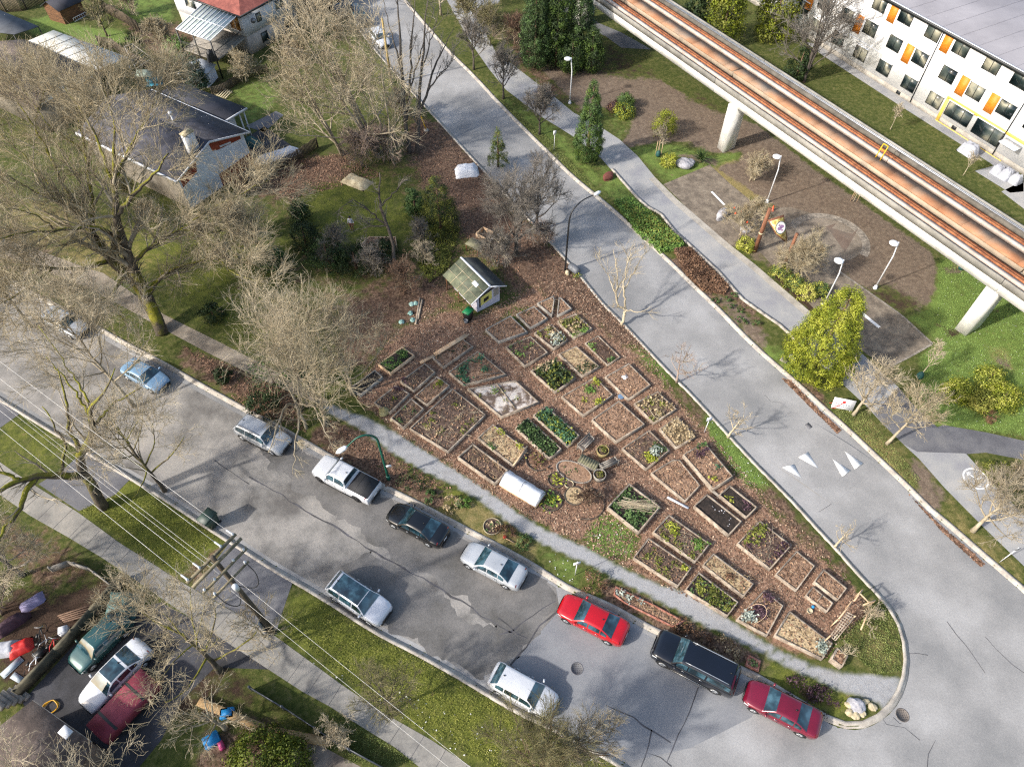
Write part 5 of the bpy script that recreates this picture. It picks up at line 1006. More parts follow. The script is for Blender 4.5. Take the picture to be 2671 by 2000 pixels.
def bed(label, poly_px, soil, wood=weathered, h=.34, board=.09, plants=(), sticks_=0, name='raised_bed', drop=.1, seed=0, divider=None, stickm=None, group=BG):
    top = gp(poly_px, LZ + h); n = len(top); c = top.mean(0); rn = np.random.default_rng(seed + 7)
    area = sum(top[i][0] * top[(i + 1) % n][1] - top[(i + 1) % n][0] * top[i][1] for i in range(n))
    if area < 0: top = top[::-1]
    ins = inset(top, board); t = thing(name, label, 'garden bed', (*c, LZ), group=group)
    z0, z1 = 0.0, LZ + h; V = [(*p, z0) for p in top] + [(*p, z1 + rn.normal(0, .012)) for p in top] + [(*p, z1 + rn.normal(0, .006)) for p in ins] + [(*p, z0) for p in ins]; F = []
    for i in range(n):
        j = (i + 1) % n; F += [(i, j, n + j, n + i), (n + i, n + j, 2 * n + j, 2 * n + i), (2 * n + i, 2 * n + j, 3 * n + j, 3 * n + i)]
    MB().add(V, F).build('frame', wood, t)
    # soil: irregular surface
    zs = z1 - drop; g = .16; lo, hi = ins.min(0), ins.max(0); ci = ins.mean(0); rings = 7; V = [(*ci, zs + .05)]; F = []
    P = resample(np.vstack([ins, ins[:1]]), .3)[:-1]; m_ = len(P)
    for k in range(1, rings + 1):
        f = k / rings
        for p in P: q = ci + (p - ci) * f * (.999); V.append((q[0], q[1], zs + (1 - f) * .05 + rn.normal(0, .022) * (k < rings)))
    for i in range(m_): F.append((0, 1 + i, 1 + (i + 1) % m_))
    for k in range(rings - 1):
        for i in range(m_): a, b = 1 + k * m_, 1 + (k + 1) * m_; F.append((a + i, b + i, b + (i + 1) % m_, a + (i + 1) % m_))
    so_ = MB().add(V, F).build('soil', SOIL[soil], t)
    if soil in ('leaf', 'brown', 'straw'):
        C = in_poly(ins, int(abs(area) * (26 if soil == 'leaf' else 12)), rn, .03); o = leaf_obj('leaf_litter', np.column_stack([C, zs + .05 + rn.random(len(C)) * .04]), np.column_stack([rn.normal(0, .5, (len(C), 2)), np.ones(len(C))]), .15 * (.5 + rn.random(len(C))), litter_m, t, rn=rn); o['kind'] = 'stuff'
    for (pm, cnt, size, hgt, *reg) in plants:                       # clumps of leaves
        inner = inset(top, board + .08)
        if reg: inner = gp(reg[0], LZ + h)
        ncl = max(1, int(cnt)); cen = in_poly(inner, ncl, rn, .0)
        if not len(cen): continue
        per = 16; C = np.repeat(cen, per, 0) + rn.normal(0, size * .5, (len(cen) * per, 2)); z = zs + .03 + rn.random(len(C)) * hgt
        ok = sdist(C, ins) < .12; C = C[ok]; z = z[ok]
        N = np.column_stack([rn.normal(0, .6, (len(C), 2)), np.ones(len(C))]); o = leaf_obj('plants', np.column_stack([C, z]), N, size * (.35 + .5 * rn.random(len(C))), pm, t, rn=rn); o['kind'] = 'stuff'
    if sticks_:
        C = in_poly(inset(top, board + .1), sticks_, rn, .0); a = rn.random(len(C)) * 6.28; l = .25 + rn.random(len(C)) * .7
        A = np.column_stack([C, np.full(len(C), zs + .02)]); B = A + np.column_stack([np.cos(a) * l, np.sin(a) * l, rn.random(len(C)) * .25]); o = sticks('dead_stalks', A, B, .012, stickm or f_straw, t, bend=.05, rn=rn); o['kind'] = 'stuff'
    if divider: a, b = gp(divider, LZ + h); mb = MB(); mb.beam((*a, z1 - .06), (*b, z1 - .06), .07, .16); mb.build('divider', wood, t)
    return t
C1 = lambda *p: crop(920, 740, 4.871, p); C2 = lambda *p: crop(1270, 740, 4.871, p); C3 = lambda *p: crop(1150, 1020, 4.871, p); C4 = lambda *p: crop(1560, 1020, 4.871, p); C5 = lambda *p: crop(1560, 1300, 4.871, p); C6 = lambda *p: crop(1880, 1330, 3.764, p)
gr_, br_, dk_ = f_mid, f_bright, f_dark
bed('small bed of dark soil with bright leafy greens, near the large bare tree', C1((320, 1020), (625, 795), (785, 905), (475, 1140)), 'dark', fresh_board, plants=((gr_, 12, .3, .2), (br_, 8, .3, .3)))
bed('leaf filled bed with long new planks along its upper side', C1((1010, 940), (1385, 685), (1530, 795), (1150, 1060)), 'leaf', weathered, plants=((dk_, 3, .25, .15),), seed=1)
bed('brown leafy bed with a purple plant at its left corner', C1((600, 1235), (915, 1005), (1050, 1120), (775, 1365)), 'brown', weathered, plants=((f_purple, 5, .35, .35, C1((560, 1240), (640, 1180), (680, 1260), (600, 1300))),), sticks_=30, seed=2)
bed('leaf bed holding one yellow sprout, nearest the bushy tree trunk', C1((260, 1510), (545, 1285), (725, 1390), (470, 1640)), 'brown', weathered, plants=((f_yellow, 1, .25, .2, C1((500, 1450), (545, 1450), (545, 1490), (500, 1490))), (f_purple, 3, .3, .3, C1((540, 1290), (650, 1340), (600, 1400), (520, 1340)))), sticks_=20, seed=3)
bed('bed with yellow green fern clump and reddish leaf litter', C1((785, 1425), (1070, 1170), (1235, 1290), (940, 1540)), 'leaf', weathered, plants=((f_yellow, 4, .28, .3, C1((1050, 1230), (1150, 1230), (1150, 1310), (1060, 1310))),), sticks_=25, seed=4)
bed('stony cornered leaf bed on the gravel path edge', [(1018.7, 1090), (1072.5, 1038), (1105.7, 1064.9), (1051.9, 1115.5)], 'brown', weathered, plants=((gr_, 4, .25, .2),), sticks_=30, seed=5)
bed('largest dark bed heaped with grey dead brush at the top', [(1067.7, 1117), (1180, 1012), (1268, 1080.5), (1168.5, 1178)], 'brown', weathered, sticks_=150, stickm=bark_pale, plants=((f_olive, 8, .3, .2), (f_straw, 8, .25, .2)), seed=6)
bed('partly hidden grey plank bed under the bare tree twigs', C1((-60, 1330), (280, 1090), (385, 1180), (95, 1415)), 'dark', grey_board, sticks_=50, stickm=bark_pale, seed=7)
bed('square bed ringed with dark green kale and a white stick', C1((1215, 1120), (1590, 850), (1955, 1150), (1410, 1285)), 'leaf', weathered, plants=((f_kale, 22, .32, .25, C1((1290, 1120), (1590, 890), (1700, 960), (1520, 1010), (1430, 1130), (1520, 1240), (1420, 1260))), (f_kale, 5, .3, .25, C1((1600, 1060), (1720, 1050), (1700, 1120)))), seed=8)
bed('grey framed leaf covered bed below the garden shed', C2((-25, 580), (300, 400), (520, 610), (150, 735)), 'leaf', grey_board, seed=9)
bed('leaf covered bed right of the grey framed one near shed', C2((370, 385), (600, 280), (775, 440), (550, 560)), 'leaf', grey_board, plants=((f_dark, 2, .25, .2),), seed=10)
bed('triangular leaf bed split from its neighbour by a narrow gap', C2((635, 245), (850, 150), (862, 200), (828, 408)), 'leaf', grey_board, sticks_=15, seed=11)
bed('small wedge shaped leaf bed at the garden top', C2((888, 405), (912, 170), (945, 175), (1085, 315)), 'leaf', grey_board, seed=12)
bed('overgrown grassy bed with mossy lower corner', C2((895, 475), (1130, 375), (1340, 565), (1100, 680)), 'brown', weathered, plants=((f_olive, 14, .35, .25), (br_, 10, .35, .15, C2((1080, 640), (1300, 540), (1330, 580), (1120, 670))), (f_straw, 10, .35, .35)), sticks_=30, seed=13)
bed('overgrown bed with grey lavender mound at its lower end', C2((600, 625), (825, 510), (1030, 710), (845, 825)), 'brown', weathered, plants=((f_silver, 12, .3, .35, C2((780, 660), (960, 640), (1000, 710), (850, 800))), (f_olive, 8, .3, .3), (f_straw, 6, .35, .35)), sticks_=30, seed=14)
bed('bed with four separate bright green leafy plants', C2((235, 800), (555, 660), (780, 870), (480, 1045)), 'brown', weathered, plants=((br_, 2, .25, .3, C2((480, 760), (570, 760), (570, 830), (490, 830))), (br_, 3, .28, .3, C2((370, 850), (480, 850), (430, 930), (370, 910))), (gr_, 2, .25, .2, C2((280, 790), (340, 790), (340, 840))), (gr_, 1, .25, .3, C2((390, 730), (440, 730), (430, 760)))), sticks_=20, seed=15)
bed('half straw half dark soil bed with thick pale right board', C2((910, 890), (1135, 785), (1435, 1050), (1205, 1175)), 'straw', weathered, plants=((f_dark, 10, .3, .08, C2((1120, 1060), (1300, 950), (1400, 1050), (1210, 1140))),), sticks_=40, seed=16)
bed('sunken looking bed of flattened brown stems near the kerb grass', C2((1245, 755), (1415, 650), (1700, 930), (1530, 1035)), 'brown', weathered, h=.2, sticks_=110, stickm=bark_brown, plants=((br_, 4, .28, .25, C2((1290, 770), (1360, 780), (1370, 880), (1310, 850))), (gr_, 5, .3, .2, C2((1540, 950), (1650, 930), (1580, 1010)))), seed=17)
bed('bushy bed full of dark green and olive shrub growth', C2((555, 1100), (880, 985), (1130, 1195), (865, 1375)), 'dark', weathered, plants=((dk_, 40, .4, .6), (f_olive, 26, .4, .5), (f_straw, 12, .4, .6, C2((640, 1060), (850, 1000), (900, 1060), (740, 1130)))), seed=18)
bed('leaf bed with a white paper square in the middle', C2((1500, 1180), (1805, 1005), (2085, 1280), (1795, 1470)), 'leaf', weathered, sticks_=8, seed=19)
bed('large leaf bed with a line of yellow green sprouts', C2((945, 1430), (1370, 1180), (1610, 1410), (1221, 1674)), 'leaf', weathered, plants=((f_lime, 6, .3, .3, C2((1340, 1200), (1430, 1200), (1440, 1270), (1370, 1270))), (f_bright, 9, .3, .25, C2((1260, 1310), (1370, 1310), (1360, 1420), (1270, 1390))), (f_lime, 5, .28, .25, C2((1390, 1460), (1470, 1460), (1440, 1530), (1390, 1520))), (f_lime, 2, .25, .2, C2((1190, 1480), (1250, 1480), (1240, 1520)))), sticks_=40, seed=20)
bed('double bed strewn with white gravel and one green plant', [(1218.7, 1013), (1345, 991), (1406.5, 1048), (1307, 1086.7)], 'pale', weathered, plants=((br_, 2, .25, .3, C1((1760, 1350), (1830, 1350), (1820, 1400))), (f_olive, 5, .25, .12)), sticks_=50, divider=[(1297, 1002), (1342, 1062)], seed=21)
bed('straw littered bed with a leaning board at the lower end', C3((465, 590), (660, 415), (1100, 740), (920, 950)), 'straw', weathered, plants=((f_lime, 4, .28, .3, C3((720, 480), (810, 490), (800, 550), (740, 530))), (f_lime, 4, .28, .3, C3((960, 660), (1040, 690), (1030, 740))), (gr_, 5, .25, .2, C3((560, 620), (720, 720), (680, 760), (580, 680)))), sticks_=50, seed=22)
bed('dark soil bed with upright garden stakes beside the white tunnel', C3((210, 835), (405, 660), (860, 1000), (685, 1175)), 'brown', weathered, h=.45, drop=.2, sticks_=60, seed=23)
bed('long bed full of dull green leaf crops', C3((945, 460), (1105, 335), (1540, 730), (1375, 855)), 'dark', weathered, h=.4, plants=((f_dark, 60, .32, .2), (gr_, 24, .3, .25)), seed=24)
bed('long bed of brighter mixed green crops left of the bench', C3((1170, 305), (1335, 185), (1765, 560), (1610, 695)), 'dark', weathered, h=.4, plants=((gr_, 40, .32, .25), (f_kale, 30, .32, .25), (f_lime, 16, .28, .25)), seed=25)
bed('broad bed of even orange brown leaf mulch above the bench', [C3((1915, 360))[0], (1614.9, 1043.8), C4((600, 420))[0], C4((225, 640))[0]], 'leaf', weathered, h=.4, seed=26)
bed('bed of tangled dry stalks with a looping pale hose', C4((455, 155), (755, 0), (1005, 225), (705, 405)), 'brown', weathered, sticks_=90, plants=((f_olive, 8, .3, .25), (f_straw, 14, .4, .25)), seed=27)
bed('bed with a silvery shrub mound and lime ground cover', C4((300, 725), (650, 490), (915, 750), (610, 990)), 'brown', weathered, sticks_=50, plants=((f_silver, 10, .3, .4, C4((680, 730), (780, 740), (780, 800), (700, 800))), (f_lime, 12, .3, .2, C4((620, 770), (690, 850), (760, 860), (640, 870))), (gr_, 8, .3, .25, C4((700, 660), (860, 720), (840, 770), (720, 730)))), seed=28)
bed('bed piled with long dry straw stems spilling over its top', C4((780, 475), (1010, 320), (1245, 580), (990, 720)), 'straw', weathered, sticks_=190, plants=((f_straw, 20, .4, .2),), seed=29)
bed('five sided bed of bright orange leaf mulch', C4((670, 1040), (950, 865), (1040, 870), (1305, 1195), (1105, 1400)), 'leaf', weathered, sticks_=3, seed=30)
bed('tall pale sided leaf bed with kale seedlings beside bright grass', C4((1080, 805), (1350, 640), (1720, 1080), (1460, 1245)), 'leaf', weathered, h=.5, plants=((f_purple, 7, .3, .25, C4((1240, 800), (1380, 720), (1380, 770), (1280, 830))), (f_kale, 2, .25, .25, C4((1480, 950), (1530, 950), (1520, 990))), (f_lime, 2, .25, .25, C4((1440, 1080), (1500, 1090), (1460, 1130))), (gr_, 5, .3, .3, C4((1250, 700), (1360, 640), (1360, 690)))), seed=31)
bed('deep bed with a bundle of long cut stems on green growth', C4((115, 1470), (395, 1165), (795, 1465), (515, 1794)), 'dark', weathered, h=.5, drop=.22, plants=((gr_, 40, .35, .2),), seed=32)
bed('black compost bed scattered with small white stones', C4((1215, 1455), (1385, 1300), (1835, 1649), (1660, 1829)), 'dark', weathered, h=.42, drop=.14, seed=33)
bed('smaller black compost bed with purple and yellow seedlings', C4((1535, 1315), (1675, 1190), (2030, 1470), (1885, 1605)), 'dark', weathered, h=.42, drop=.14, plants=((f_lime, 3, .2, .15, C4((1620, 1320), (1740, 1380), (1720, 1410))), (f_purple, 4, .25, .12, C4((1840, 1400), (1960, 1440), (1920, 1500), (1840, 1470)))), seed=34)
bed('weedy bed with a bright lime plant and mossy end', C5((695, 425), (900, 200), (1430, 570), (1235, 805)), 'brown', weathered, h=.4, plants=((f_lime, 8, .3, .25, C5((890, 340), (1000, 330), (1000, 480), (950, 480))), (br_, 12, .3, .12, C5((1220, 500), (1410, 570), (1330, 660), (1230, 600))), (f_olive, 14, .3, .15)), sticks_=70, stickm=bark_pale, seed=35)
bed('long earthy bed with pinkish stones beside the gravel path', C5((445, 750), (640, 495), (1195, 875), (1015, 1115)), 'brown', weathered, h=.4, plants=((f_olive, 10, .3, .15), (f_lime, 3, .25, .25, C5((1080, 860), (1150, 870), (1120, 920)))), sticks_=60, seed=36)
bed('pale straw mulched bed with bare tan soil at one end', C5((1330, 840), (1465, 690), (1985, 1080), (1845, 1245)), 'straw', weathered, h=.38, sticks_=90, plants=((f_rust, 6, .28, .2, C5((1620, 980), (1740, 980), (1720, 1060))),), seed=37)
bed('bed of green ground cover at the gravel path bend', C5((1105, 1155), (1280, 930), (1790, 1310), (1645, 1495)), 'dark', weathered, h=.42, plants=((f_olive, 30, .3, .12), (gr_, 8, .28, .12)), sticks_=15, seed=38)
bed('wide bed of dark weeds with pale dry grass at top', C6((160, 325), (385, 100), (700, 345), (485, 580)), 'brown', weathered, h=.4, plants=((f_olive, 14, .35, .2, C6((220, 300), (380, 120), (480, 200), (330, 330))), (f_purple, 12, .3, .15)), sticks_=70, stickm=bark_pale, seed=39)
bed('square bed of dark and tan fallen leaves', C6((535, 630), (745, 395), (930, 545), (745, 790)), 'leaf', weathered, sticks_=20, stickm=bark_brown, seed=40)
bed('narrow bed of orange leaves with a broad white plank', C6((915, 700), (1010, 575), (1245, 765), (1150, 885)), 'leaf', weathered, h=.42, seed=41)
bed('small leaf bed divided in two by a cross board', C6((830, 835), (905, 745), (1110, 910), (1045, 1000)), 'leaf', weathered, divider=C6((950, 890), (1005, 830)), seed=42)
bed('bed with grey sage, purple plants and a hoop', C6((155, 1070), (425, 780), (620, 935), (455, 1235)), 'leaf', weathered, plants=((f_silver, 12, .3, .4, C6((180, 1050), (260, 990), (340, 1050), (300, 1110))), (f_purple, 16, .32, .3, C6((340, 960), (420, 930), (440, 1020), (370, 1070))), (f_purple, 6, .3, .3, C6((420, 810), (460, 840), (560, 910), (430, 860)))), sticks_=25, seed=43)
bed('bed of bare pinkish straw with frosty white plants at end', C6((525, 1230), (675, 985), (1105, 1305), (1000, 1465)), 'straw', weathered, plants=((f_silver, 14, .28, .2, C6((980, 1290), (1060, 1310), (1030, 1400), (950, 1400))),), seed=44)
bed('small square planter box with a bare pruned shrub', C6((1085, 1460), (1145, 1345), (1255, 1430), (1195, 1540)), 'leaf', weathered, h=.6, name='planter_box', group=None, seed=45)
bed('little brick edged square bed beside the large dark SUV', C6((240, 1520), (275, 1415), (400, 1475), (370, 1585)), 'leaf', brick_m, h=.15, board=.14, name='brick_bed', plants=((gr_, 3, .25, .15),), group=None, seed=46)
bed('long brick edged leaf bed between footpath and red sedan', crop(1300, 1480, 3.16, [(965, 150), (1290, 305), (1540, 440), (1440, 490), (1040, 290), (950, 220)]), 'leaf', brick_m, h=.15, board=.1, name='brick_bed', plants=((f_silver, 5, .3, .25, crop(1300, 1480, 3.16, [(980, 190), (1180, 260), (1190, 300), (1050, 270)])),), sticks_=50, group=None, seed=47)
def plank(label, a, b, z=LZ + .1, wd=.2, th=.06, m=fresh_board, name='loose_plank', cat='plank', group='loose planks and sticks'):
    p, q = G(*a, z), G(*b, z); mb = MB().beam((*p, z), (*q, z), wd, th); return setp(mb.build(name, m, org=(*p, z)), label, cat, group)
c_ = lambda x, y: C1((x, y))[0]
plank('long new pale plank lying along the leaf bed, upper piece', c_(1040, 900), c_(1445, 650), LZ + .4, .42, .07)
plank('pale plank end jutting past the leaf bed corner', c_(1380, 690), c_(1480, 640), LZ + .33, .12, .06)
plank('thinner plank continuing lower left from the long new plank', c_(855, 1005), c_(1050, 905), LZ + .33, .28, .06)
plank('old board of a pair lying beside the cabbage row, left one', c_(800, 515), c_(855, 180), LZ + .1, .16, .08, weathered)
plank('old board of a pair lying beside the cabbage row, right one', c_(830, 450), c_(885, 200), LZ + .1, .16, .08, weathered)
plank('white stick lying across the square kale bed', c_(1615, 1160), c_(1870, 1130), LZ + .42, .06, .05, weathered)
plank('leaning board across the lower end of the straw bed', C3((920, 945))[0], C3((1100, 695))[0], LZ + .45, .12, .05, fresh_board)
plank('white board lying on chips beside the five sided bed', C4((880, 1345))[0], C4((1150, 1485))[0], LZ + .08, .18, .06, white_paintw)
def p4stick(k): return C4((1420 + k * 12, 1250 + k * 3))[0], C4((1880 + k * 8 - 40, 1590 + k * 6))[0]
for k, nm in enumerate(('left', 'middle', 'right')): a, b = p4stick(k * 2); plank(f'thin weathered board between the two black compost beds, {nm} of three', a, b, LZ + .1 + .02 * k, .09, .05, grey_board)
mb = MB(); rn = np.random.default_rng(3); c = G3(*C4((500, 1435))[0], LZ + .45); A = c + rn.normal(0, [.25, .22, .04], (55, 3)) - np.array([1.15, -.05, 0]); B = c + rn.normal(0, [.25, .25, .04], (55, 3)) + np.array([1.15, -.25, .1])
setp(sticks('stem_bundle', A, B, .016, bark_pale, org=c, bend=.05, rn=rn), 'bundle of long cut stems lying across the deep green bed', 'stems')
rn = np.random.default_rng(9)
for k, (x, y, nm) in enumerate(((340, 730, 'leftmost'), (450, 800, 'second'), (575, 880, 'middle'), (710, 830, 'tallest paired'), (722, 880, 'rightmost'))):
    a = G3(*C3((x + 15, y + 150))[0], LZ + .3); mb = MB().tube([a, a + [.02, .03, 1.1]], .018, 5); setp(mb.build('garden_stake', fresh_board, org=a), f'thin upright stake in the staked bed by the tunnel, {nm} one', 'stake', 'stakes in the staked bed')
for k in range(14):
    p = in_poly(gp(C4((1330, 1460), (1400, 1400), (1720, 1640), (1640, 1740)), LZ), 1, rn, 0)[0]; q = np.array([*p, LZ + .31]); mb = MB().lathe([(.02, -.02), (.05, .0), (.03, .04)], q, 6); setp(mb.build('white_stone', rock_m, org=q), 'small white stone on the black compost bed', 'stone', 'white stones on black compost')
q = G3(*C2((1755, 1185))[0], LZ + .3); mb = MB().box(q, (.5, .42, .02), R(30)); setp(mb.build('paper_sheet', white_wall, org=q), 'white square sheet lying on a leaf filled bed', 'sheet')
q = G3(*C2((1705, 1435))[0], LZ + .04); mb = MB().lathe([(.25, 0), (.27, .05), (.2, .06)], q, 14); setp(mb.build('tub_lid', mk('slate_blue', ['56708a', '6480a0'], 3, 3, .6), org=q), 'flat blue grey lid on the path between two beds', 'lid')
hp = [C4(p)[0] for p in ((665, 250), (720, 330), (780, 350), (770, 300), (730, 290), (745, 255))]; P = smooth_line([G3(*p, LZ + .42) for p in hp], 2); mb = MB().tube(P, .022, 5); setp(mb.build('garden_hose', mk('pale_hose', ['b5a98c'], rough=.6), org=P[0]), 'pale looping hose lying on the tangled stalk bed', 'hose')
hp = [C6(p)[0] for p in ((330, 1120), (430, 1060), (460, 1000), (430, 930), (350, 915), (270, 960))]; P = [G3(*p, LZ + .35 + .5 * math.sin(math.pi * k / 5)) for k, p in enumerate(hp)]; mb = MB().tube(smooth_line(P, 2), .018, 5); setp(mb.build('bed_hoop', fresh_board, org=P[0]), 'bent hoop arching over the grey sage bed', 'hoop')
def ringbed(label, px, r, m, name='ring_bed', h=.14, plants=(), a0=0, a1=360, rx=1.0, rot=0, cat='round bed', soil=soil_brown):
    c = G3(*px, LZ); t = thing(name, label, cat, c, group='round edged beds'); n = 28; V = []; F = []; full = a1 - a0 >= 360; m_ = n if full else n + 1
    for k in range(m_):
        a = R(a0 + (a1 - a0) * k / n)
        for rr, z in ((r, 0), (r, h), (r - .06, h), (r - .06, 0)):
            x, y = rr * rx * math.cos(a), rr * math.sin(a); V.append((c[0] + x * math.cos(rot) - y * math.sin(rot), c[1] + x * math.sin(rot) + y * math.cos(rot), c[2] + z))
    for k in range(n if full else n): j = (k + 1) % m_; F += [(k * 4 + i, j * 4 + i, j * 4 + (i + 1) % 4, k * 4 + (i + 1) % 4) for i in range(4)]
    MB().add(V, F).build('edging', m, t); rn = np.random.default_rng(int(px[0]))
    mb = MB(); P = [(c[0] + (r - .05) * (rx * math.cos(a) * math.cos(rot) - math.sin(a) * math.sin(rot)), c[1] + (r - .05) * (rx * math.cos(a) * math.sin(rot) + math.sin(a) * math.cos(rot))) for a in np.linspace(0, 6.28, 20)[:-1]]
    if full: mb.sheet(P, LZ + .06); mb.build('soil', soil, t)
    for pm, cnt, s, hh in plants:
        C = c + np.column_stack([rn.normal(0, r * .4, (cnt, 2)), .06 + rn.random(cnt) * hh]); o = leaf_obj('plants', C, np.column_stack([rn.normal(0, .7, (cnt, 2)), np.ones(cnt)]), s * (.6 + .6 * rn.random(cnt)), pm, t, rn=rn); o['kind'] = 'stuff'
    return t
edge_d = mk('edging_dark', ['3a322c', '52483f', '6b6054'], 4, 4, .9, fine=.2)
ringbed('round edged bed with a yellow green tuft near the oval bed', C3((1470, 1130))[0], .7, edge_d, plants=((f_lime, 40, .25, .3),))
ringbed('smallest plain round ring set in the wood chips', C3((1628, 1185))[0], .36, rock_tan)
ringbed('tan topped round bed in a dark ring', C3((1695, 1335))[0], .8, edge_d, soil=soil_straw, plants=((f_straw, 40, .2, .15),))
ringbed('round bed of green and yellow plants with a white tag', C3((1392, 1400))[0], .88, edge_d, plants=((br_, 80, .25, .3), (f_lime, 60, .25, .3)))
ringbed('oval leaf bed with thin curved metal edging', C3((1690, 1030))[0], .85, grey_board, rx=1.75, rot=R(-28), soil=soil_leaf, plants=((gr_, 14, .25, .2),))
ringbed('half round edging around dry brown stems and a grey green tuft', C3((1240, 880))[0], 1.0, edge_d, a0=120, a1=330, plants=((f_rust, 50, .3, .35), (f_olive, 40, .25, .3)))
ringbed('large dark round ring around the brown dead shrub', C3((1850, 1430))[0], 1.35, edge_d, a0=-110, a1=80)
ringbed('stone ring bed with white flowers beside the silver sedan', crop(650, 1000, 3.16, [(2003, 1180)])[0], .68, rock_tan, plants=((f_straw, 40, .2, .15), (gr_, 20, .2, .15)), name='stone_ring', cat='stone ring')
for k, (px, lab, m) in enumerate(((C3((2050, 800))[0], 'half barrel planter behind the slatted chest', mk('barrel_tan', ['7d6f4a', '94865c'], 4, 4, .9)), (C3((2010, 1105))[0], 'grey tub planter beside the fallen bench', grey_board))):
    c = G3(*px, LZ); t = thing('barrel_planter', lab, 'planter', c, group='round planters'); MB().lathe([(.4, 0), (.48, .35), (.5, .62), (.44, .62), (.43, .5)], c, 18).build('barrel', m, t); rn = np.random.default_rng(k)
    MB().lathe([(.01, .55), (.435, .52)], c, 16).build('soil', soil_brown, t); C = c + np.column_stack([rn.normal(0, .2, (60, 2)), .55 + rn.random(60) * .2]); o = leaf_obj('plants', C, rn.normal(0, 1, (60, 3)), np.full(60, .14), f_olive, t, rn=rn); o['kind'] = 'stuff'
def slatbench(label, px, rz, back=True):
    c = G3(*px, LZ); t = thing('garden_bench', label, 'bench', c, rz, 'wooden garden benches'); mb = MB()
    for y in (-.22, -.07, .08, .23): mb.box((0, y, .45), (1.5, .11, .035))
    mb.build('seat', grey_board, t, local=True); mb = MB()
    for z in (.6, .73, .86): mb.box((0, .3, z), (1.5, .03, .1))
    mb.build('backrest', grey_board, t, local=True)
    for x in (-.7, .7):
        mb = MB(); mb.box((x, -.2, .3), (.07, .07, .62)); mb.box((x, .3, .45), (.07, .07, .9)); mb.box((x, .05, .62), (.07, .56, .05)); mb.build('side_frame', grey_board, t, local=True)
    return t
slatbench('grey weathered bench left of the slatted chest', C3((1840, 700))[0], R(47)); slatbench('grey weathered bench right of the slatted chest', C3((2120, 955))[0], R(207))
c = G3(*C3((1870, 945))[0], LZ); t = thing('storage_chest', 'slatted greenish wooden garden chest between the two benches', 'chest', c, R(-32)); MB().box((0, 0, .25), (1.55, .68, .5)).build('chest_body', grey_board, t, local=True)
mb = MB()
for k in range(8): mb.box((-.7 + k * .2, 0, .53), (.185, .78, .05))
mb.build('lid', greenwood, t, local=True)
mb = MB()
for z in (.14, .3): mb.box((0, -.345, z), (1.5, .02, .03))
mb.build('slat_gaps', trim_m, t, local=True)
tun = thing('cold_frame', 'long white plastic covered cold frame beside the footpath', 'cold frame', G3(*C3((1040, 1260))[0], LZ), R(-35)); mb = MB(); Lt, n = 3.3, 12; rn = np.random.default_rng(4); V = []
pr_ = [(-.75, .28), (-.72, .4), (-.35, .78), (-.02, 1.0), (.3, .82), (.62, .52), (.66, .28)]
for i in range(n + 1):
    x = -Lt / 2 + Lt * i / n
    for y, z in pr_: V.append((x, y + rn.normal(0, .015), z + rn.normal(0, .02) - (.04 if i % 4 == 2 else 0)))
m_ = len(pr_); F = [(i * m_ + k, (i + 1) * m_ + k, (i + 1) * m_ + k + 1, i * m_ + k + 1) for i in range(n) for k in range(m_ - 1)] + [tuple(range(m_)), tuple(range(n * m_ + m_ - 1, n * m_ - 1, -1))]
mb.add(V, F).build('plastic_cover', mk('white_film', ['c6c8ce', 'd4d6da'], 2, 4, .45, .4, 5), tun, local=True); MB().box((0, -.03, .15), (Lt + .04, 1.42, .28)).build('base_frame', fresh_board, tun, local=True)
mb = MB()
for x in (-Lt / 2, 0, Lt / 2): mb.tube([(x, -.78, .25), (x, -.36, .83), (x, -.02, 1.04), (x, .34, .86), (x, .7, .25)], .02, 5)
mb.build('hoops', metal_grey, tun, local=True)
def wheelie(label, px, lidm, bodym, rz, s=1.0, group='wheeled bins'):
    c = G3(*px, LZ); t = thing('wheeled_bin', label, 'bin', c, rz, group); mb = MB(); w0, w1 = .25 * s, .33 * s; H_ = 1.0 * s
    mb.add([(x * a, y * a, z) for z, a in ((.08, w0), (H_, w1)) for x, y in ((-1, -1.15), (1, -1.15), (1, 1.15), (-1, 1.15))], [(0, 3, 2, 1), (4, 5, 6, 7), (0, 1, 5, 4), (1, 2, 6, 5), (2, 3, 7, 6), (3, 0, 4, 7)]); mb.build('bin_body', bodym, t, local=True)
    mb = MB(); mb.add([(x * w1 * 1.1, y * w1 * 1.12, z) for z, k in ((H_ + .005, 1), (H_ + .1, .8)) for x, y in ((-k, -1.2), (k, -1.2), (k, 1.15), (-k, 1.15))], [(0, 3, 2, 1), (4, 5, 6, 7), (0, 1, 5, 4), (1, 2, 6, 5), (2, 3, 7, 6), (3, 0, 4, 7)]); mb.build('lid', lidm, t, local=True)
    for x in (-.24 * s, .24 * s): MB().lathe([(.05, -.04), (.11, -.04), (.11, .04), (.05, .04)], (x, .33 * s, .11), 12, 'x').build('wheel', tyre_m, t, local=True)
    MB().beam((-.25 * s, .42 * s, H_ - .02), (.25 * s, .42 * s, H_ - .02), .04, .04).build('handle', bodym, t, local=True)
    return t
wheelie('black wheeled bin with bright green lid beside the garden shed', (1222, 832), plastic_green, plastic_black, R(145), 1.05)
wheelie('large dark green cart at the street kerb behind the power pole', (556, 1368), plastic_dgreen, plastic_dgreen, R(-30), 1.35)
c = G3(1216, 842, LZ); t = thing('bucket', 'grey bucket standing before the green lidded bin', 'bucket', c); MB().lathe([(.16, 0), (.2, .36), (.18, .36), (.17, .3)], c, 14).build('pail', plastic_grey, t); MB().tube([c + [math.cos(a) * .2, 0, .34 + math.sin(a) * .2] for a in np.linspace(0, math.pi, 9)], .01, 5).build('handle', metal_grey, t)
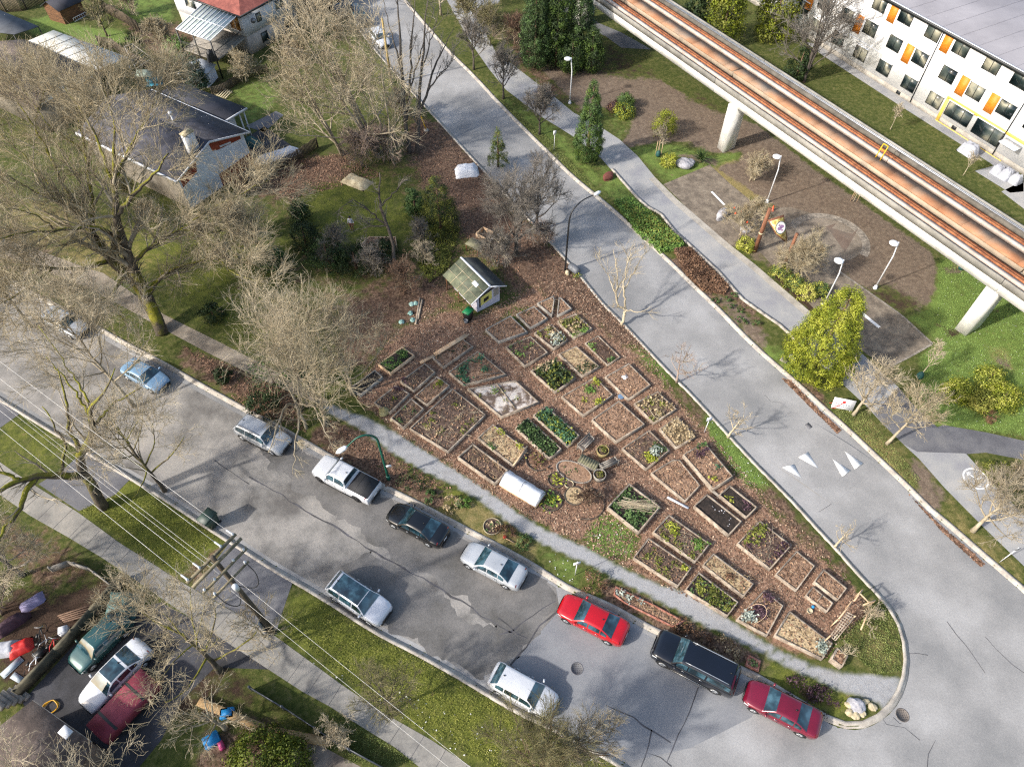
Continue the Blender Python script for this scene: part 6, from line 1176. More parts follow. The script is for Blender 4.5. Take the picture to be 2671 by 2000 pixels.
rn = np.random.default_rng(12); f_cab = leafm('cabbage_leaf', ['6d8f87', '8aaaa2', '9fbcb4'], .2)
for k, (x, y, nm) in enumerate(((620, 490, 'by itself on the left'), (750, 265, 'at the top of the row'), (800, 255, 'topmost right'), (735, 380, 'in the middle of the row'), (760, 465, 'at the bottom of the row'))):
    c = G3(*C1((x, y))[0], LZ); a = rn.random(46) * 6.28; f = rn.random(46); C = c + np.column_stack([np.cos(a) * .24 * f, np.sin(a) * .24 * f, .12 + .14 * (1 - f)]); N = np.column_stack([np.cos(a) * f, np.sin(a) * f, np.full(46, .8)]); setp(leaf_obj('cabbage_plant', C, N, np.full(46, .24), f_cab, org=c, rn=rn, aspect=.9), f'blue green cabbage beside the old boards, {nm}', 'cabbage', 'cabbages near the shed')
cs = thing('wooden_table', 'mossy plank table behind the garden shed', 'table', G3(1240, 655, LZ), R(-35)); mb = MB().box((0, 0, .95), (1.6, 1.2, .06)); mb.build('tabletop', greenwood, cs, local=True)
for x in (-.7, .7):
    for y in (-.5, .5): MB().box((x, y, .46), (.09, .09, .92)).build('leg', brown_wood, cs, local=True)
cs = thing('timber_frame', 'open timber cold frame near the dark tree trunk', 'frame', G3(1266, 618, LZ), R(-35)); mb = MB()
for a, b in (((-.7, -.6), (.7, -.6)), ((.7, -.6), (.7, .6)), ((.7, .6), (-.7, .6)), ((-.7, .6), (-.7, -.6))): mb.beam((*a, .3), (*b, .3), .08, .5)
mb.build('box_frame', fresh_board, cs, local=True); MB().beam((.8, -.5, .2), (1.2, .9, .5), .1, .05).build('prop', metal_white, cs, local=True)
bd = bed('plank compost bay filled with leaves among the shrubs', [(937, 640), (962, 617), (1032, 617), (1036, 645)], 'leaf', fresh_board, h=.5, board=.08, name='compost_bay', group=None, seed=50)
lump('tarp_pile', 'white tarpaulin crumpled over a pile beside the upper road', 'tarp', (1218, 450), (2.6, 1.9, .8), tarp_white, R(10), 21)
lump('tarp_sheet', 'long crumpled white and blue tarp by the house fence', 'tarp', (725, 412), (5.2, 1.5, .7), tarp_white, R(32), 22)
lump('covered_boat', 'small teal covered dinghy beside the shingled house', 'cover', (660, 376), (2.2, 1.2, .7), tarp_teal, R(-30), 23)
lump('tarp_heap', 'round teal tarp heap at the top of the dark driveway', 'tarp', (325, 1582), (2.0, 2.0, 1.1), tarp_teal, 0, 24)
lump('leaf_heap', 'mound of split logs and pale boards among the purple twigs', 'heap', (930, 476), (3.2, 1.8, .5), rock_tan, R(-30), 25)
tr = thing('arbour_trellis', 'leaning pale lattice trellis and arbour at the garden tip', 'trellis', G3(*C6((1220, 1090))[0], LZ)); mb = MB()
L0, L1 = G3(*C6((1075, 1235))[0], LZ + .5), G3(*C6((1240, 1000))[0], LZ + 1.3); M0, M1 = G3(*C6((1125, 1280))[0], LZ + .5), G3(*C6((1320, 1040))[0], LZ + 1.3)
for k in range(12): t_ = k / 11; mb.beam(L0 + (L1 - L0) * t_, M0 + (M1 - M0) * t_, .06, .03)
for k in range(4): t_ = k / 3; mb.beam(L0 + (M0 - L0) * t_, L1 + (M1 - L1) * t_, .05, .03)
mb.build('lattice', weathered, tr)
for a, b, za, zb in (((1150, 1075), (1300, 890), 1.4, 1.4), ((1310, 890), (1390, 785), 1.6, 1.6), ((1370, 820), (1450, 900), 1.7, 1.7), ((1400, 930), (1515, 885), 1.5, 1.5), ((1375, 1175), (1455, 985), .9, 1.0)):
    MB().beam(G3(*C6(a)[0], LZ + za), G3(*C6(b)[0], LZ + zb), .08, .08).build('rail', fresh_board, tr)
for a in ((1150, 1075), (1300, 890), (1390, 785), (1515, 885), (1075, 1235), (1320, 1040)):
    p = G3(*C6(a)[0], LZ + 1.4); MB().beam((p[0], p[1], 0), (p[0], p[1], LZ + 1.45), .07, .07).build('post', fresh_board, tr)
c = G3(*C6((867, 995))[0], LZ); MB_ = MB().lathe([(.16, 0), (.2, .2), (.17, .2), (.15, .12)], c, 14); setp(MB_.build('flower_pot', rock_tan, org=c), 'empty pale round pot on the chips near the divided bed', 'pot')
c = G3(*C6((900, 955))[0], LZ); MB_ = MB().lathe([(.05, 0), (.11, .08), (.1, .2), (.03, .24)], c, 8); setp(MB_.build('watering_can', blue_plastic, org=c), 'small blue plastic can beside the empty pot', 'can')
LG_ = 'white park lamps'
def white_lamp(label, base, head_dir, h=5.7):
    c = G3(*base, LZ); t = thing('park_lamp', label, 'street lamp', c, R(head_dir), LG_)
    MB().lathe([(.2, 0), (.2, .08), (.15, .1), (.15, .32), (.1, .36)], (0, 0, 0), 12).build('base', metal_white, t, local=True)
    MB().tube([(0, 0, .3), (0, 0, h * .72), (.12, 0, h * .86), (.2, 0, h)], [.075, .06, .055, .05], 8).build('pole', metal_white, t, local=True)
    mb = MB(); mb.lathe([(.05, h + .02), (.3, h - .02), (.42, h - .1), (.40, h - .16), (.02, h - .18)], (.58, 0, 0), 16); mb.build('lamp_head', metal_white, t, local=True)
white_lamp('white park lamp beside the tall pointed cedar and footpath', (1486, 270), 180)
white_lamp('white park lamp behind the triangular wooden sign', (2000, 528), 178)
white_lamp('white park lamp partly behind the yellow green conifer', (2147, 797), 180)
white_lamp('white park lamp nearest the guideway on bare soil', (2282, 752), 180)
white_lamp('white lamp at the far top beside the curving path', (1247, 20), 180)
c = G3(1014, 1250, LZ); t = thing('street_lamp', 'green gooseneck street lamp with white head above the pickup', 'street lamp', c); hd = G3(921, 1160, 6.0)
dv = (hd - c); dv[2] = 0; dl_ = np.linalg.norm(dv); dv /= dl_
MB().lathe([(.16, 0), (.16, .5), (.11, .55)], c, 12).build('base', metal_green, t)
P = [c + [0, 0, .4], c + [0, 0, 5.4]] + [c + dv * (r_ := 1.0) * (1 - math.cos(a)) + np.array([0, 0, 5.4 + 1.25 * math.sin(a)]) for a in np.linspace(.25, math.pi * .72, 9)]
end = P[-1]; P.append(end + dv * .5 + [0, 0, -.45]); MB().tube(smooth_line(P, 1), np.linspace(.1, .05, len(smooth_line(P, 1))), 8).build('pole', metal_green, t)
e = P[-1]; q = e + dv * .85 + [0, 0, -.4]; MB().tube([e, e + (q - e) * .2, e + (q - e) * .7, q], [.07, .17, .2, .06], 10).build('lamp_head', metal_white, t)
p = c + [.22, -.02, 2.0]; MB().box(p, (.5, .03, .3), R(10)).build('sign_plate', white_wall, t)
c = G3(1474, 704, LZ); t = thing('street_lamp', 'black curved arm street lamp over the upper road', 'street lamp', c); hd = G3(1551, 508, 7.6); P = smooth_line([c, c + [0, 0, 4], c + [0, 0, 6.2], [*(c * .9 + hd * .1)[:2], 7.2], [*(c * .5 + hd * .5)[:2], 7.75], hd], 2)
MB().tube(P, np.linspace(.1, .045, len(P)), 8).build('pole', metal_black, t); dv = (hd - c); dv[2] = 0; dv /= np.linalg.norm(dv); MB().tube([hd - dv * .1, hd + dv * .1, hd + dv * .5, hd + dv * .75], [.06, .15, .17, .05], 10).build('lamp_head', metal_white, t)
c = G3(1021, 218, LZ); t = setp(MB().tube([c, c + [0, 0, 4], c + [0, 0, 8]], [.16, .14, .12], 10).build('wooden_pole', mk('pale_pole', ['8b7748', 'a08a58', 'ae9a6a'], 2, 5, .9, stretch=(6, 6, .6)), org=c), 'bare tan wooden pole left of the tall twin trunks', 'pole')
c = G3(1112, 341, LZ); t = thing('guy_marker', 'leaning yellow pole guard rising from a grey footing by the road', 'pole guard', c); top = G3(1093, 291, 2.6); MB().tube([c + [0, 0, .1], top], .06, 8).build('guard_tube', yellow_metal, t); MB().lathe([(.3, 0), (.28, .12)], c, 12).build('footing', concrete, t)
pc = G3(713, 1648, LZ); pole = thing('power_pole', 'tall wooden power pole with three crossarms and insulators', 'power pole', pc); PT = 12.2
MB().tube([pc, pc + [0, 0, 6], pc + [0, 0, PT]], [.2, .17, .13], 12).build('pole', pole_wood, pole)
MB().box(pc + [-.28, -.12, 1.2], (.12, .3, 2.4)).build('conduit', metal_grey, pole)
armd = G(596, 1372, 11.6) - G(484, 1483, 11.6); armd /= np.linalg.norm(armd); alongd = np.array([armd[1], -armd[0]]); alongd = alongd if alongd[0] > 0 else -alongd
def arm(z, off, half, r=.1):
    b = pc[:2] + alongd * off; a = np.array([*(b - armd * half), z]); e = np.array([*(b + armd * half), z]); MB().beam(a, e, r * 1.1, r * 1.3).build('crossarm', arm_wood, pole); return a, e
arms = [arm(11.9, -.22, 1.7, .12), arm(11.9, .22, 1.7, .12), arm(11.2, .5, 1.55, .1), arm(9.6, .25, 1.3, .09)]
arms[-1]
def insul(p, r=.075, h=.22): MB().lathe([(r * .5, 0), (r, h * .2), (r * .7, h * .4), (r, h * .6), (r * .4, h)], p, 10).build('insulator', porcelain, pole)
ends = []
for k, f in enumerate((-.92, -.45, .42, .92)):
    b = pc[:2] - alongd * .25 + armd * 1.7 * f; p = np.array([*b, 11.98]); insul(p); q = p + np.array([*(-alongd * .55), -.05]); MB().tube([p + [0, 0, .1], q], .05, 8).build('insulator', porcelain, pole); ends.append(q)
    insul(np.array([*(pc[:2] + alongd * .5 + armd * 1.5 * f), 11.27]))
for f in (-.85, .85): p = np.array([*(pc[:2] + alongd * .25 + armd * 1.3 * f), 9.68]); insul(p, .08, .3); MB().tube(smooth_line([p + [0, 0, .2], p + np.array([*(alongd * .8), -.5]), p + np.array([*(alongd * 1.0 - armd * f * .6), -1.4]), np.array([*(pc[:2] + alongd * .2), 8.6])], 2), .03, 5).build('jumper_cable', wire_dark, pole)
MB().lathe([(.16, 0), (.18, .5), (.1, .6)], pc + [.25, -.3, 8.4], 12).build('cutout', porcelain, pole)
far_px = [(-330, 975), (-330, 908), (-330, 872), (-330, 828)]
order = [ends[0], ends[1], ends[2], ends[3]]
for k, (e, fp_) in enumerate(zip(order, far_px)):
    dirv = -alongd; f = np.array([*(e[:2] + dirv * 48), e[2] + .6]); n = 14; P = [e + (f - e) * s - np.array([0, 0, 1.1 * 4 * s * (1 - s)]) for s in np.linspace(0, 1, n)]
    setp(MB().tube(P, .011, 5).build('power_line', wire_m, org=e), ('power line, lowest left of the four bright wires', 'power line second from the pavement side', 'power line third from the pavement side', 'power line over the street edge, uppermost right')[k], 'power line', 'power lines on the wooden pole')
for k, z in enumerate((9.2, 8.9)):
    e = np.array([*(pc[:2] - alongd * .2 + armd * (.1 - .2 * k)), z]); f = e + np.array([*(-alongd * 48), .5]); P = [e + (f - e) * s - np.array([0, 0, 1.3 * 4 * s * (1 - s)]) for s in np.linspace(0, 1, 14)]
    setp(MB().tube(P, .009, 5).build('telephone_line', wire_m, org=e), ('thin upper communication wire running left from the power pole', 'thin lower communication wire running left from the power pole')[k], 'wire', 'thin wires on the wooden pole')
for k, (s0, px) in enumerate((((.1), (1330, 2330)), ((-.4), (1240, 2330)))):
    e = np.array([*(pc[:2] + alongd * .4 + armd * s0), 10.2 - k * 1.2]); f = e + np.array([*(alongd * 34), -1.5]); P = [e + (f - e) * s - np.array([0, 0, .8 * 4 * s * (1 - s)]) for s in np.linspace(0, 1, 12)]
    setp(MB().tube(P, .008, 5).build('service_wire', wire_m, org=e), ('thin grey wire crossing the grass verge, upper of two', 'thin grey wire crossing the grass verge, lower of two')[k], 'wire', 'thin wires over the verge')
def signpost(label, base, top, h, board, rz, m=white_wall, name='sign_post'):
    c = G3(*base, LZ); t = thing(name, label, 'sign', c, group='small sign posts'); MB().tube([c, c + [0, 0, h]], .035, 6).build('post', metal_white, t); MB().box(c + [-.02, -.05, h - board[1] / 2], (board[0], .03, board[1]), R(rz)).build('sign_plate', m, t)
signpost('small white sign post at the kerb beside the garden trees', (1837, 1128), None, 2.2, (.45, .45), 10, grey_wall)
signpost('small white sign post beside the gravel path above the red sedan', (1500, 1499), None, 2.3, (.5, .4), 15)
signpost('white sign on a slim post between the cedar and the road', (1445, 392), None, 2.5, (.35, .5), 20)
signpost('bare white stake marker in the grass at far lower right', (2608, 1465), None, 2.4, (.3, .3), 10, metal_grey)
sp_ = thing('board_sign', 'white printed board sign with red ribbon drawing on the verge', 'sign', G3(2192, 1066, LZ), R(-14)); tilt = R(35)
def bp(x, y, o=0.0): return (x, -o * math.sin(tilt) + y * math.sin(tilt) * .5 - .2, .25 + y * math.cos(tilt) + o * math.cos(tilt) * .5)
def brect(mb, x0, x1, y0, y1, o=.02): return mb.face([bp(x0, y0, o), bp(x1, y0, o), bp(x1, y1, o), bp(x0, y1, o)])
mb = MB(); V = [bp(x, y, o) for o in (0, .02) for x, y in ((-.85, 0), (.85, 0), (.85, 1.15), (-.85, 1.15))]; mb.add(V, [(0, 3, 2, 1), (4, 5, 6, 7), (0, 1, 5, 4), (1, 2, 6, 5), (2, 3, 7, 6), (3, 0, 4, 7)]); brd = mb.build('board', white_wall, sp_, local=True)
ink_r = mk('sign_ink_red', ['b8302e'], rough=.6); ink_g = mk('sign_ink_grey', ['7d838c'], rough=.6)
mb = MB(); rn = np.random.default_rng(5)
for k in range(7): brect(mb, -.62 + k * .2, -.5 + k * .2, .42, .56, .024)
for k in range(9): brect(mb, -.6 + k * .15, -.5 + k * .15, .2, .3, .024)
mb.build('lettering', ink_g, brd, local=True); mb = MB()
for (x0, y0), (x1, y1), wd in (((-1.1, .42), (-.05, .78), .05), ((-.75, -.1), (-.05, .72), .05), ((-.6, -.12), (.0, .70), .05)):
    d = np.array([x1 - x0, y1 - y0]); d /= np.linalg.norm(d); n_ = np.array([-d[1], d[0]]) * wd / 2; mb.face([bp(x0 + n_[0], y0 + n_[1], .03), bp(x1 + n_[0], y1 + n_[1], .03), bp(x1 - n_[0], y1 - n_[1], .03), bp(x0 - n_[0], y0 - n_[1], .03)])
mb.face([bp(.0 + .14 * math.cos(a), .78 + .14 * math.sin(a), .034) for a in np.linspace(0, 6.28, 17)[:-1]]); mb.build('red_emblem', ink_r, brd, local=True)
for x in (-.7, .7): MB().tube([(x, -.15, 0), (x, .1, .6)], .03, 6).build('leg', metal_white, sp_, local=True)
ts = thing('park_sign', 'triangular carved wooden sign with round emblem between two log posts', 'sign', G3(2000, 655, LZ)); logm = mk('log_post', ['5e3c2a', '744c36', '86593f'], 1.5, 5, .8, stretch=(6, 6, .7))
p1 = G3(1968, 656, LZ); p2 = G3(2046, 690, LZ); MB().tube([p1, p1 + [0, 0, 5.3]], [.21, .18], 12).build('post', logm, ts); MB().tube([p2 - [0, 0, .0], p2 + [0, 0, 3.9]], [.18, .15], 12).build('post', logm, ts); MB().tube([p1 + [.0, .0, 2.3], p1 + [.0, 0, 2.45]], .25, 12).build('collar', rock_tan, ts)
a3 = [np.array([*G(2002, 574, 4.6), 4.6]), np.array([*G(2044, 560, 4.9), 4.9]), np.array([*G(2060, 620, 3.4), 3.4]), np.array([*G(2052, 635, 2.6), 2.6]), np.array([*G(2020, 610, 3.3), 3.3])]
cen = sum(a3) / 5; nrm = np.cross(a3[1] - a3[0], a3[3] - a3[0]); nrm /= np.linalg.norm(nrm); nrm = nrm if nrm[1] < 0 else -nrm
a3 = [p - nrm * float((p - cen) @ nrm) for p in a3]
def poly3(mb, P, o0, o1):
    n = len(P); mb.add([p + nrm * o0 for p in P] + [p + nrm * o1 for p in P], [tuple(range(n)), tuple(range(2 * n - 1, n - 1, -1))] + [(i, i + n, (i + 1) % n + n, (i + 1) % n) for i in range(n)])
mb = MB(); poly3(mb, a3, -.08, .0); bsg = mb.build('panel_frame', logm, ts)
mb = MB(); poly3(mb, [cen + (p - cen) * .84 for p in a3], .002, .02); mb.build('panel', mk('carved_stripes', ['8a7a36', 'c0ad68', 'd8cc9a'], 3.2, 1, .8, stretch=(1, 1, 1)), bsg)
ax = np.cross(nrm, [0, 0, 1]); ax /= np.linalg.norm(ax); ay = np.cross(ax, nrm); ce = cen + ay * .22
mb = MB(); mb.face([ce + nrm * .024 + ax * .52 * math.cos(a) + ay * .62 * math.sin(a) for a in np.linspace(0, 6.28, 25)[:-1]]); mb.build('emblem_ring', mk('emblem_teal', ['4a5a58'], rough=.7), bsg)
mb = MB(); mb.face([ce + nrm * .03 + ax * .44 * math.cos(a) + ay * .53 * math.sin(a) for a in np.linspace(0, 6.28, 25)[:-1]]); mb.build('emblem_disc', mk('emblem_field', ['cfc6c6', 'd9d3cf', '8d7f95'], 1.4, 3, .7, lo=.45, hi=.7), bsg)
mb = MB()
for x, y, s in ((-.12, .1, .2), (.1, -.08, .22), (.15, .22, .1), (-.15, -.25, .1)): mb.face([ce + nrm * .034 + ax * (x + s * math.cos(a)) + ay * (y + s * .8 * math.sin(a)) for a in np.linspace(0, 6.28, 12)[:-1]])
mb.build('emblem_figure', mk('emblem_violet', ['84688c'], rough=.7), bsg)
c = G3(2014, 549, LZ); t = setp(MB().lathe([(.22, 0), (.2, .05), (.12, .1), (.05, .6)], c, 10).build('traffic_cone', orange_plastic, org=c), 'small orange cone behind the triangular sign', 'cone')
def boulder(label, px, dims, m, seed, name='boulder', group=None, z0=LZ):
    rn = np.random.default_rng(seed); bm = bmesh.new(); bmesh.ops.create_icosphere(bm, subdivisions=3, radius=1.0); ph = rn.random(9) * 6.28; c = G3(*px, z0)
    for v in bm.verts:
        p = np.array(v.co); k = 1 + .16 * math.sin(2.3 * p[0] + ph[0]) + .14 * math.sin(2.9 * p[1] + ph[1]) + .12 * math.sin(3.7 * p[2] + ph[2]) + .06 * math.sin(7 * p[0] + 5 * p[1] + ph[3]); z = p[2] * k * dims[2] / 2
        v.co = (p[0] * k * dims[0] / 2, p[1] * k * dims[1] / 2, max(z, -dims[2] * .2) + dims[2] * .2)
    me = bpy.data.meshes.new(name); bm.to_mesh(me); bm.free(); me.materials.append(m); o = bpy.data.objects.new(name, me); COL.objects.link(o); o.location = tuple(c); o.rotation_euler = (0, 0, rn.random() * 6)
    for p in me.polygons: p.use_smooth = rn.random() < .6
    return setp(o, label, 'boulder', group)
boulder('large pale grey boulder by the yellow shrub and palm plant', (1790, 434), (2.0, 1.4, 1.3), rock_m, 1)
boulder('flat reddish boulder on the grass beside the shared path', (1586, 465), (1.5, 1.0, .7), rock_red, 2)
boulder('grey boulder under the pale twiggy shrub near the path', (1879, 570), (1.4, 1.0, 1.3), rock_m, 3)
boulder('second grey boulder behind the twiggy shrub trunk', (1948, 604), (1.2, .9, .9), rock_m, 4)
boulder('dark grey boulder set among pale stones at the garden tip', crop(1970, 1480, 3.16, [(825, 1140)])[0], (1.15, .95, .8), rock_m, 5)
for k, (x, y, nm) in enumerate(((765, 1135, 'left'), (780, 1195, 'lower left'), (820, 1220, 'bottom'), (868, 1205, 'lower right'), (905, 1108, 'upper right'), (965, 1150, 'far right'))): boulder(f'pale stone around the dark tip boulder, {nm} one', crop(1970, 1480, 3.16, [(x, y)])[0], (.55, .45, .35), rock_tan, 10 + k, 'stone', 'stones at the garden tip')
for k, (x, y, nm) in enumerate(((1110, 245, 'biggest dark one'), (1185, 300, 'middle tan one'), (1265, 355, 'lowest white one'))): boulder(f'stone at the stony leaf bed corner, {nm}', crop(650, 1000, 3.16, [(x, y)])[0], ((.95, .8, .6), (.5, .4, .35), (.35, .3, .25))[k], (bark_olive, rock_tan, rock_m)[k], 20 + k, 'stone', 'stones at the bed corner')
boulder('tan stone near the black lamp base', (1481, 714), (.6, .5, .4), rock_tan, 31, 'stone')
t = thing('barrel', 'grey barrel lying on its side at the kerb by the black lamp', 'barrel', G3(1497, 708, LZ), R(-50)); MB().lathe([(.3, -.6), (.36, -.5), (.38, 0), (.36, .5), (.3, .6)], (0, 0, .36), 16, 'x').build('barrel_body', plastic_grey, t, local=True); MB().lathe([(.37, -.2), (.39, -.17), (.37, -.14)], (0, 0, .36), 16, 'x').build('hoop', metal_grey, t, local=True)
rn = np.random.default_rng(2); c = G3(1506, 722, LZ); o = thing('flower_clump', 'yellow flowers with leaves at the open end of barrel', 'flowers', c); leaf_obj('leaves', c + np.column_stack([rn.normal(0, .25, (60, 2)), rn.random(60) * .3]), rn.normal(0, 1, (60, 3)), np.full(60, .15), f_mid, o, rn=rn); leaf_obj('petals', c + np.column_stack([rn.normal(0, .2, (30, 2)), .2 + rn.random(30) * .2]), rn.normal(0, 1, (30, 3)), np.full(30, .12), f_lime, o, rn=rn)
for k, (x, y, lab) in enumerate(((2068, 931, 'pale square utility lid in the verge grass, upper one'), (2045, 940, 'grey rectangular utility lid in the verge grass, lower one'))):
    c = G3(x, y, LZ); setp(MB().box(c + [0, 0, .03], (.6, .5, .06), R(-45)).build('utility_lid', (white_paintw, grey_board)[k], org=c), lab, 'lid', 'utility lids')
c = G3(2065, 965, LZ); setp(MB().lathe([(.25, 0), (.24, .08)], c, 14).build('round_lid', mk('mint_plastic', ['4aa07c', '5cb08c'], 3, 2, .6), org=c), 'round mint green lid on the verge by the kerb', 'lid')
a, b = G3(1318, 1403, LZ + .1), G3(1341, 1415, LZ + .1); setp(MB().beam(a, b, .06, .06).build('garden_stick', fresh_board, org=a), 'short stick lying beside the stone ring', 'stick'); c = G3(1317, 1401, LZ); setp(MB().lathe([(.12, 0), (.14, .12), (.05, .16)], c, 8).build('red_bowl', red_plastic, org=c), 'small red plastic bowl beside the stone ring', 'bowl')
rn = np.random.default_rng(8)
def yard(name, lab, cat, px, d, m, rz=0, z=LZ, grp=None):
    c = G3(*px, z); mb = MB(); mb.box((0, 0, d[2] / 2), (d[0], d[1], d[2])); mb.box((0, 0, d[2] + .02), (d[0] * .8, d[1] * .7, .04)); o = mb.build(name, m, local=True); o.location = tuple(c); o.rotation_euler = (0, 0, rz); return setp(o, lab, cat, grp)
lump('red_seat_cushions', 'bright red cushions heaped on the cluttered patio', 'cushions', (56, 1690), (1.5, 1.0, .5), red_plastic, R(30), 41); lump('grey_sack', 'pale grey sack beside the red cushions', 'sack', (22, 1693), (1.4, 1.1, .6), grey_cover, R(10), 42); lump('purple_tarp', 'purple cloth hanging at the patio edge', 'cloth', (38, 1632), (2.2, .5, 1.0), f_purple, R(45), 43); lump('lavender_tarp', 'faded lavender cloth under bare twigs in the yard', 'cloth', (85, 1572), (1.6, .9, .3), mk('lavender_cloth', ['6d6888', '7f7a9a'], 2, 4, .8), R(40), 44)
yard('storage_box', 'white topped box on the dark cluttered patio', 'box', (172, 1648), (.55, .5, .5), white_paintw, R(20)); yard('storage_crate', 'black crate beside the bicycles on the patio', 'crate', (112, 1708), (.8, .5, .5), plastic_black, R(50)); yard('glass_sheet', 'pale sheet of glass leaning low on the patio', 'sheet', (32, 1740), (1.4, .5, .06), mk('pale_sheet', ['8d98a0', 'a0aab2'], 1, 3, .3), R(55)); yard('glass_sheet', 'lower pale sheet lying on the dark patio', 'sheet', (46, 1768), (.9, .4, .05), MATS['pale_sheet'], R(-25))
for k, (x, y, nm) in enumerate(((125, 1685, 'upper'), (100, 1735, 'middle'), (148, 1690, 'right'), (118, 1662, 'topmost'))):
    c = G3(x, y, LZ); t = thing('bicycle', f'parked bicycle in the patio clutter, {nm} one', 'bicycle', c, R(40 + 20 * k), 'bicycles on the patio')
    for x_ in (-.5, .5): MB().tube([(x_ + .32 * math.cos(a), 0, .34 + .32 * math.sin(a)) for a in np.linspace(0, 6.28, 17)], .025, 5).build('wheel', tyre_m, t, local=True)
    mb = MB(); mb.tube([(-.5, 0, .34), (-.15, 0, .75), (.35, 0, .8), (.5, 0, .34)], .03, 5); mb.tube([(-.15, 0, .75), (-.02, 0, .3), (.35, 0, .8)], .03, 5); mb.build('frame', (metal_grey, metal_white, red_plastic, metal_black)[k], t, local=True); MB().box((-.2, 0, .95), (.25, .14, .07)).build('saddle', trim_m, t, local=True); MB().tube([(.38, -.28, 1.0), (.34, 0, .95), (.38, .28, 1.0)], .02, 5).build('handlebar', metal_grey, t, local=True)
yard('play_cube', 'bright blue plastic play cube on the brown yard', 'toy', (556, 1932), (.9, .7, .5), blue_plastic, R(35)); yard('toy_stool', 'pink plastic seat beside the blue play cube', 'toy', (580, 1945), (.3, .5, .35), pink_plastic, R(35)); yard('toy_chair', 'small blue chair under the bare branches', 'toy', (596, 1862), (.8, .6, .4), blue_plastic, R(10))
c = G3(134, 1845, LZ); t = setp(MB().tube([c + [.42 * math.cos(a) + .06 * math.sin(a * 3.1), .42 * math.sin(a), .08 + .004 * a] for a in np.linspace(0, 25, 110)], .035, 5).build('hose_coil', mk('yellow_hose', ['b8860f', 'cc9a1c'], 3, 2, .5), org=c), 'coiled yellow hose on the dark driveway by the house', 'hose')
for k, (a, b) in enumerate((((700, 1905), (858, 1935)), ((520, 1830), (690, 1900)))):
    p, q = G3(*a, LZ + .2), G3(*b, LZ + .2); setp(MB().beam(p, q, .5, .4).build('timber_beam', mk('tan_timber', ['9a7d55', 'b3946a'], 1.5, 5, .85), org=p), ('thick tan timber sleeper at the bottom yard beside the pipe fence', 'second tan timber sleeper half under branches')[k], 'timber', 'timber sleepers')
rn = np.random.default_rng(31)
for k in range(5):
    p, q = G3(150 + k * 4, 1606 + k * 4, LZ + .2 + k * .03), G3(255 + k * 3, 1572 + k * 5, LZ + .25 + k * .03); setp(MB().beam(p, q, .09, .05).build('wood_strip', bark_brown, org=p), 'brown timber strip in the loose stack in the dark yard', 'plank', 'loose brown strips in the yard')
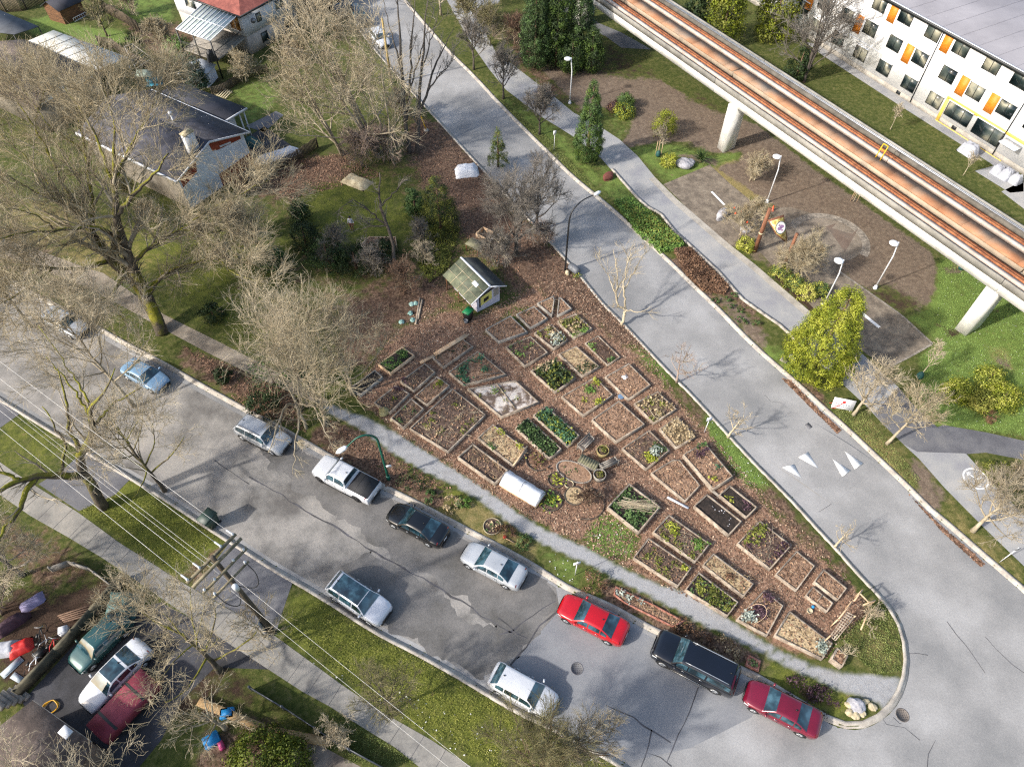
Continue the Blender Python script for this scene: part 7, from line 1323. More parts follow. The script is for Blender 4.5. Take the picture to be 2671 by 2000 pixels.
def person(px):
    c = G3(*px, LZ); t = thing('person', 'person in a white top and reddish patterned trousers standing in grass', 'person', c, R(-100))
    J = {'pel': (0, 0, .95, .15), 'wai': (0, 0, 1.1, .135), 'che': (0, 0, 1.32, .155), 'nec': (.01, 0, 1.47, .06), 'hea': (.03, 0, 1.58, .095), 'top': (.03, 0, 1.70, .085)}
    E = [('pel', 'wai'), ('wai', 'che'), ('che', 'nec'), ('nec', 'hea'), ('hea', 'top')]
    for s, n in ((1, 'l'), (-1, 'r')):
        J['hip' + n] = (0, .1 * s, .9, .1); J['kne' + n] = (.03, .11 * s, .48, .065); J['ank' + n] = (0, .12 * s, .09, .045); J['toe' + n] = (.17, .14 * s, .04, .04)
        J['sho' + n] = (0, .19 * s, 1.38, .065); J['elb' + n] = (-.02, .27 * s, 1.1, .048); J['wri' + n] = (.06, .3 * s, .86, .034); J['han' + n] = (.08, .3 * s, .77, .032)
        E += [('pel', 'hip' + n), ('hip' + n, 'kne' + n), ('kne' + n, 'ank' + n), ('ank' + n, 'toe' + n), ('che', 'sho' + n), ('sho' + n, 'elb' + n), ('elb' + n, 'wri' + n), ('wri' + n, 'han' + n)]
        for k in range(4): J[f'f{k}{n}'] = (.09 + .01 * k, (.3 + .012 * (k - 1.5)) * s, .68 + .01 * abs(k - 1), .009); E.append(('han' + n, f'f{k}{n}'))
        J['th' + n] = (.13, .29 * s, .74, .01); E.append(('wri' + n, 'th' + n))
    ks = list(J); me = bpy.data.meshes.new('body'); me.from_pydata([J[k][:3] for k in ks], [(ks.index(a), ks.index(b)) for a, b in E], []); o = bpy.data.objects.new('body', me); COL.objects.link(o); o.parent = t
    sk = o.modifiers.new('Skin', 'SKIN'); sv = me.skin_vertices[0].data
    for i, k in enumerate(ks): r_ = J[k][3]; sv[i].radius = (r_, r_); sv[i].use_root = k == 'pel'
    sb_ = o.modifiers.new('Sub', 'SUBSURF'); sb_.levels = 1; sb_.render_levels = 1
    m = bpy.data.materials.new('person_skin_clothes'); m.use_nodes = True; n_ = m.node_tree; pb = n_.nodes['Principled BSDF']; tc = n_.nodes.new('ShaderNodeTexCoord'); sx = n_.nodes.new('ShaderNodeSeparateXYZ'); n_.links.new(tc.outputs['Object'], sx.inputs[0]); rp = n_.nodes.new('ShaderNodeValToRGB'); rp.color_ramp.interpolation = 'CONSTANT'; mr = n_.nodes.new('ShaderNodeMapRange'); mr.inputs['From Max'].default_value = 1.8; n_.links.new(sx.outputs['Z'], mr.inputs[0]); e = rp.color_ramp.elements
    e[0].position = 0; e[0].color = hx('2a2628'); e[1].position = .05; e[1].color = hx('8d5a58')
    for p_, c2 in ((.53, 'd0d0dc'), (.815, 'a87a62')): q = e.new(p_); q.color = hx(c2)
    n_.links.new(mr.outputs[0], rp.inputs[0]); n_.links.new(rp.outputs[0], pb.inputs['Base Color']); me.materials.append(m)
    mb = MB(); mb.lathe([(.02, 1.50), (.1, 1.52), (.125, 1.62), (.105, 1.72), (.03, 1.775)], (-.015, 0, 0), 12); mb.build('hair', mk('dark_hair', ['15110f', '221a16'], 8, 3, .6), t, smooth=True, local=True)
    for s in (1, -1): MB().lathe([(.002, -.008), (.012, 0), (.002, .008)], (.122, .035 * s, 1.62), 8, 'x').build('eye', trim_m, t, local=True)
person((919, 600))
def nrmz(v): return v / (np.linalg.norm(v, axis=-1, keepdims=True) + 1e-9)
def spawn(P, Rr, counts, length, ang, rn, K=4, up=.15, wob=.18, tmin=.25, rf=.6, rtip=.25, rmin=.006, lenfall=.5, droop=0.0, side=None):
    """children of polylines P (n,K,3); counts per parent"""
    n = len(P); par = np.repeat(np.arange(n), counts); m = len(par)
    if m == 0: return np.zeros((0, K, 3)), np.zeros((0, K))
    t = tmin + (1 - tmin) * rn.random(m) ** .8; kk = P.shape[1] - 1; f = t * kk; i = np.minimum(f.astype(int), kk - 1); fr = (f - i)[:, None]
    A, B = P[par, i], P[par, i + 1]; base = A + (B - A) * fr; T = nrmz(B - A); r0 = (Rr[par, i] * (1 - fr[:, 0]) + Rr[par, i + 1] * fr[:, 0]) * rf
    X = rn.normal(size=(m, 3)); X -= (X * T).sum(1, keepdims=True) * T; X = nrmz(X); a = np.abs(rn.normal(ang, ang * .3, m))[:, None]
    D = nrmz(T * np.cos(a) + X * np.sin(a) + np.array([0, 0, up])); L = (length * (1 - lenfall * t) * (.6 + .8 * rn.random(m)))[:, None]
    out = [base]; d = D; cur = base
    for k in range(1, K):
        d = nrmz(d + rn.normal(0, wob, (m, 3)) + np.array([0, 0, up * .5 - droop * k / K])); cur = cur + d * L / (K - 1); out.append(cur)
    r0 = np.maximum(r0, rmin) * (.65 + .6 * rn.random(m)); Rn = r0[:, None] * np.linspace(1, rtip, K)[None]; return np.stack(out, 1), np.maximum(Rn, rmin * .6)
def bare(label, base, h, spread=.5, nl=7, split=.3, r=.16, bark=bark_tan, tbark=None, dens=1.0, lean=(0, 0), seed=0, cat='tree', name='bare_tree', group=None, limbs=None, up=.12, droop=0.0, levels=(7, 7, 6), ang=.75, twig=.0112, lens=(.34, .19, .10), stems=1, droop3=None, limb_up=.3, tz=LZ, moss=0):
    rn = np.random.default_rng(seed); c = G3(*base, tz); twig *= .0155 * math.hypot(c[0], c[1], CAM_H - 4); t = thing(name, label, cat, c, group=group); tr = MB(); LP = []; LR = []; K = 8
    if limbs is not None:
        for lb in limbs:
            P = np.array([G3(q[0], q[1], q[2]) for q in lb]); rr = np.array([q[3] for q in lb]); s = np.linspace(0, 1, len(P)); u = np.linspace(0, 1, K * 2)
            Q = np.stack([np.interp(u, s, P[:, k]) for k in range(3)], 1); Q[1:-1] = (Q[:-2] + Q[1:-1] * 2 + Q[2:]) / 4; Q[1:-1] += rn.normal(0, .05, Q[1:-1].shape); R_ = np.interp(u, s, rr); tr.tube(Q, R_, 9)
            LP.append(Q[::2] if len(Q[::2]) == K else Q[:K]); LR.append(R_[::2])
    else:
        for sN in range(stems):
            top = c + np.array([lean[0] * h + rn.normal(0, .04) * h * (stems > 1) * 2.2, lean[1] * h + rn.normal(0, .04) * h * (stems > 1) * 2.2, h * (.86 if stems == 1 else .8 + .15 * rn.random())]); s = np.linspace(0, 1, 9)[:, None]; b = c + (np.array([rn.normal(0, .25), rn.normal(0, .25), 0]) if stems > 1 else 0)
            P = b + (top - b) * s + rn.normal(0, .012 * h, (9, 3)) * s * (1.3 - s); R_ = r / (1 if stems == 1 else 1.5) * (1 - .86 * s[:, 0]) ** .9; R_[0] *= 1.35; tr.tube(P, R_, 9); nl_ = max(2, nl // stems)
            for k in range(nl_):
                f = split + (.95 - split) * ((k + rn.random() * .7) / nl_); i = min(int(f * 8), 7); p0 = P[i] + (P[i + 1] - P[i]) * (f * 8 - i); az = k * 2.4 + sN * 1.3 + rn.normal(0, .3); el = limb_up + .5 * f + rn.normal(0, .12); L = h * spread * (1.15 - .75 * (f - split) / (1 - split)) * (.8 + .4 * rn.random())
                d = np.array([math.cos(az) * math.cos(el), math.sin(az) * math.cos(el), math.sin(el)]); Q = [p0]; cur = p0
                for q in range(1, K): d = d + rn.normal(0, .1, 3) + np.array([0, 0, up - droop * q / K]); d /= np.linalg.norm(d); cur = cur + d * L / (K - 1); Q.append(cur)
                r0 = max(.02, R_[i] * .62); LP.append(np.array(Q)); LR.append(np.linspace(r0, r0 * .25, K)); tr.tube(np.array(Q), LR[-1], 6)
            LP.append(P[1:]); LR.append(R_[1:])
    o = tr.build('trunk', tbark or bark, t, smooth=True)
    P = np.array([p[:8] for p in LP]); Rr = np.array([q[:8] for q in LR]); VV = []; FF = []; MI = []; off = 0
    lim = (1.05, .62, .5); rat = (None, .62, .6)
    drp = droop3 if droop3 is not None else droop
    for lv, (cnt, ln) in enumerate(zip(levels, lens)):
        counts = rn.poisson(cnt * (dens * .8 if lv == len(levels) - 1 else .82), len(P)); K2 = (6, 5, 4)[lv] if lv < 3 else 3
        P, Rr = spawn(P, Rr, counts, h * ln, (ang, ang * .85, ang * .8)[min(lv, 2)], rn, K2, up * (1, .8, .5)[min(lv, 2)], (.12, .16, .2)[min(lv, 2)], (.15, .12, .1)[min(lv, 2)], .55, .3, (twig * 2.2, twig * 1.45, twig)[min(lv, 2)], .45, drp * (.4, .8, 1)[min(lv, 2)])
        if len(P) == 0: break
        V, F = tube_np(P, Rr, (5, 4, 3)[min(lv, 2)]); VV.append(V); FF.append(F + off); MI.append(np.full(len(F), 0 if lv == 0 else 1)); off += len(V)
    if VV: npmesh('crown', np.vstack(VV), np.vstack(FF), [tbark if tbark and tbark is not bark_moss else bark_tan, bark], t, mi=np.concatenate(MI))
    return t
def leafy(label, base, h, rfun, n, size, m, seed=0, trunk=bark_brown, tr_r=.15, z0=.4, cat='tree', name='conifer', group=None, clump=52, csize=.5, lean=(0, 0), vert=.0, m2=None, tz=LZ, flat=1.0, aspect=.5, shell=.55):
    """crown of many small leaf faces in clumps following radius profile rfun(t), t from 0 (base) to 1 (top)"""
    rn = np.random.default_rng(seed); c = G3(*base, tz); t = thing(name, label, cat, c, group=group)
    P = [c, c + np.array([lean[0] * h * .5, lean[1] * h * .5, h * .5]), c + np.array([lean[0] * h, lean[1] * h, h * .93])]; MB().tube(P, [tr_r, tr_r * .7, tr_r * .15], 8).build('trunk' if cat == 'tree' else 'stem', trunk, t)
    nc = max(6, n // clump); ts = rn.random(nc * 6); w_ = np.array([max(rfun(q), 0) for q in ts]); keep = rn.random(len(ts)) < w_ / (w_.max() + 1e-9); ts = ts[keep][:nc]; nc = len(ts); az = rn.random(nc) * 6.283; rad = np.array([rfun(q) for q in ts]) * (shell + (1 - shell) * rn.random(nc) ** .5) * (.86 + .28 * rn.random(nc))
    C0 = c + np.column_stack([rad * np.cos(az) + lean[0] * h * ts, (rad * np.sin(az)) * flat + lean[1] * h * ts, z0 + (h - z0) * ts]); per = max(4, n // nc); sz = csize * (.6 + .8 * rn.random(nc))
    off = rn.normal(size=(nc, per, 3)); off /= np.linalg.norm(off, axis=2, keepdims=True); off *= (rn.random((nc, per, 1)) ** .45) * sz[:, None, None]; off[..., 2] *= (.75 + vert); C = (C0[:, None] + off).reshape(-1, 3); ctr = c + np.array([0, 0, h * .4])
    N = off.reshape(-1, 3) / csize + .5 * nrmz(C - ctr) + rn.normal(0, .45, (nc * per, 3)); C[:, 2] = np.maximum(C[:, 2], tz + .03)
    S = size * (.6 + .8 * rn.random(len(C)))
    if m2 is None: leaf_obj('crown' if cat == 'tree' else 'foliage', C, N, S, m, t, rn=rn, aspect=aspect)
    else:
        k = np.repeat(rn.random(nc) < .5, per); leaf_obj('crown' if cat == 'tree' else 'foliage', C[~k], N[~k], S[~k], m, t, rn=rn, aspect=aspect); leaf_obj('leaves', C[k], N[k], S[k], m2, t, rn=rn, aspect=aspect)
    return t
cone = lambda R0, p=1.0, b=.06: (lambda t: R0 * (min(1, t / b) * (1 - t) ** p + .04))
ball = lambda R0: (lambda t: R0 * math.sqrt(max(0, 1 - (2 * t - 1) ** 2)))
def bush(label, px, r, h, m, n=900, size=.16, seed=0, m2=None, group=None, name='shrub', flat=1.0, csize=None, stem=bark_brown):
    rf = lambda t: r * math.sqrt(max(0, 1 - (max(0, t - .25) / .75) ** 2)); return leafy(label, px, h, rf, n, size, m, seed, stem, .05, .1, 'shrub', name, group, 26, csize or r * .34, m2=m2, flat=flat, shell=.5)
def twigbush(label, px, h, spread, bark, seed=0, dens=1.0, group=None, name='bare_shrub', stems=5, **k):
    k.setdefault('levels', (6, 6, 5)); return bare(label, px, h, spread, 10, .05, .05, bark, dens=dens, seed=seed, cat='shrub', name=name, group=group, stems=stems, limb_up=.6, up=.06, twig=.011, lens=(.4, .24, .14), **k)
bare('huge spreading bare tree with mossy double trunk on the left street', (424, 872), 17, bark=bark_gold, tbark=bark_moss, seed=11, levels=(15, 12, 11), lens=(.25, .14, .09), twig=.0115, limbs=[
    [(424, 872, 0, .55), (385, 770, 3.0, .48), (340, 690, 5.5, .42), (318, 620, 8, .36), (305, 560, 10.5, .3), (295, 480, 13, .2), (300, 330, 17, .06)],
    [(420, 865, .2, .5), (375, 765, 3, .42), (330, 715, 4.5, .38), (285, 680, 6, .34), (240, 605, 8.5, .28), (200, 555, 10, .22), (165, 530, 11.5, .16), (90, 500, 13, .06)],
    [(305, 560, 10.5, .22), (345, 510, 12, .17), (390, 470, 13, .12), (440, 400, 15, .05)], [(240, 605, 8.5, .2), (240, 520, 10.5, .15), (225, 400, 13, .12), (190, 240, 16, .04)],
    [(285, 680, 6, .22), (220, 700, 6.5, .16), (140, 700, 7.5, .1), (40, 690, 9, .04)], [(385, 770, 3, .26), (420, 715, 4, .2), (470, 695, 4.8, .15), (560, 670, 5.6, .08), (640, 640, 7, .03)],
    [(340, 690, 5.5, .2), (395, 640, 7, .14), (470, 600, 8.5, .09), (560, 540, 10, .04)], [(318, 620, 8, .2), (250, 590, 9.5, .14), (150, 600, 10.5, .1), (40, 610, 12, .04)],
    [(200, 555, 10, .16), (150, 450, 12.5, .12), (90, 330, 14.5, .08), (40, 260, 16, .03)], [(295, 480, 13, .15), (340, 380, 15, .1), (390, 300, 16.5, .05)], [(295, 480, 13, .14), (250, 350, 15.5, .09), (170, 230, 17.5, .03)],
    [(330, 715, 4.5, .18), (300, 760, 4.5, .12), (290, 800, 4.4, .08), (330, 840, 4.5, .03)], [(165, 530, 11.5, .12), (80, 420, 13.5, .08), (0, 350, 15, .03)], [(470, 600, 8.5, .07), (540, 610, 8, .05), (620, 590, 7.5, .02)], [(40, 610, 12, .06), (-40, 640, 12, .03)],
    [(300, 330, 17, .05), (270, 230, 18.5, .02)], [(140, 700, 7.5, .09), (60, 760, 8.5, .06), (-20, 800, 9.5, .02)], [(90, 500, 13, .06), (20, 460, 14.5, .04), (-60, 420, 16, .02)], [(560, 540, 10, .05), (640, 500, 11, .04), (700, 470, 11.5, .02)], [(390, 300, 16.5, .05), (420, 230, 17.5, .02)], [(560, 670, 5.6, .07), (620, 720, 6, .04), (690, 740, 7, .02)], [(90, 330, 14.5, .07), (120, 220, 16, .03)], [(150, 600, 10.5, .08), (90, 560, 12, .05), (10, 540, 13.5, .02)], [(225, 400, 13, .08), (130, 330, 14.5, .05), (30, 190, 16.5, .02)]])
bare('crooked mossy bare tree beside the power lines and driveway', (272, 1325), 11, bark=bark_tan, tbark=bark_moss, seed=12, levels=(5, 5, 6), lens=(.25, .14, .09), limbs=[
    [(272, 1325, 0, .4), (245, 1285, 2.2, .36), (222, 1240, 4.0, .34), (205, 1205, 5, .3), (208, 1178, 6, .27), (240, 1148, 7, .24), (250, 1105, 8.2, .2), (228, 1080, 9, .16), (232, 1050, 9.8, .13), (270, 1045, 10.2, .1), (272, 1010, 11, .06), (300, 960, 12, .03)],
    [(222, 1240, 4.0, .3), (160, 1240, 5.2, .26), (95, 1245, 6.2, .22), (50, 1250, 7, .18), (0, 1282, 7.4, .14), (-80, 1300, 8, .08)], [(95, 1245, 6.2, .2), (62, 1280, 6.4, .18), (55, 1330, 6.4, .14), (10, 1380, 6.8, .1), (-30, 1440, 7, .05)], [(50, 1250, 7, .14), (0, 1228, 7.8, .1), (-60, 1200, 8.5, .05)],
    [(208, 1178, 6, .18), (180, 1110, 7.8, .12), (172, 1040, 9.4, .08), (150, 960, 11, .03)], [(250, 1105, 8.2, .12), (300, 1050, 9, .08), (370, 1010, 10, .03)], [(228, 1080, 9, .1), (190, 1010, 10.5, .06), (120, 930, 12, .02)], [(232, 1050, 9.8, .08), (180, 960, 11, .04), (100, 850, 12.5, .02)], [(160, 1240, 5.2, .12), (170, 1150, 7.5, .08), (110, 1060, 9.5, .03)]])
bare('slim tangled bare tree on the verge left of parked wagon', (430, 1280), 9.5, .48, 14, .3, .15, bark_pale, bark_moss, seed=13, dens=1.5, levels=(7, 7, 7))
bare('bare street tree with pinkish twigs over the light blue car', (350, 1060), 11, .5, 12, .3, .15, bark_pale, bark_tan, seed=14, dens=1.2, levels=(8, 8, 7), lean=(-.15, .1))
bare('pinkish bare tree hanging over the far left silver car', (80, 850), 10, .55, 12, .3, .16, bark_pale, bark_tan, seed=15, levels=(8, 8, 7))
bare('pale bare tree at the left edge behind the footway', (-60, 660), 11, .5, 9, .3, .16, bark_pale, seed=16, levels=(7, 7, 6))
for k, (lab, bx, hh, ln) in enumerate((('pale many stemmed bare tree wrapped in ivy above the pickup', (850, 1115), 10.5, (-.02, .02)), ('pale ivy wrapped bare tree beside the gravel path start', (790, 1060), 10, (-.05, .08)), ('pale bare tree with upswept twigs over the dark hedge', (920, 1030), 9.5, (.04, .06)))):
    bare(lab, bx, hh, .45, 12, .18, .17, (bark_gold, bark_pale, bark_gold)[k], bark_tan, seed=20 + k, stems=3, levels=(6, 6, 5), twig=.0115, lean=ln, lens=(.36, .22, .13), limb_up=.45)
bare('drooping pale branches of the leaning tree over the parked wagon', (800, 1120), 6, .5, 1, bark=bark_gold, tbark=bark_tan, seed=27, levels=(8, 7, 6), lens=(.2, .14, .1), droop=.35, limbs=[[(800, 1120, 0, .14), (770, 1050, 2.5, .12), (740, 1060, 4, .09), (720, 1120, 4.4, .06), (700, 1180, 4, .03)], [(770, 1050, 2.5, .1), (780, 1090, 4, .08), (770, 1170, 4.4, .05), (765, 1240, 3.5, .02)], [(770, 1050, 2.5, .1), (820, 1060, 4, .07), (850, 1130, 4.3, .04), (880, 1180, 3.6, .02)]])
rn = np.random.default_rng(77)
for k, (x, y, r_, h_, m_, lab) in enumerate(((720, 1010, 1.7, 4.0, f_mid, 'dense ivy clump climbing the pale bare stems'), (800, 1000, 1.2, 3.0, f_blue, 'dull blue green ivy clump beside the ivy clad stems'), (690, 1070, 1.2, 2.2, f_dark, 'dark ivy clump at the foot of pale stems'), (585, 990, .7, 1.3, f_dark, 'round dark green shrub on the brown bank by street'), (560, 830, 1.0, 1.6, f_dark, 'dark shrub at the lawn edge near footway'))): bush(lab, (x, y), r_, h_, m_, 1600, .18, 30 + k, m2=f_dark)
for k, (lab, bx, hh, ln, st) in enumerate((('largest pale many stemmed tree leaning left over the back lawns', (978, 400), 17, (-.22, .02), 4), ('tall slender pale tree beside the yellow pole guard', (1025, 415), 16, (-.06, .05), 2))):
    bare(lab, bx, hh, .36 if k == 0 else .22, 18 if k == 0 else 8, .12, .3 if k == 0 else .2, bark_pale, bark_tan, seed=40 + k, stems=st, levels=(7, 7, 6), lean=ln, dens=1.0, lens=(.26, .14, .085), limb_up=.25, up=.08)
bare('pale bare tree sweeping left beside the picket fence', (900, 400), 13, .4, 14, .1, .22, bark_gold, bark_tan, seed=43, stems=3, levels=(7, 7, 7), lean=(-.3, .02), lens=(.28, .16, .09), limb_up=.15)
bare('dark bare twin trunk tree at the upper road, left trunk', (1068, 402), 15, bark=bark_grey, tbark=bark_dark, seed=44, levels=(4, 5, 4), lens=(.14, .1, .07), limbs=[[(1068, 402, 0, .26), (1058, 330, 2.6, .22), (1050, 200, 7, .17), (1042, 60, 11.5, .1), (1030, -40, 14.5, .03)], [(1058, 330, 2.6, .16), (1070, 230, 6, .13), (1075, 100, 10, .09), (1085, -30, 14, .03)], [(1050, 200, 7, .12), (1020, 80, 10.5, .06), (990, -30, 13.5, .02)], [(1070, 230, 6, .1), (1100, 130, 9, .06), (1130, 30, 12, .02)]])
bare('dark bare twin trunk tree at the upper road, right trunk', (1088, 402), 13, bark=bark_grey, tbark=bark_dark, seed=45, levels=(5, 5, 5), lens=(.16, .11, .08), limbs=[[(1088, 402, 0, .26), (1092, 300, 3.6, .2), (1100, 180, 7.5, .14), (1110, 60, 11.5, .08), (1115, -20, 14, .03)], [(1092, 300, 3.6, .16), (1115, 240, 5.5, .13), (1135, 165, 7.5, .1), (1165, 110, 9, .05), (1185, 70, 10, .02)], [(1115, 240, 5.5, .1), (1150, 190, 7, .06), (1190, 150, 8, .02)], [(1100, 180, 7.5, .09), (1130, 90, 10, .05), (1150, 10, 12.5, .02)]])
twigbush('tangle of grey purple bare thicket left of the tarpaulin pile', (950, 440), 4.2, .6, bark_pink, 50, 1.2, stems=7); twigbush('grey purple bare thicket under the dark twin trunks', (1010, 420), 3.6, .6, bark_pink, 51, 1.1, stems=7); twigbush('brown thicket at the foot of the wooden pole', (1050, 300), 2.6, .6, bark_brown, 52, stems=6); twigbush('reddish brown thicket behind the ivy tree and garden shed', (1060, 760), 3.2, .6, bark_brown, 53, 1.2, stems=7); twigbush('dull bare thicket above the kale bed and left of shed', (980, 720), 3.0, .6, bark_grey, 54, stems=6)
bare('slender dark bare tree in the mossy lot beside compost bay', (1035, 720), 10, bark=bark_grey, tbark=bark_dark, seed=60, levels=(5, 5, 5), lens=(.2, .12, .08), limbs=[[(1035, 720, 0, .2), (1025, 640, 2.6, .17), (1010, 590, 4.4, .14), (992, 540, 6.2, .12), (988, 505, 7.6, .09), (990, 450, 9.5, .04)], [(1010, 590, 4.4, .1), (985, 570, 5, .08), (960, 545, 6, .06), (920, 520, 7, .04), (870, 560, 7, .02)], [(992, 540, 6.2, .08), (1030, 500, 7.5, .05), (1060, 460, 9, .02)], [(1010, 590, 4.4, .08), (960, 590, 4.6, .05), (950, 610, 4, .02)]])
bare('dense dark grey bare fruit tree beside the upper road', (1345, 665), 7.5, .55, 12, .25, .2, bark_grey, bark_dark, seed=61, dens=1.5, levels=(8, 8, 8), lean=(.03, -.02), lens=(.34, .2, .12)); bare('second dark grey bare fruit tree overhanging the road edge', (1400, 600), 6.5, .55, 10, .25, .16, bark_grey, bark_dark, seed=62, dens=1.3, levels=(7, 8, 7), lens=(.34, .2, .12))
twigbush('dark tangled bare shrub mass behind the garden shed', (1300, 690), 3.4, .6, bark_grey, 63, 1.4, stems=8); twigbush('low brown twig tangle along the kerb near the black lamp', (1420, 640), 2.4, .6, bark_pink, 64, 1.2, stems=7)
leafy('dark bushy evergreen with pale vines left of the tarpaulin', (1150, 600), 6.6, cone(2.2, .7), 17000, .15, f_dark, 70, z0=.3, m2=f_olive, csize=.4, aspect=.3); leafy('small dark evergreen behind the tall bushy one in lot', (1085, 560), 3.6, cone(1.2, .8), 2600, .2, f_mid, 71, z0=.3, csize=.4)
leafy('young pointed conifer at the upper road kerb', (1300, 435), 4.8, cone(1.25, .8), 6500, .13, f_cedar, 72, m2=f_olive, z0=.3, csize=.3, aspect=.3)
for k, (x, y, r_, h_, lab) in enumerate(((800, 640, 1.6, 2.6, 'dark hedge clump at the left end of the compost bay'), (860, 690, 1.9, 3.0, 'dark hedge clump below the mossy lawn'), (930, 700, 1.8, 2.6, 'dark hedge clump right below the compost bay'), (790, 580, 1.0, 2.6, 'upright dark yew left of the standing person'), (1000, 680, 1.6, 2.2, 'dark hedge clump beside the slender dark tree'), (720, 700, 1.3, 2.4, 'dark holly clump at the mossy lawn corner'))): leafy(lab, (x, y), h_, (lambda R0: (lambda t: R0 * math.sqrt(max(0, 1 - t * t))))(r_), 4600, .15, f_dark, 80 + k, cat='shrub', name='hedge_shrub', m2=f_mid if k % 2 else f_dark, csize=.5, group='dark hedge clumps in the lot')
twigbush('grey bare brush over the dark hedge left of slender tree', (880, 680), 3.4, .5, bark_grey, 90, stems=6); twigbush('grey bare brush right of the dark hedge', (1100, 640), 2.6, .6, bark_grey, 91, stems=6)
YT = 'young trees along the garden kerb'
bare('pale forked young tree arching over the upper road kerb', (1622, 850), 6.5, .38, 8, .3, .13, bark_pale, seed=100, levels=(5, 5, 4), lens=(.3, .18, .1), group=YT, limbs=[[(1622, 850, 0, .14), (1628, 822, 1.0, .13), (1632, 808, 1.6, .12), (1612, 796, 1.9, .1)], [(1632, 808, 1.6, .1), (1626, 760, 3.2, .08), (1633, 700, 5.2, .05), (1650, 640, 7, .02)], [(1612, 796, 1.9, .1), (1606, 770, 2.8, .08), (1612, 720, 4.2, .06), (1600, 650, 6.2, .02)], [(1626, 760, 3.2, .06), (1665, 690, 5, .04), (1690, 640, 6.4, .015)], [(1606, 770, 2.8, .05), (1585, 720, 4, .03), (1570, 690, 5, .015)], [(1632, 808, 1.6, .06), (1665, 815, 1.9, .04), (1700, 800, 2.4, .015)]])
bare('small pale young tree leaning to the road, second along kerb', (1765, 997), 3.6, .5, 7, .3, .09, bark_pink, seed=101, levels=(4, 5, 4), group=YT, lean=(-.06, .1)); bare('small cut back young tree beside the white kerb sign', (1898, 1140), 3.0, .55, 7, .3, .1, bark_pale, seed=102, levels=(3, 4, 3), group=YT, lean=(.15, 0)); bare('low stubby young tree at the kerb nearest the lattice', (2178, 1425), 2.6, .5, 6, .3, .09, bark_pale, seed=103, levels=(3, 4, 3), group=YT)
VT = 'round headed bare trees along the park path'
for k, (bx, hh, lab) in enumerate((((1236, 182), 6.2, 'round headed bare verge tree, farthest up the road'), ((1313, 258), 6.0, 'round headed bare verge tree, second up the road'), ((1407, 352), 5.2, 'round headed bare verge tree beside the white sign post'))): bare(lab, bx, hh, .42, 12, .28, .13, bark_grey, bark_dark, seed=110 + k, levels=(7, 7, 5), lens=(.26, .16, .1), limb_up=.6, up=.1, group=VT)
for k, (bx, hh, sp, lab) in enumerate((((1275, 120), 5.0, .5, 'brown bare bush at the top of the park bank'), ((1345, 130), 4.2, .55, 'brown bare bush beside the dark cypress group'), ((1220, 70), 4.5, .5, 'brown bare bush beside the path at top'), ((1420, 280), 2.2, .6, 'low bare brown bush beside the cedar lamp'))): twigbush(lab, bx, hh, sp, bark_brown if k % 2 else bark_olive, 120 + k, stems=6)
bare('pale bare tree bending right over the path junction', (2226, 1082), 5.2, .45, 8, .3, .13, bark_pale, bark_tan, seed=130, levels=(7, 7, 6), lean=(.12, .12), group='bare trees at the path junction'); bare('pale bare tree leaning far right over the grey path', (2313, 1158), 5.4, .5, 10, .3, .13, bark_gold, bark_tan, seed=131, levels=(7, 7, 6), lean=(.22, .12), dens=1.1, group='bare trees at the path junction'); bare('spreading dark budded tree over path at the lower right edge', (2537, 1385), 5.0, .6, 12, .3, .16, bark_tan, bark_tan, seed=132, levels=(8, 8, 7), lean=(.12, .12))
twigbush('straw brown shrub beside the bicycle marking', (2650, 1275), 2.6, .8, bark_gold, 133, 1.4, stems=8); bush('dark green low shrub above the bicycle marking shrub', (2600, 1235), 1.0, .9, f_olive, 700, .15, 134)
leafy('tall pointed green cedar beside the shared path', (1530, 425), 9.8, lambda t: 1.75 * (min(1, .55 + t * 2) * (1 - t) ** .75) + .08, 26000, .16, f_cedar, 140, tr_r=.22, z0=.6, csize=.3, m2=f_mid, shell=.75, aspect=.35, vert=.4)
yg = lambda t: 3.6 * (min(1, .72 + t * 1.4) * (1 - t ** 1.9) ** .9) + .1
leafy('big golden green conifer with ragged outline beside the kerb', (2122, 955), 9.2, lambda t: 2.9 * (min(1, .78 + t * 1.5) * (1 - t) ** .62) + .25, 46000, .16, f_yellow, 141, tr_r=.25, z0=.2, csize=.36, m2=f_lime, shell=.62, vert=.5, aspect=.35)
for k, (x, y, hh, r_, lab) in enumerate(((1395, 178, 11, 1.9, 'dark cypress column, left of the clump at the top'), (1450, 172, 12, 2.1, 'dark cypress column, middle of the clump at the top'), (1505, 168, 11, 2.0, 'dark cypress column, right of the clump near pillar'), (1540, 185, 5.5, 1.5, 'low dark cypress in front of the top clump'), (1430, 150, 12.5, 2.0, 'dark cypress column behind the top clump'), (1490, 188, 4.6, 1.6, 'low dark evergreen mound below the cypress clump'))): leafy(lab, (x, y), hh, (lambda R0: (lambda t: R0 * min(1, .6 + t * 2) * (1 - t ** 2.2) ** .8 + .05))(r_), 26000 if hh > 8 else 11000, .2, f_dark, 150 + k, name='cypress', group='dark cypress clump', csize=.42, m2=f_mid if k % 2 == 0 else f_cedar, vert=.5, aspect=.35, shell=.75)
for k, (x, y, hh, lab) in enumerate(((1880, 110, 13, 'tall weeping golden conifer, left of the pair behind guideway'), (2010, 100, 14, 'tall weeping golden conifer, right of pair behind guideway'))): leafy(lab, (x, y), hh, lambda t: 2.9 * (1 - t) ** .7 * min(1, .7 + t) + .1, 9000, .3, f_olive, 160 + k, name='weeping_conifer', group='weeping conifers', csize=.7, m2=f_yellow, vert=.8)
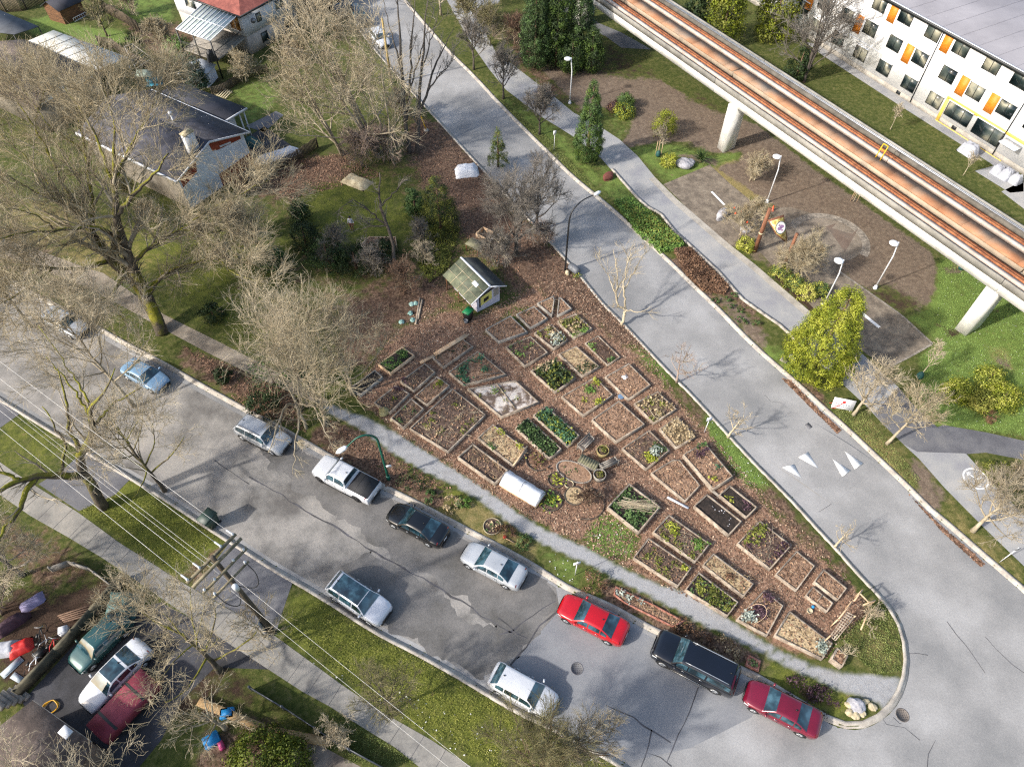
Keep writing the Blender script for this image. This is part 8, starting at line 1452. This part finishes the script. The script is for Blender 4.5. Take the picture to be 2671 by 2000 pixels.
leafy('dark evergreen behind the guideway between pale trunks', (1810, 70), 6, cone(2.2, .7), 4200, .28, f_dark, 163); leafy('dark evergreen against the white apartment block', (2075, 205), 4.0, cone(1.6, .7), 2600, .25, f_dark, 164)
bare('pale broken tree trunk standing between golden conifers', (1898, 85), 9, .3, 6, .4, .25, bark_pale, seed=165, levels=(3, 3, 3)); bare('dark wide bare tree in front of the apartment windows', (2100, 215), 10, .55, 10, .15, .22, bark_grey, bark_dark, seed=166, stems=3, levels=(6, 6, 6)); bare('slim bare tree against the apartment at top', (2120, 150), 10, .35, 8, .2, .16, bark_grey, bark_dark, seed=167, levels=(5, 5, 5))
ST = 'staked saplings on the park lawns'
def sapling(label, px, h, bark=bark_pale, bag=None, seed=0, stakes=True, dens=.8, lean=(0, 0)):
    t = bare(label, px, h, .35, 7, .4, .045, bark, seed=seed, levels=(4, 4, 3), lens=(.26, .16, .1), dens=dens, name='sapling', group=ST, lean=lean, limb_up=.7); c = G3(*px, LZ)
    if stakes:
        for dx, dy in ((-.3, .1), (.3, -.1), (.0, .32)): MB().tube([c + [dx, dy, 0], c + [dx * .9, dy * .9, 1.9]], .03, 6).build('stake', fresh_board, t)
    if bag: MB().lathe([(.2, 0), (.3, .2), (.26, .5), (.08, .75)], c, 10).build('watering_bag', bag, t)
bagm = mk('watering_bag_green', ['16403e', '20504c'], 4, 4, .7)
sapling('leaning sapling with dark green watering bag on the right lawn', (2396, 985), 3.6, bark_pale, bagm, 170, False, 1.0, (.12, .1)); sapling('staked sapling with watering bag by the golden shrub', (1716, 408), 3.4, bark_tan, bagm, 171); sapling('staked sapling half hidden below the guideway edge', (2505, 702), 2.4, bark_tan, bagm, 172); sapling('staked sapling beneath the guideway near the stone plaza', (2226, 526), 2.4, bark_tan, None, 173); sapling('thin pale sapling on the lawn beside the apartment walk', (2322, 338), 3.0, bark_pale, None, 174, False); sapling('thin pale sapling near the covered patio furniture', (2512, 458), 2.8, bark_pale, None, 175, False)
twigbush('pale twiggy witch hazel with orange tags beside the path', (1935, 620), 4.0, .55, bark_gold, 180, 1.7, stems=3, levels=(7, 8, 8)); twigbush('broad pale twiggy shrub in the middle of the plaza', (2078, 725), 4.2, .6, bark_gold, 181, 1.7, stems=3, levels=(7, 8, 8)); twigbush('faint straw coloured twiggy shrub at the plaza top corner', (1960, 470), 2.6, .8, bark_gold, 182, 1.3, stems=6)
for k in range(7): rn2 = np.random.default_rng(k); c = G3(1930 + rn2.normal(0, 18), 560 + rn2.normal(0, 12), 2.6 + rn2.random()); setp(MB().lathe([(.02, 0), (.11, .05), (.02, .2)], c, 6).build('red_ribbon', orange_plastic, org=c), 'orange red ribbon hanging in the pale witch hazel', 'ribbon', 'orange ribbons in the witch hazel')
for k, (x, y, r_, h_, m_, m2, lab) in enumerate(((1730, 345, 1.35, 2.6, f_lime, f_yellow, 'bright yellow clipped round shrub on the bare soil'), (1627, 300, 1.2, 1.3, f_lime, f_mid, 'low lime green shrub patch near the cedar'), (1630, 280, 1.0, 1.8, f_cedar, f_mid, 'darker green shrub behind the low lime one'), (1743, 432, .85, 1.4, f_lime, f_varieg, 'small yellow round shrub left of the boulder'), (2035, 722, .95, 1.3, f_varieg, f_mid, 'variegated round shrub by the path, leftmost of four'), (2068, 748, .9, 1.3, f_varieg, f_mid, 'variegated round shrub by the path, second of four'), (2099, 772, .9, 1.3, f_varieg, f_varieg, 'cream round shrub by the path, third of four'), (2134, 766, .85, 1.2, f_varieg, f_mid, 'variegated round shrub by path, rightmost of four'), (1943, 648, .85, 1.2, f_varieg, f_lime, 'yellow flowered shrub at the witch hazel foot'), (2487, 1030, 1.15, 1.5, f_varieg, f_yellow, 'round yellow rhododendron beside the larger clump'), (2570, 1000, 1.2, 1.7, f_varieg, f_yellow, 'upper lobe of the large yellow rhododendron clump'), (2610, 1045, 1.3, 1.6, f_varieg, f_yellow, 'right lobe of the large yellow rhododendron clump'), (2552, 1055, 1.0, 1.3, f_varieg, f_olive, 'left lower lobe of large yellow rhododendron clump'), (1610, 285, 1.2, .7, f_purple, f_rust, 'dark purple low shrub beside the lime green patch'))): bush(lab, (x, y), r_, h_, m_, 4200 if r_ > .95 else 2400, .13, 190 + k, m2)
for k, (x, y, lab) in enumerate(((2582, 1092, 'reddish brown dwarf shrub below the rhododendron clump'),)): bush(lab, (x, y), .6, .7, f_rust, 500, .12, 215)
rn = np.random.default_rng(33); c = G3(1826, 424, LZ); t = thing('palm_plant', 'spiky green yucca like plant beside the large boulder', 'plant', c); n = 90; az = rn.random(n) * 6.28; el = rn.random(n) * 1.35; L = .9 + .5 * rn.random(n); A = np.repeat(c[None] + [0, 0, .5], n, 0); B = A + np.column_stack([np.cos(az) * np.cos(el), np.sin(az) * np.cos(el), np.sin(el)]) * L[:, None]; sticks('fronds', A, B, .035, f_mid, t, rn=rn, bend=.04); MB().tube([c, c + [0, 0, .6]], .12, 8).build('stem', bark_brown, t)
def cover(name, label, px, n, size, m, h, seed, m2=None, kind='stuff', spread=.0):
    rn = np.random.default_rng(seed); p = in_poly(gp(px, LZ), n, rn, .0); z = LZ + rn.random(len(p)) * h; N = np.column_stack([rn.normal(0, .6, (len(p), 2)), np.ones(len(p))]); o = leaf_obj(name, np.column_stack([p, z]), N, size * (.6 + .8 * rn.random(len(p))), m, rn=rn); setp(o, label, 'ground cover', kind=kind); return o
cover('ground_cover', 'bright green low shrubs between the road and shared path', [(1600, 530), (1640, 520), (1700, 565), (1745, 605), (1785, 640), (1770, 655), (1720, 662), (1660, 610)], 9000, .2, f_bright, .55, 1); cover('ground_cover', 'olive tips on the bright low shrub strip', [(1610, 530), (1700, 565), (1780, 640), (1720, 655), (1660, 605)], 3000, .18, f_olive, .65, 2)
cover('heather_strip', 'brown dead heather strip between the road and shared path', [(1755, 655), (1800, 650), (1840, 695), (1900, 750), (1890, 770), (1830, 760), (1790, 720)], 8000, .17, f_rust, .45, 3)
for k, (x, y) in enumerate(((1865, 788), (1905, 803), (1915, 772), (1932, 812), (1926, 836), (1940, 842), (1971, 848), (1900, 783))): bush('small green perennial tuft in the bare strip beside the road', (x, y), .35, .4, f_mid, 160, .13, 230 + k, group='green tufts in the bare strip', name='perennial_tuft')
for k, (x, y, r_, h_, m_, lab) in enumerate(((1072, 1262, 1.0, .9, f_dark, 'dark rosemary like bush at the green lamp foot'), (1123, 1300, .6, .6, f_mid, 'green weed clump above the black sedan'), (1210, 1315, .55, .6, f_bright, 'bright green clump beside the thin stake'), (1545, 1522, .9, .9, f_rust, 'rusty brown rounded bush above the red sedan'), (1775, 1635, .55, .5, f_rust, 'pinkish dry bush at the brick bed end'), (1830, 1675, .9, .6, f_rust, 'rust coloured shrub above the dark SUV hood'), (1890, 1700, 1.0, .5, f_straw, 'straw coloured mound above the dark SUV'), (2085, 1805, 1.0, .5, f_purple, 'dark purplish weeds above the maroon sedan'), (2140, 1830, .9, .5, f_purple, 'dark purplish weeds near the tip stones'), (1320, 1388, .7, .7, f_rust, 'rusty dead bush right of the stone ring'), (1180, 1318, .7, .8, f_straw, 'greyish dead weed clump above the black sedan'), (1365, 1415, .6, .5, f_mid, 'green weeds above the silver sedan'))): bush(lab, (x, y), r_, h_, m_, 500, .14, 240 + k)
twigbush('brown dead rounded shrub inside the dark ring edging', C3((1840, 1400))[0], 1.3, .7, bark_brown, 260, 1.4, stems=7)
twigbush('bare pruned stems growing from the square planter box', C6((1190, 1440))[0], 1.6, .5, bark_gold, 261, .5, stems=5, levels=(2, 2, 2)); twigbush('leafless rose bush tangled in the arbour', C6((1430, 1080))[0], 1.5, .6, bark_pale, 262, .6, stems=5, levels=(4, 4, 3))
bare('small dark budded tree over the near grass verge', (1022, 1852), 4.6, .6, 12, .3, .12, bark_olive, bark_dark, seed=270, levels=(7, 8, 6), lens=(.3, .18, .1)); bare('dense olive brown bare tree at the bottom centre', (1420, 2010), 5.6, .62, 14, .2, .14, bark_olive, bark_brown, seed=271, dens=1.5, levels=(8, 8, 8), stems=2, lens=(.34, .2, .12)); bare('second olive brown bare tree at bottom beside white sedan', (1500, 1960), 4.6, .6, 12, .2, .12, bark_gold, bark_brown, seed=272, dens=1.2, levels=(7, 8, 7), lens=(.34, .2, .12))
bare('wide golden bare tree over the dark driveway and pavement', (575, 1750), 7.5, .6, 11, .25, .2, bark_gold, bark_moss, seed=273, levels=(7, 6, 6), twig=.011, lean=(-.02, .05)); bare('golden bare tree hanging over the red trailer', (590, 1900), 5.0, .6, 9, .25, .16, bark_gold, bark_tan, seed=274, levels=(6, 6, 5)); bare('golden bare tree over the teal car and timber wall', (430, 1640), 6.0, .6, 11, .25, .12, bark_gold, bark_tan, seed=275, levels=(6, 6, 5))
bare('pale pinkish bare tree in front of the bottom left roof', (160, 2040), 7, .42, 9, .2, .12, bark_pale, bark_tan, seed=276, stems=2, levels=(4, 5, 4)); bare('pale bare tree beside the bottom left skylight roof', (330, 2040), 7, .4, 10, .2, .12, bark_pale, bark_tan, seed=277, stems=2, levels=(4, 4, 4)); bare('grey tangled bare tree at the left edge below the driveway', (60, 1500), 6.5, .6, 12, .2, .15, bark_pale, bark_grey, seed=278, dens=1.4, levels=(8, 8, 8)); twigbush('grey brown bramble mass at the left edge yard', (10, 1590), 3.0, .7, bark_pink, 279, 1.2, stems=7); bare('small bare tree beside the power pole foot', (690, 1660), 3.4, .6, 8, .3, .07, bark_gold, seed=280, levels=(5, 6, 5))
leafy('dense mossy green clipped cypress at the bottom edge', (690, 1985), 3.0, lambda t: 1.7 * math.sqrt(max(0, 1 - t * t)) + .05, 7000, .16, f_moss, 281, name='cypress_shrub', csize=.45); leafy('second mossy green cypress lobe beside the clipped one', (755, 1995), 2.6, lambda t: 1.4 * math.sqrt(max(0, 1 - t * t)) + .05, 5000, .16, f_moss, 282, name='cypress_shrub', csize=.45)
twigbush('straggly bare shrub along the bottom pipe fence', (880, 1920), 1.6, .8, bark_pale, 283, .7, stems=6)
bare('mossy old fruit tree on the back lawn', (280, 95), 4.2, .6, 10, .25, .14, bark_olive, bark_moss, seed=290, levels=(6, 6, 5)); twigbush('tan bramble thicket left of the glazed deck', (430, 130), 3.4, .6, bark_gold, 291, 1.3, stems=8); twigbush('tan bare shrub at the top back fence', (340, 40), 3.0, .6, bark_pale, 292, stems=6); bush('glossy light green rhododendron beside the deck', (478, 165), 1.9, 3.4, f_bright, 2600, .22, 293, f_mid); leafy('dark blue green conifer in front of the small pale shed', (520, 240), 4.8, cone(1.7, .6, .2), 6000, .22, f_blue, 294, m2=f_dark, csize=.45); twigbush('grey bare shrub below the raised deck', (645, 215), 3.4, .5, bark_gold, 295, stems=6); bush('small lime shrub at the white house foot', (728, 128), .9, 1.0, f_lime, 500, .15, 296, f_mid); bush('dark green laurel beside the back fence', (350, 120), 1.1, 1.6, f_dark, 900, .18, 297); twigbush('dull red bare shrub before the red base gable', (640, 510), 2.0, .6, bark_brown, 298, .7, stems=5); bare('bare grey tree in front of the gabled house', (640, 640), 5, .5, 9, .3, .12, bark_grey, bark_dark, seed=299, levels=(6, 7, 6)); twigbush('brown hedge row along the white house', (770, 160), 2.2, .8, bark_brown, 300, stems=7); bush('large dark shrub at the top of upper road', (850, 90), 1.8, 2.2, f_dark, 1600, .2, 301, f_mid); twigbush('pale bare tangle beside the dark street cars', (830, 60), 5, .5, bark_gold, 302, stems=6); bare('tall pale bare tree at the top centre', (1150, 40), 8, .45, 10, .2, .16, bark_gold, bark_tan, seed=303, levels=(6, 7, 6))
bare('pale bare tree at the top left corner roof', (-10, 330), 9, .5, 10, .25, .15, bark_pale, seed=304, levels=(7, 7, 6)); twigbush('pale straw thicket beside the timber trellis', (430, 215), 1.8, .7, bark_gold, 305, stems=6)

for k, (x, y, hh, lab) in enumerate(((340, 520, 2.6, 'grey bare shrub against the long side wall of shingled house'), (400, 580, 2.4, 'grey bare shrub at the front corner of shingled house'), (540, 640, 2.6, 'bare brush on the lawn edge below the gable'), (640, 620, 3.0, 'bare brush left of the dark yew'), (600, 700, 2.4, 'bare brush in the mossy lawn centre'), (1110, 690, 2.2, 'low bare brush above the shed left eave'))): twigbush(lab, (x, y), hh, .6, (bark_olive, bark_pale, bark_tan)[k % 3], 310 + k, 1.1, stems=6)
cover('ground_cover', 'olive green ground cover left of the garden shed', [(1080, 600), (1150, 560), (1200, 600), (1170, 700), (1120, 740), (1090, 690)], 5000, .16, f_olive, .3, 7)
def scatter(name, label, polys, n, size, m, seed, z=LZ + .02, tilt=.35):
    rn = np.random.default_rng(seed); A = [gp(p, LZ) for p in polys]; ar = np.array([abs(sum(p[i][0] * p[(i + 1) % len(p)][1] - p[(i + 1) % len(p)][0] * p[i][1] for i in range(len(p)))) for p in A]); C = []
    for p, a in zip(A, ar): C.append(in_poly(p, int(n * a / ar.sum()), rn, 0))
    C = np.vstack(C); C = C[sdist(C, road_poly) > .3] if name != 'gutter_leaves' else C
    o = leaf_obj(name, np.column_stack([C, np.full(len(C), z) + rn.random(len(C)) * .03]), np.column_stack([rn.normal(0, tilt, (len(C), 2)), np.ones(len(C))]), size * (.5 + rn.random(len(C))), m, rn=rn); return setp(o, label, 'leaves', kind='stuff')
fl_br = mk('fallen_leaf_brown', ['513b2c', '735643', '92745f'], 3, 3, .85, island=.5); fl_tan = mk('fallen_leaf_tan', ['87715c', 'a58e77', 'bba690'], 3, 3, .85, island=.35); chip = mk('wood_chip', ['5c4839', '7d6451', '9a7f69'], 3, 3, .9, island=.3)
GARD = [(930, 1040), (960, 960), (1010, 880), (1100, 800), (1230, 830), (1400, 740), (1500, 720), (1578, 791), (1629, 839), (1700, 930), (1780, 1050), (1960, 1250), (2190, 1480), (2270, 1590), (2150, 1720), (1895, 1605), (1702, 1515), (1521, 1424), (1350, 1335), (1188, 1228), (1046, 1136)]
LOT = [(1100, 310), (1254, 430), (1400, 590), (1490, 690), (1578, 791), (1400, 840), (1250, 860), (1100, 800), (1160, 600), (1080, 450)]
scatter('fallen_leaves', 'tan and pale fallen leaves on the garden paths', [GARD], 9000, .13, fl_tan, 1); scatter('wood_chips', 'wood chips spread on the garden paths', [GARD], 22000, .15, chip, 2); scatter('fallen_leaves', 'brown fallen leaves under the garden trees', [LOT, GARD], 16000, .16, fl_br, 3)
scatter('fallen_leaves', 'brown leaves on the house side lot', [[(650, 480), (760, 420), (900, 400), (1000, 460), (760, 520)], [(470, 900), (620, 960), (780, 1040), (800, 1130), (640, 1070)], [(850, 1090), (1014, 1185), (1180, 1275), (998, 1270)]], 7000, .16, fl_br, 4)
scatter('gutter_leaves', 'brown leaves drifted along the right road gutter', [[(2040, 985), (2062, 990), (2135, 1065), (2195, 1120), (2185, 1128), (2110, 1055)], [(2370, 1285), (2450, 1365), (2545, 1445), (2570, 1470), (2560, 1476), (2460, 1385)]], 2600, .16, fl_br, 5, .01)
daisy = mk('daisy_white', ['d0d0cc'], rough=.7)
scatter('daisies', 'white daisies and petals dotted over the right lawn', [[(2448, 671), (2700, 700), (2700, 1150), (2460, 1105), (2400, 1050), (2400, 930), (2440, 890)]], 420, .06, daisy, 6, LZ + .05)
scatter('daisies', 'white litter specks on the verges', [[(1835, 1075), (2010, 1270), (1950, 1270), (1850, 1140)], [(1530, 1395), (1650, 1340), (1650, 1460)], [(1400, 1425), (1585, 1502), (1471, 1532)], [(800, 1720), (1600, 1985), (1200, 1970)]], 160, .1, daisy, 7, LZ + .05)
gb = mk('grass_tuft', ['55602f', '6c783e', '8a8f54'], 1.2, 4, .85, island=.3); gl = mk('grass_tuft_lush', ['5d7838', '728c46', '8aa25c'], 1.2, 4, .85, island=.3); gm_ = mk('grass_tuft_moss', ['596026', '787c34', '97954e'], 1.2, 4, .85, island=.3)
def tufts(label, polys, n, m, seed, h=.1):
    rn = np.random.default_rng(seed); A = [gp(p, LZ) for p in polys]; ar = np.array([abs(sum(p[i][0] * p[(i + 1) % len(p)][1] - p[(i + 1) % len(p)][0] * p[i][1] for i in range(len(p)))) for p in A]); C = np.vstack([in_poly(p, int(n * 1.6 * a / ar.sum()), rn, 0) for p, a in zip(A, ar)]); C = C[sdist(C, road_poly) > .5]; o = leaf_obj('grass', np.column_stack([C, LZ + .02 + rn.random(len(C)) * h]), np.column_stack([rn.normal(0, 1, (len(C), 2)), np.full(len(C), .7)]), .095 * (.6 + .8 * rn.random(len(C))), m, rn=rn, aspect=.35); setp(o, label, 'grass', kind='stuff')
tufts('lush grass tufts on the right lawn and kerb strips', [[(2448, 671), (2700, 700), (2700, 1150), (2460, 1105), (2400, 1050), (2400, 930), (2440, 890)], [(1835, 1075), (2010, 1270), (1950, 1270), (1850, 1140)], [(1530, 1395), (1650, 1340), (1650, 1460)]], 15000, gl, 1)
tufts('mossy grass tufts on the near verges', [[(740, 1640), (840, 1556), (1077, 1696), (1350, 1860), (1600, 1990), (1300, 2010), (998, 1850)], [(205, 1330), (300, 1290), (411, 1290), (570, 1395), (459, 1500)]], 16000, gm_, 2); tufts('grass tufts on the garden tip and road verges', [[(2180, 1660), (2300, 1570), (2345, 1640), (2350, 1750), (2280, 1760)], [(1250, 220), (1420, 350), (1560, 500), (1500, 460), (1320, 290)], [(2130, 1040), (2240, 1060), (2400, 1250), (2380, 1270)], [(860, 1850), (1093, 1990), (900, 1990)]], 12000, gb, 3)
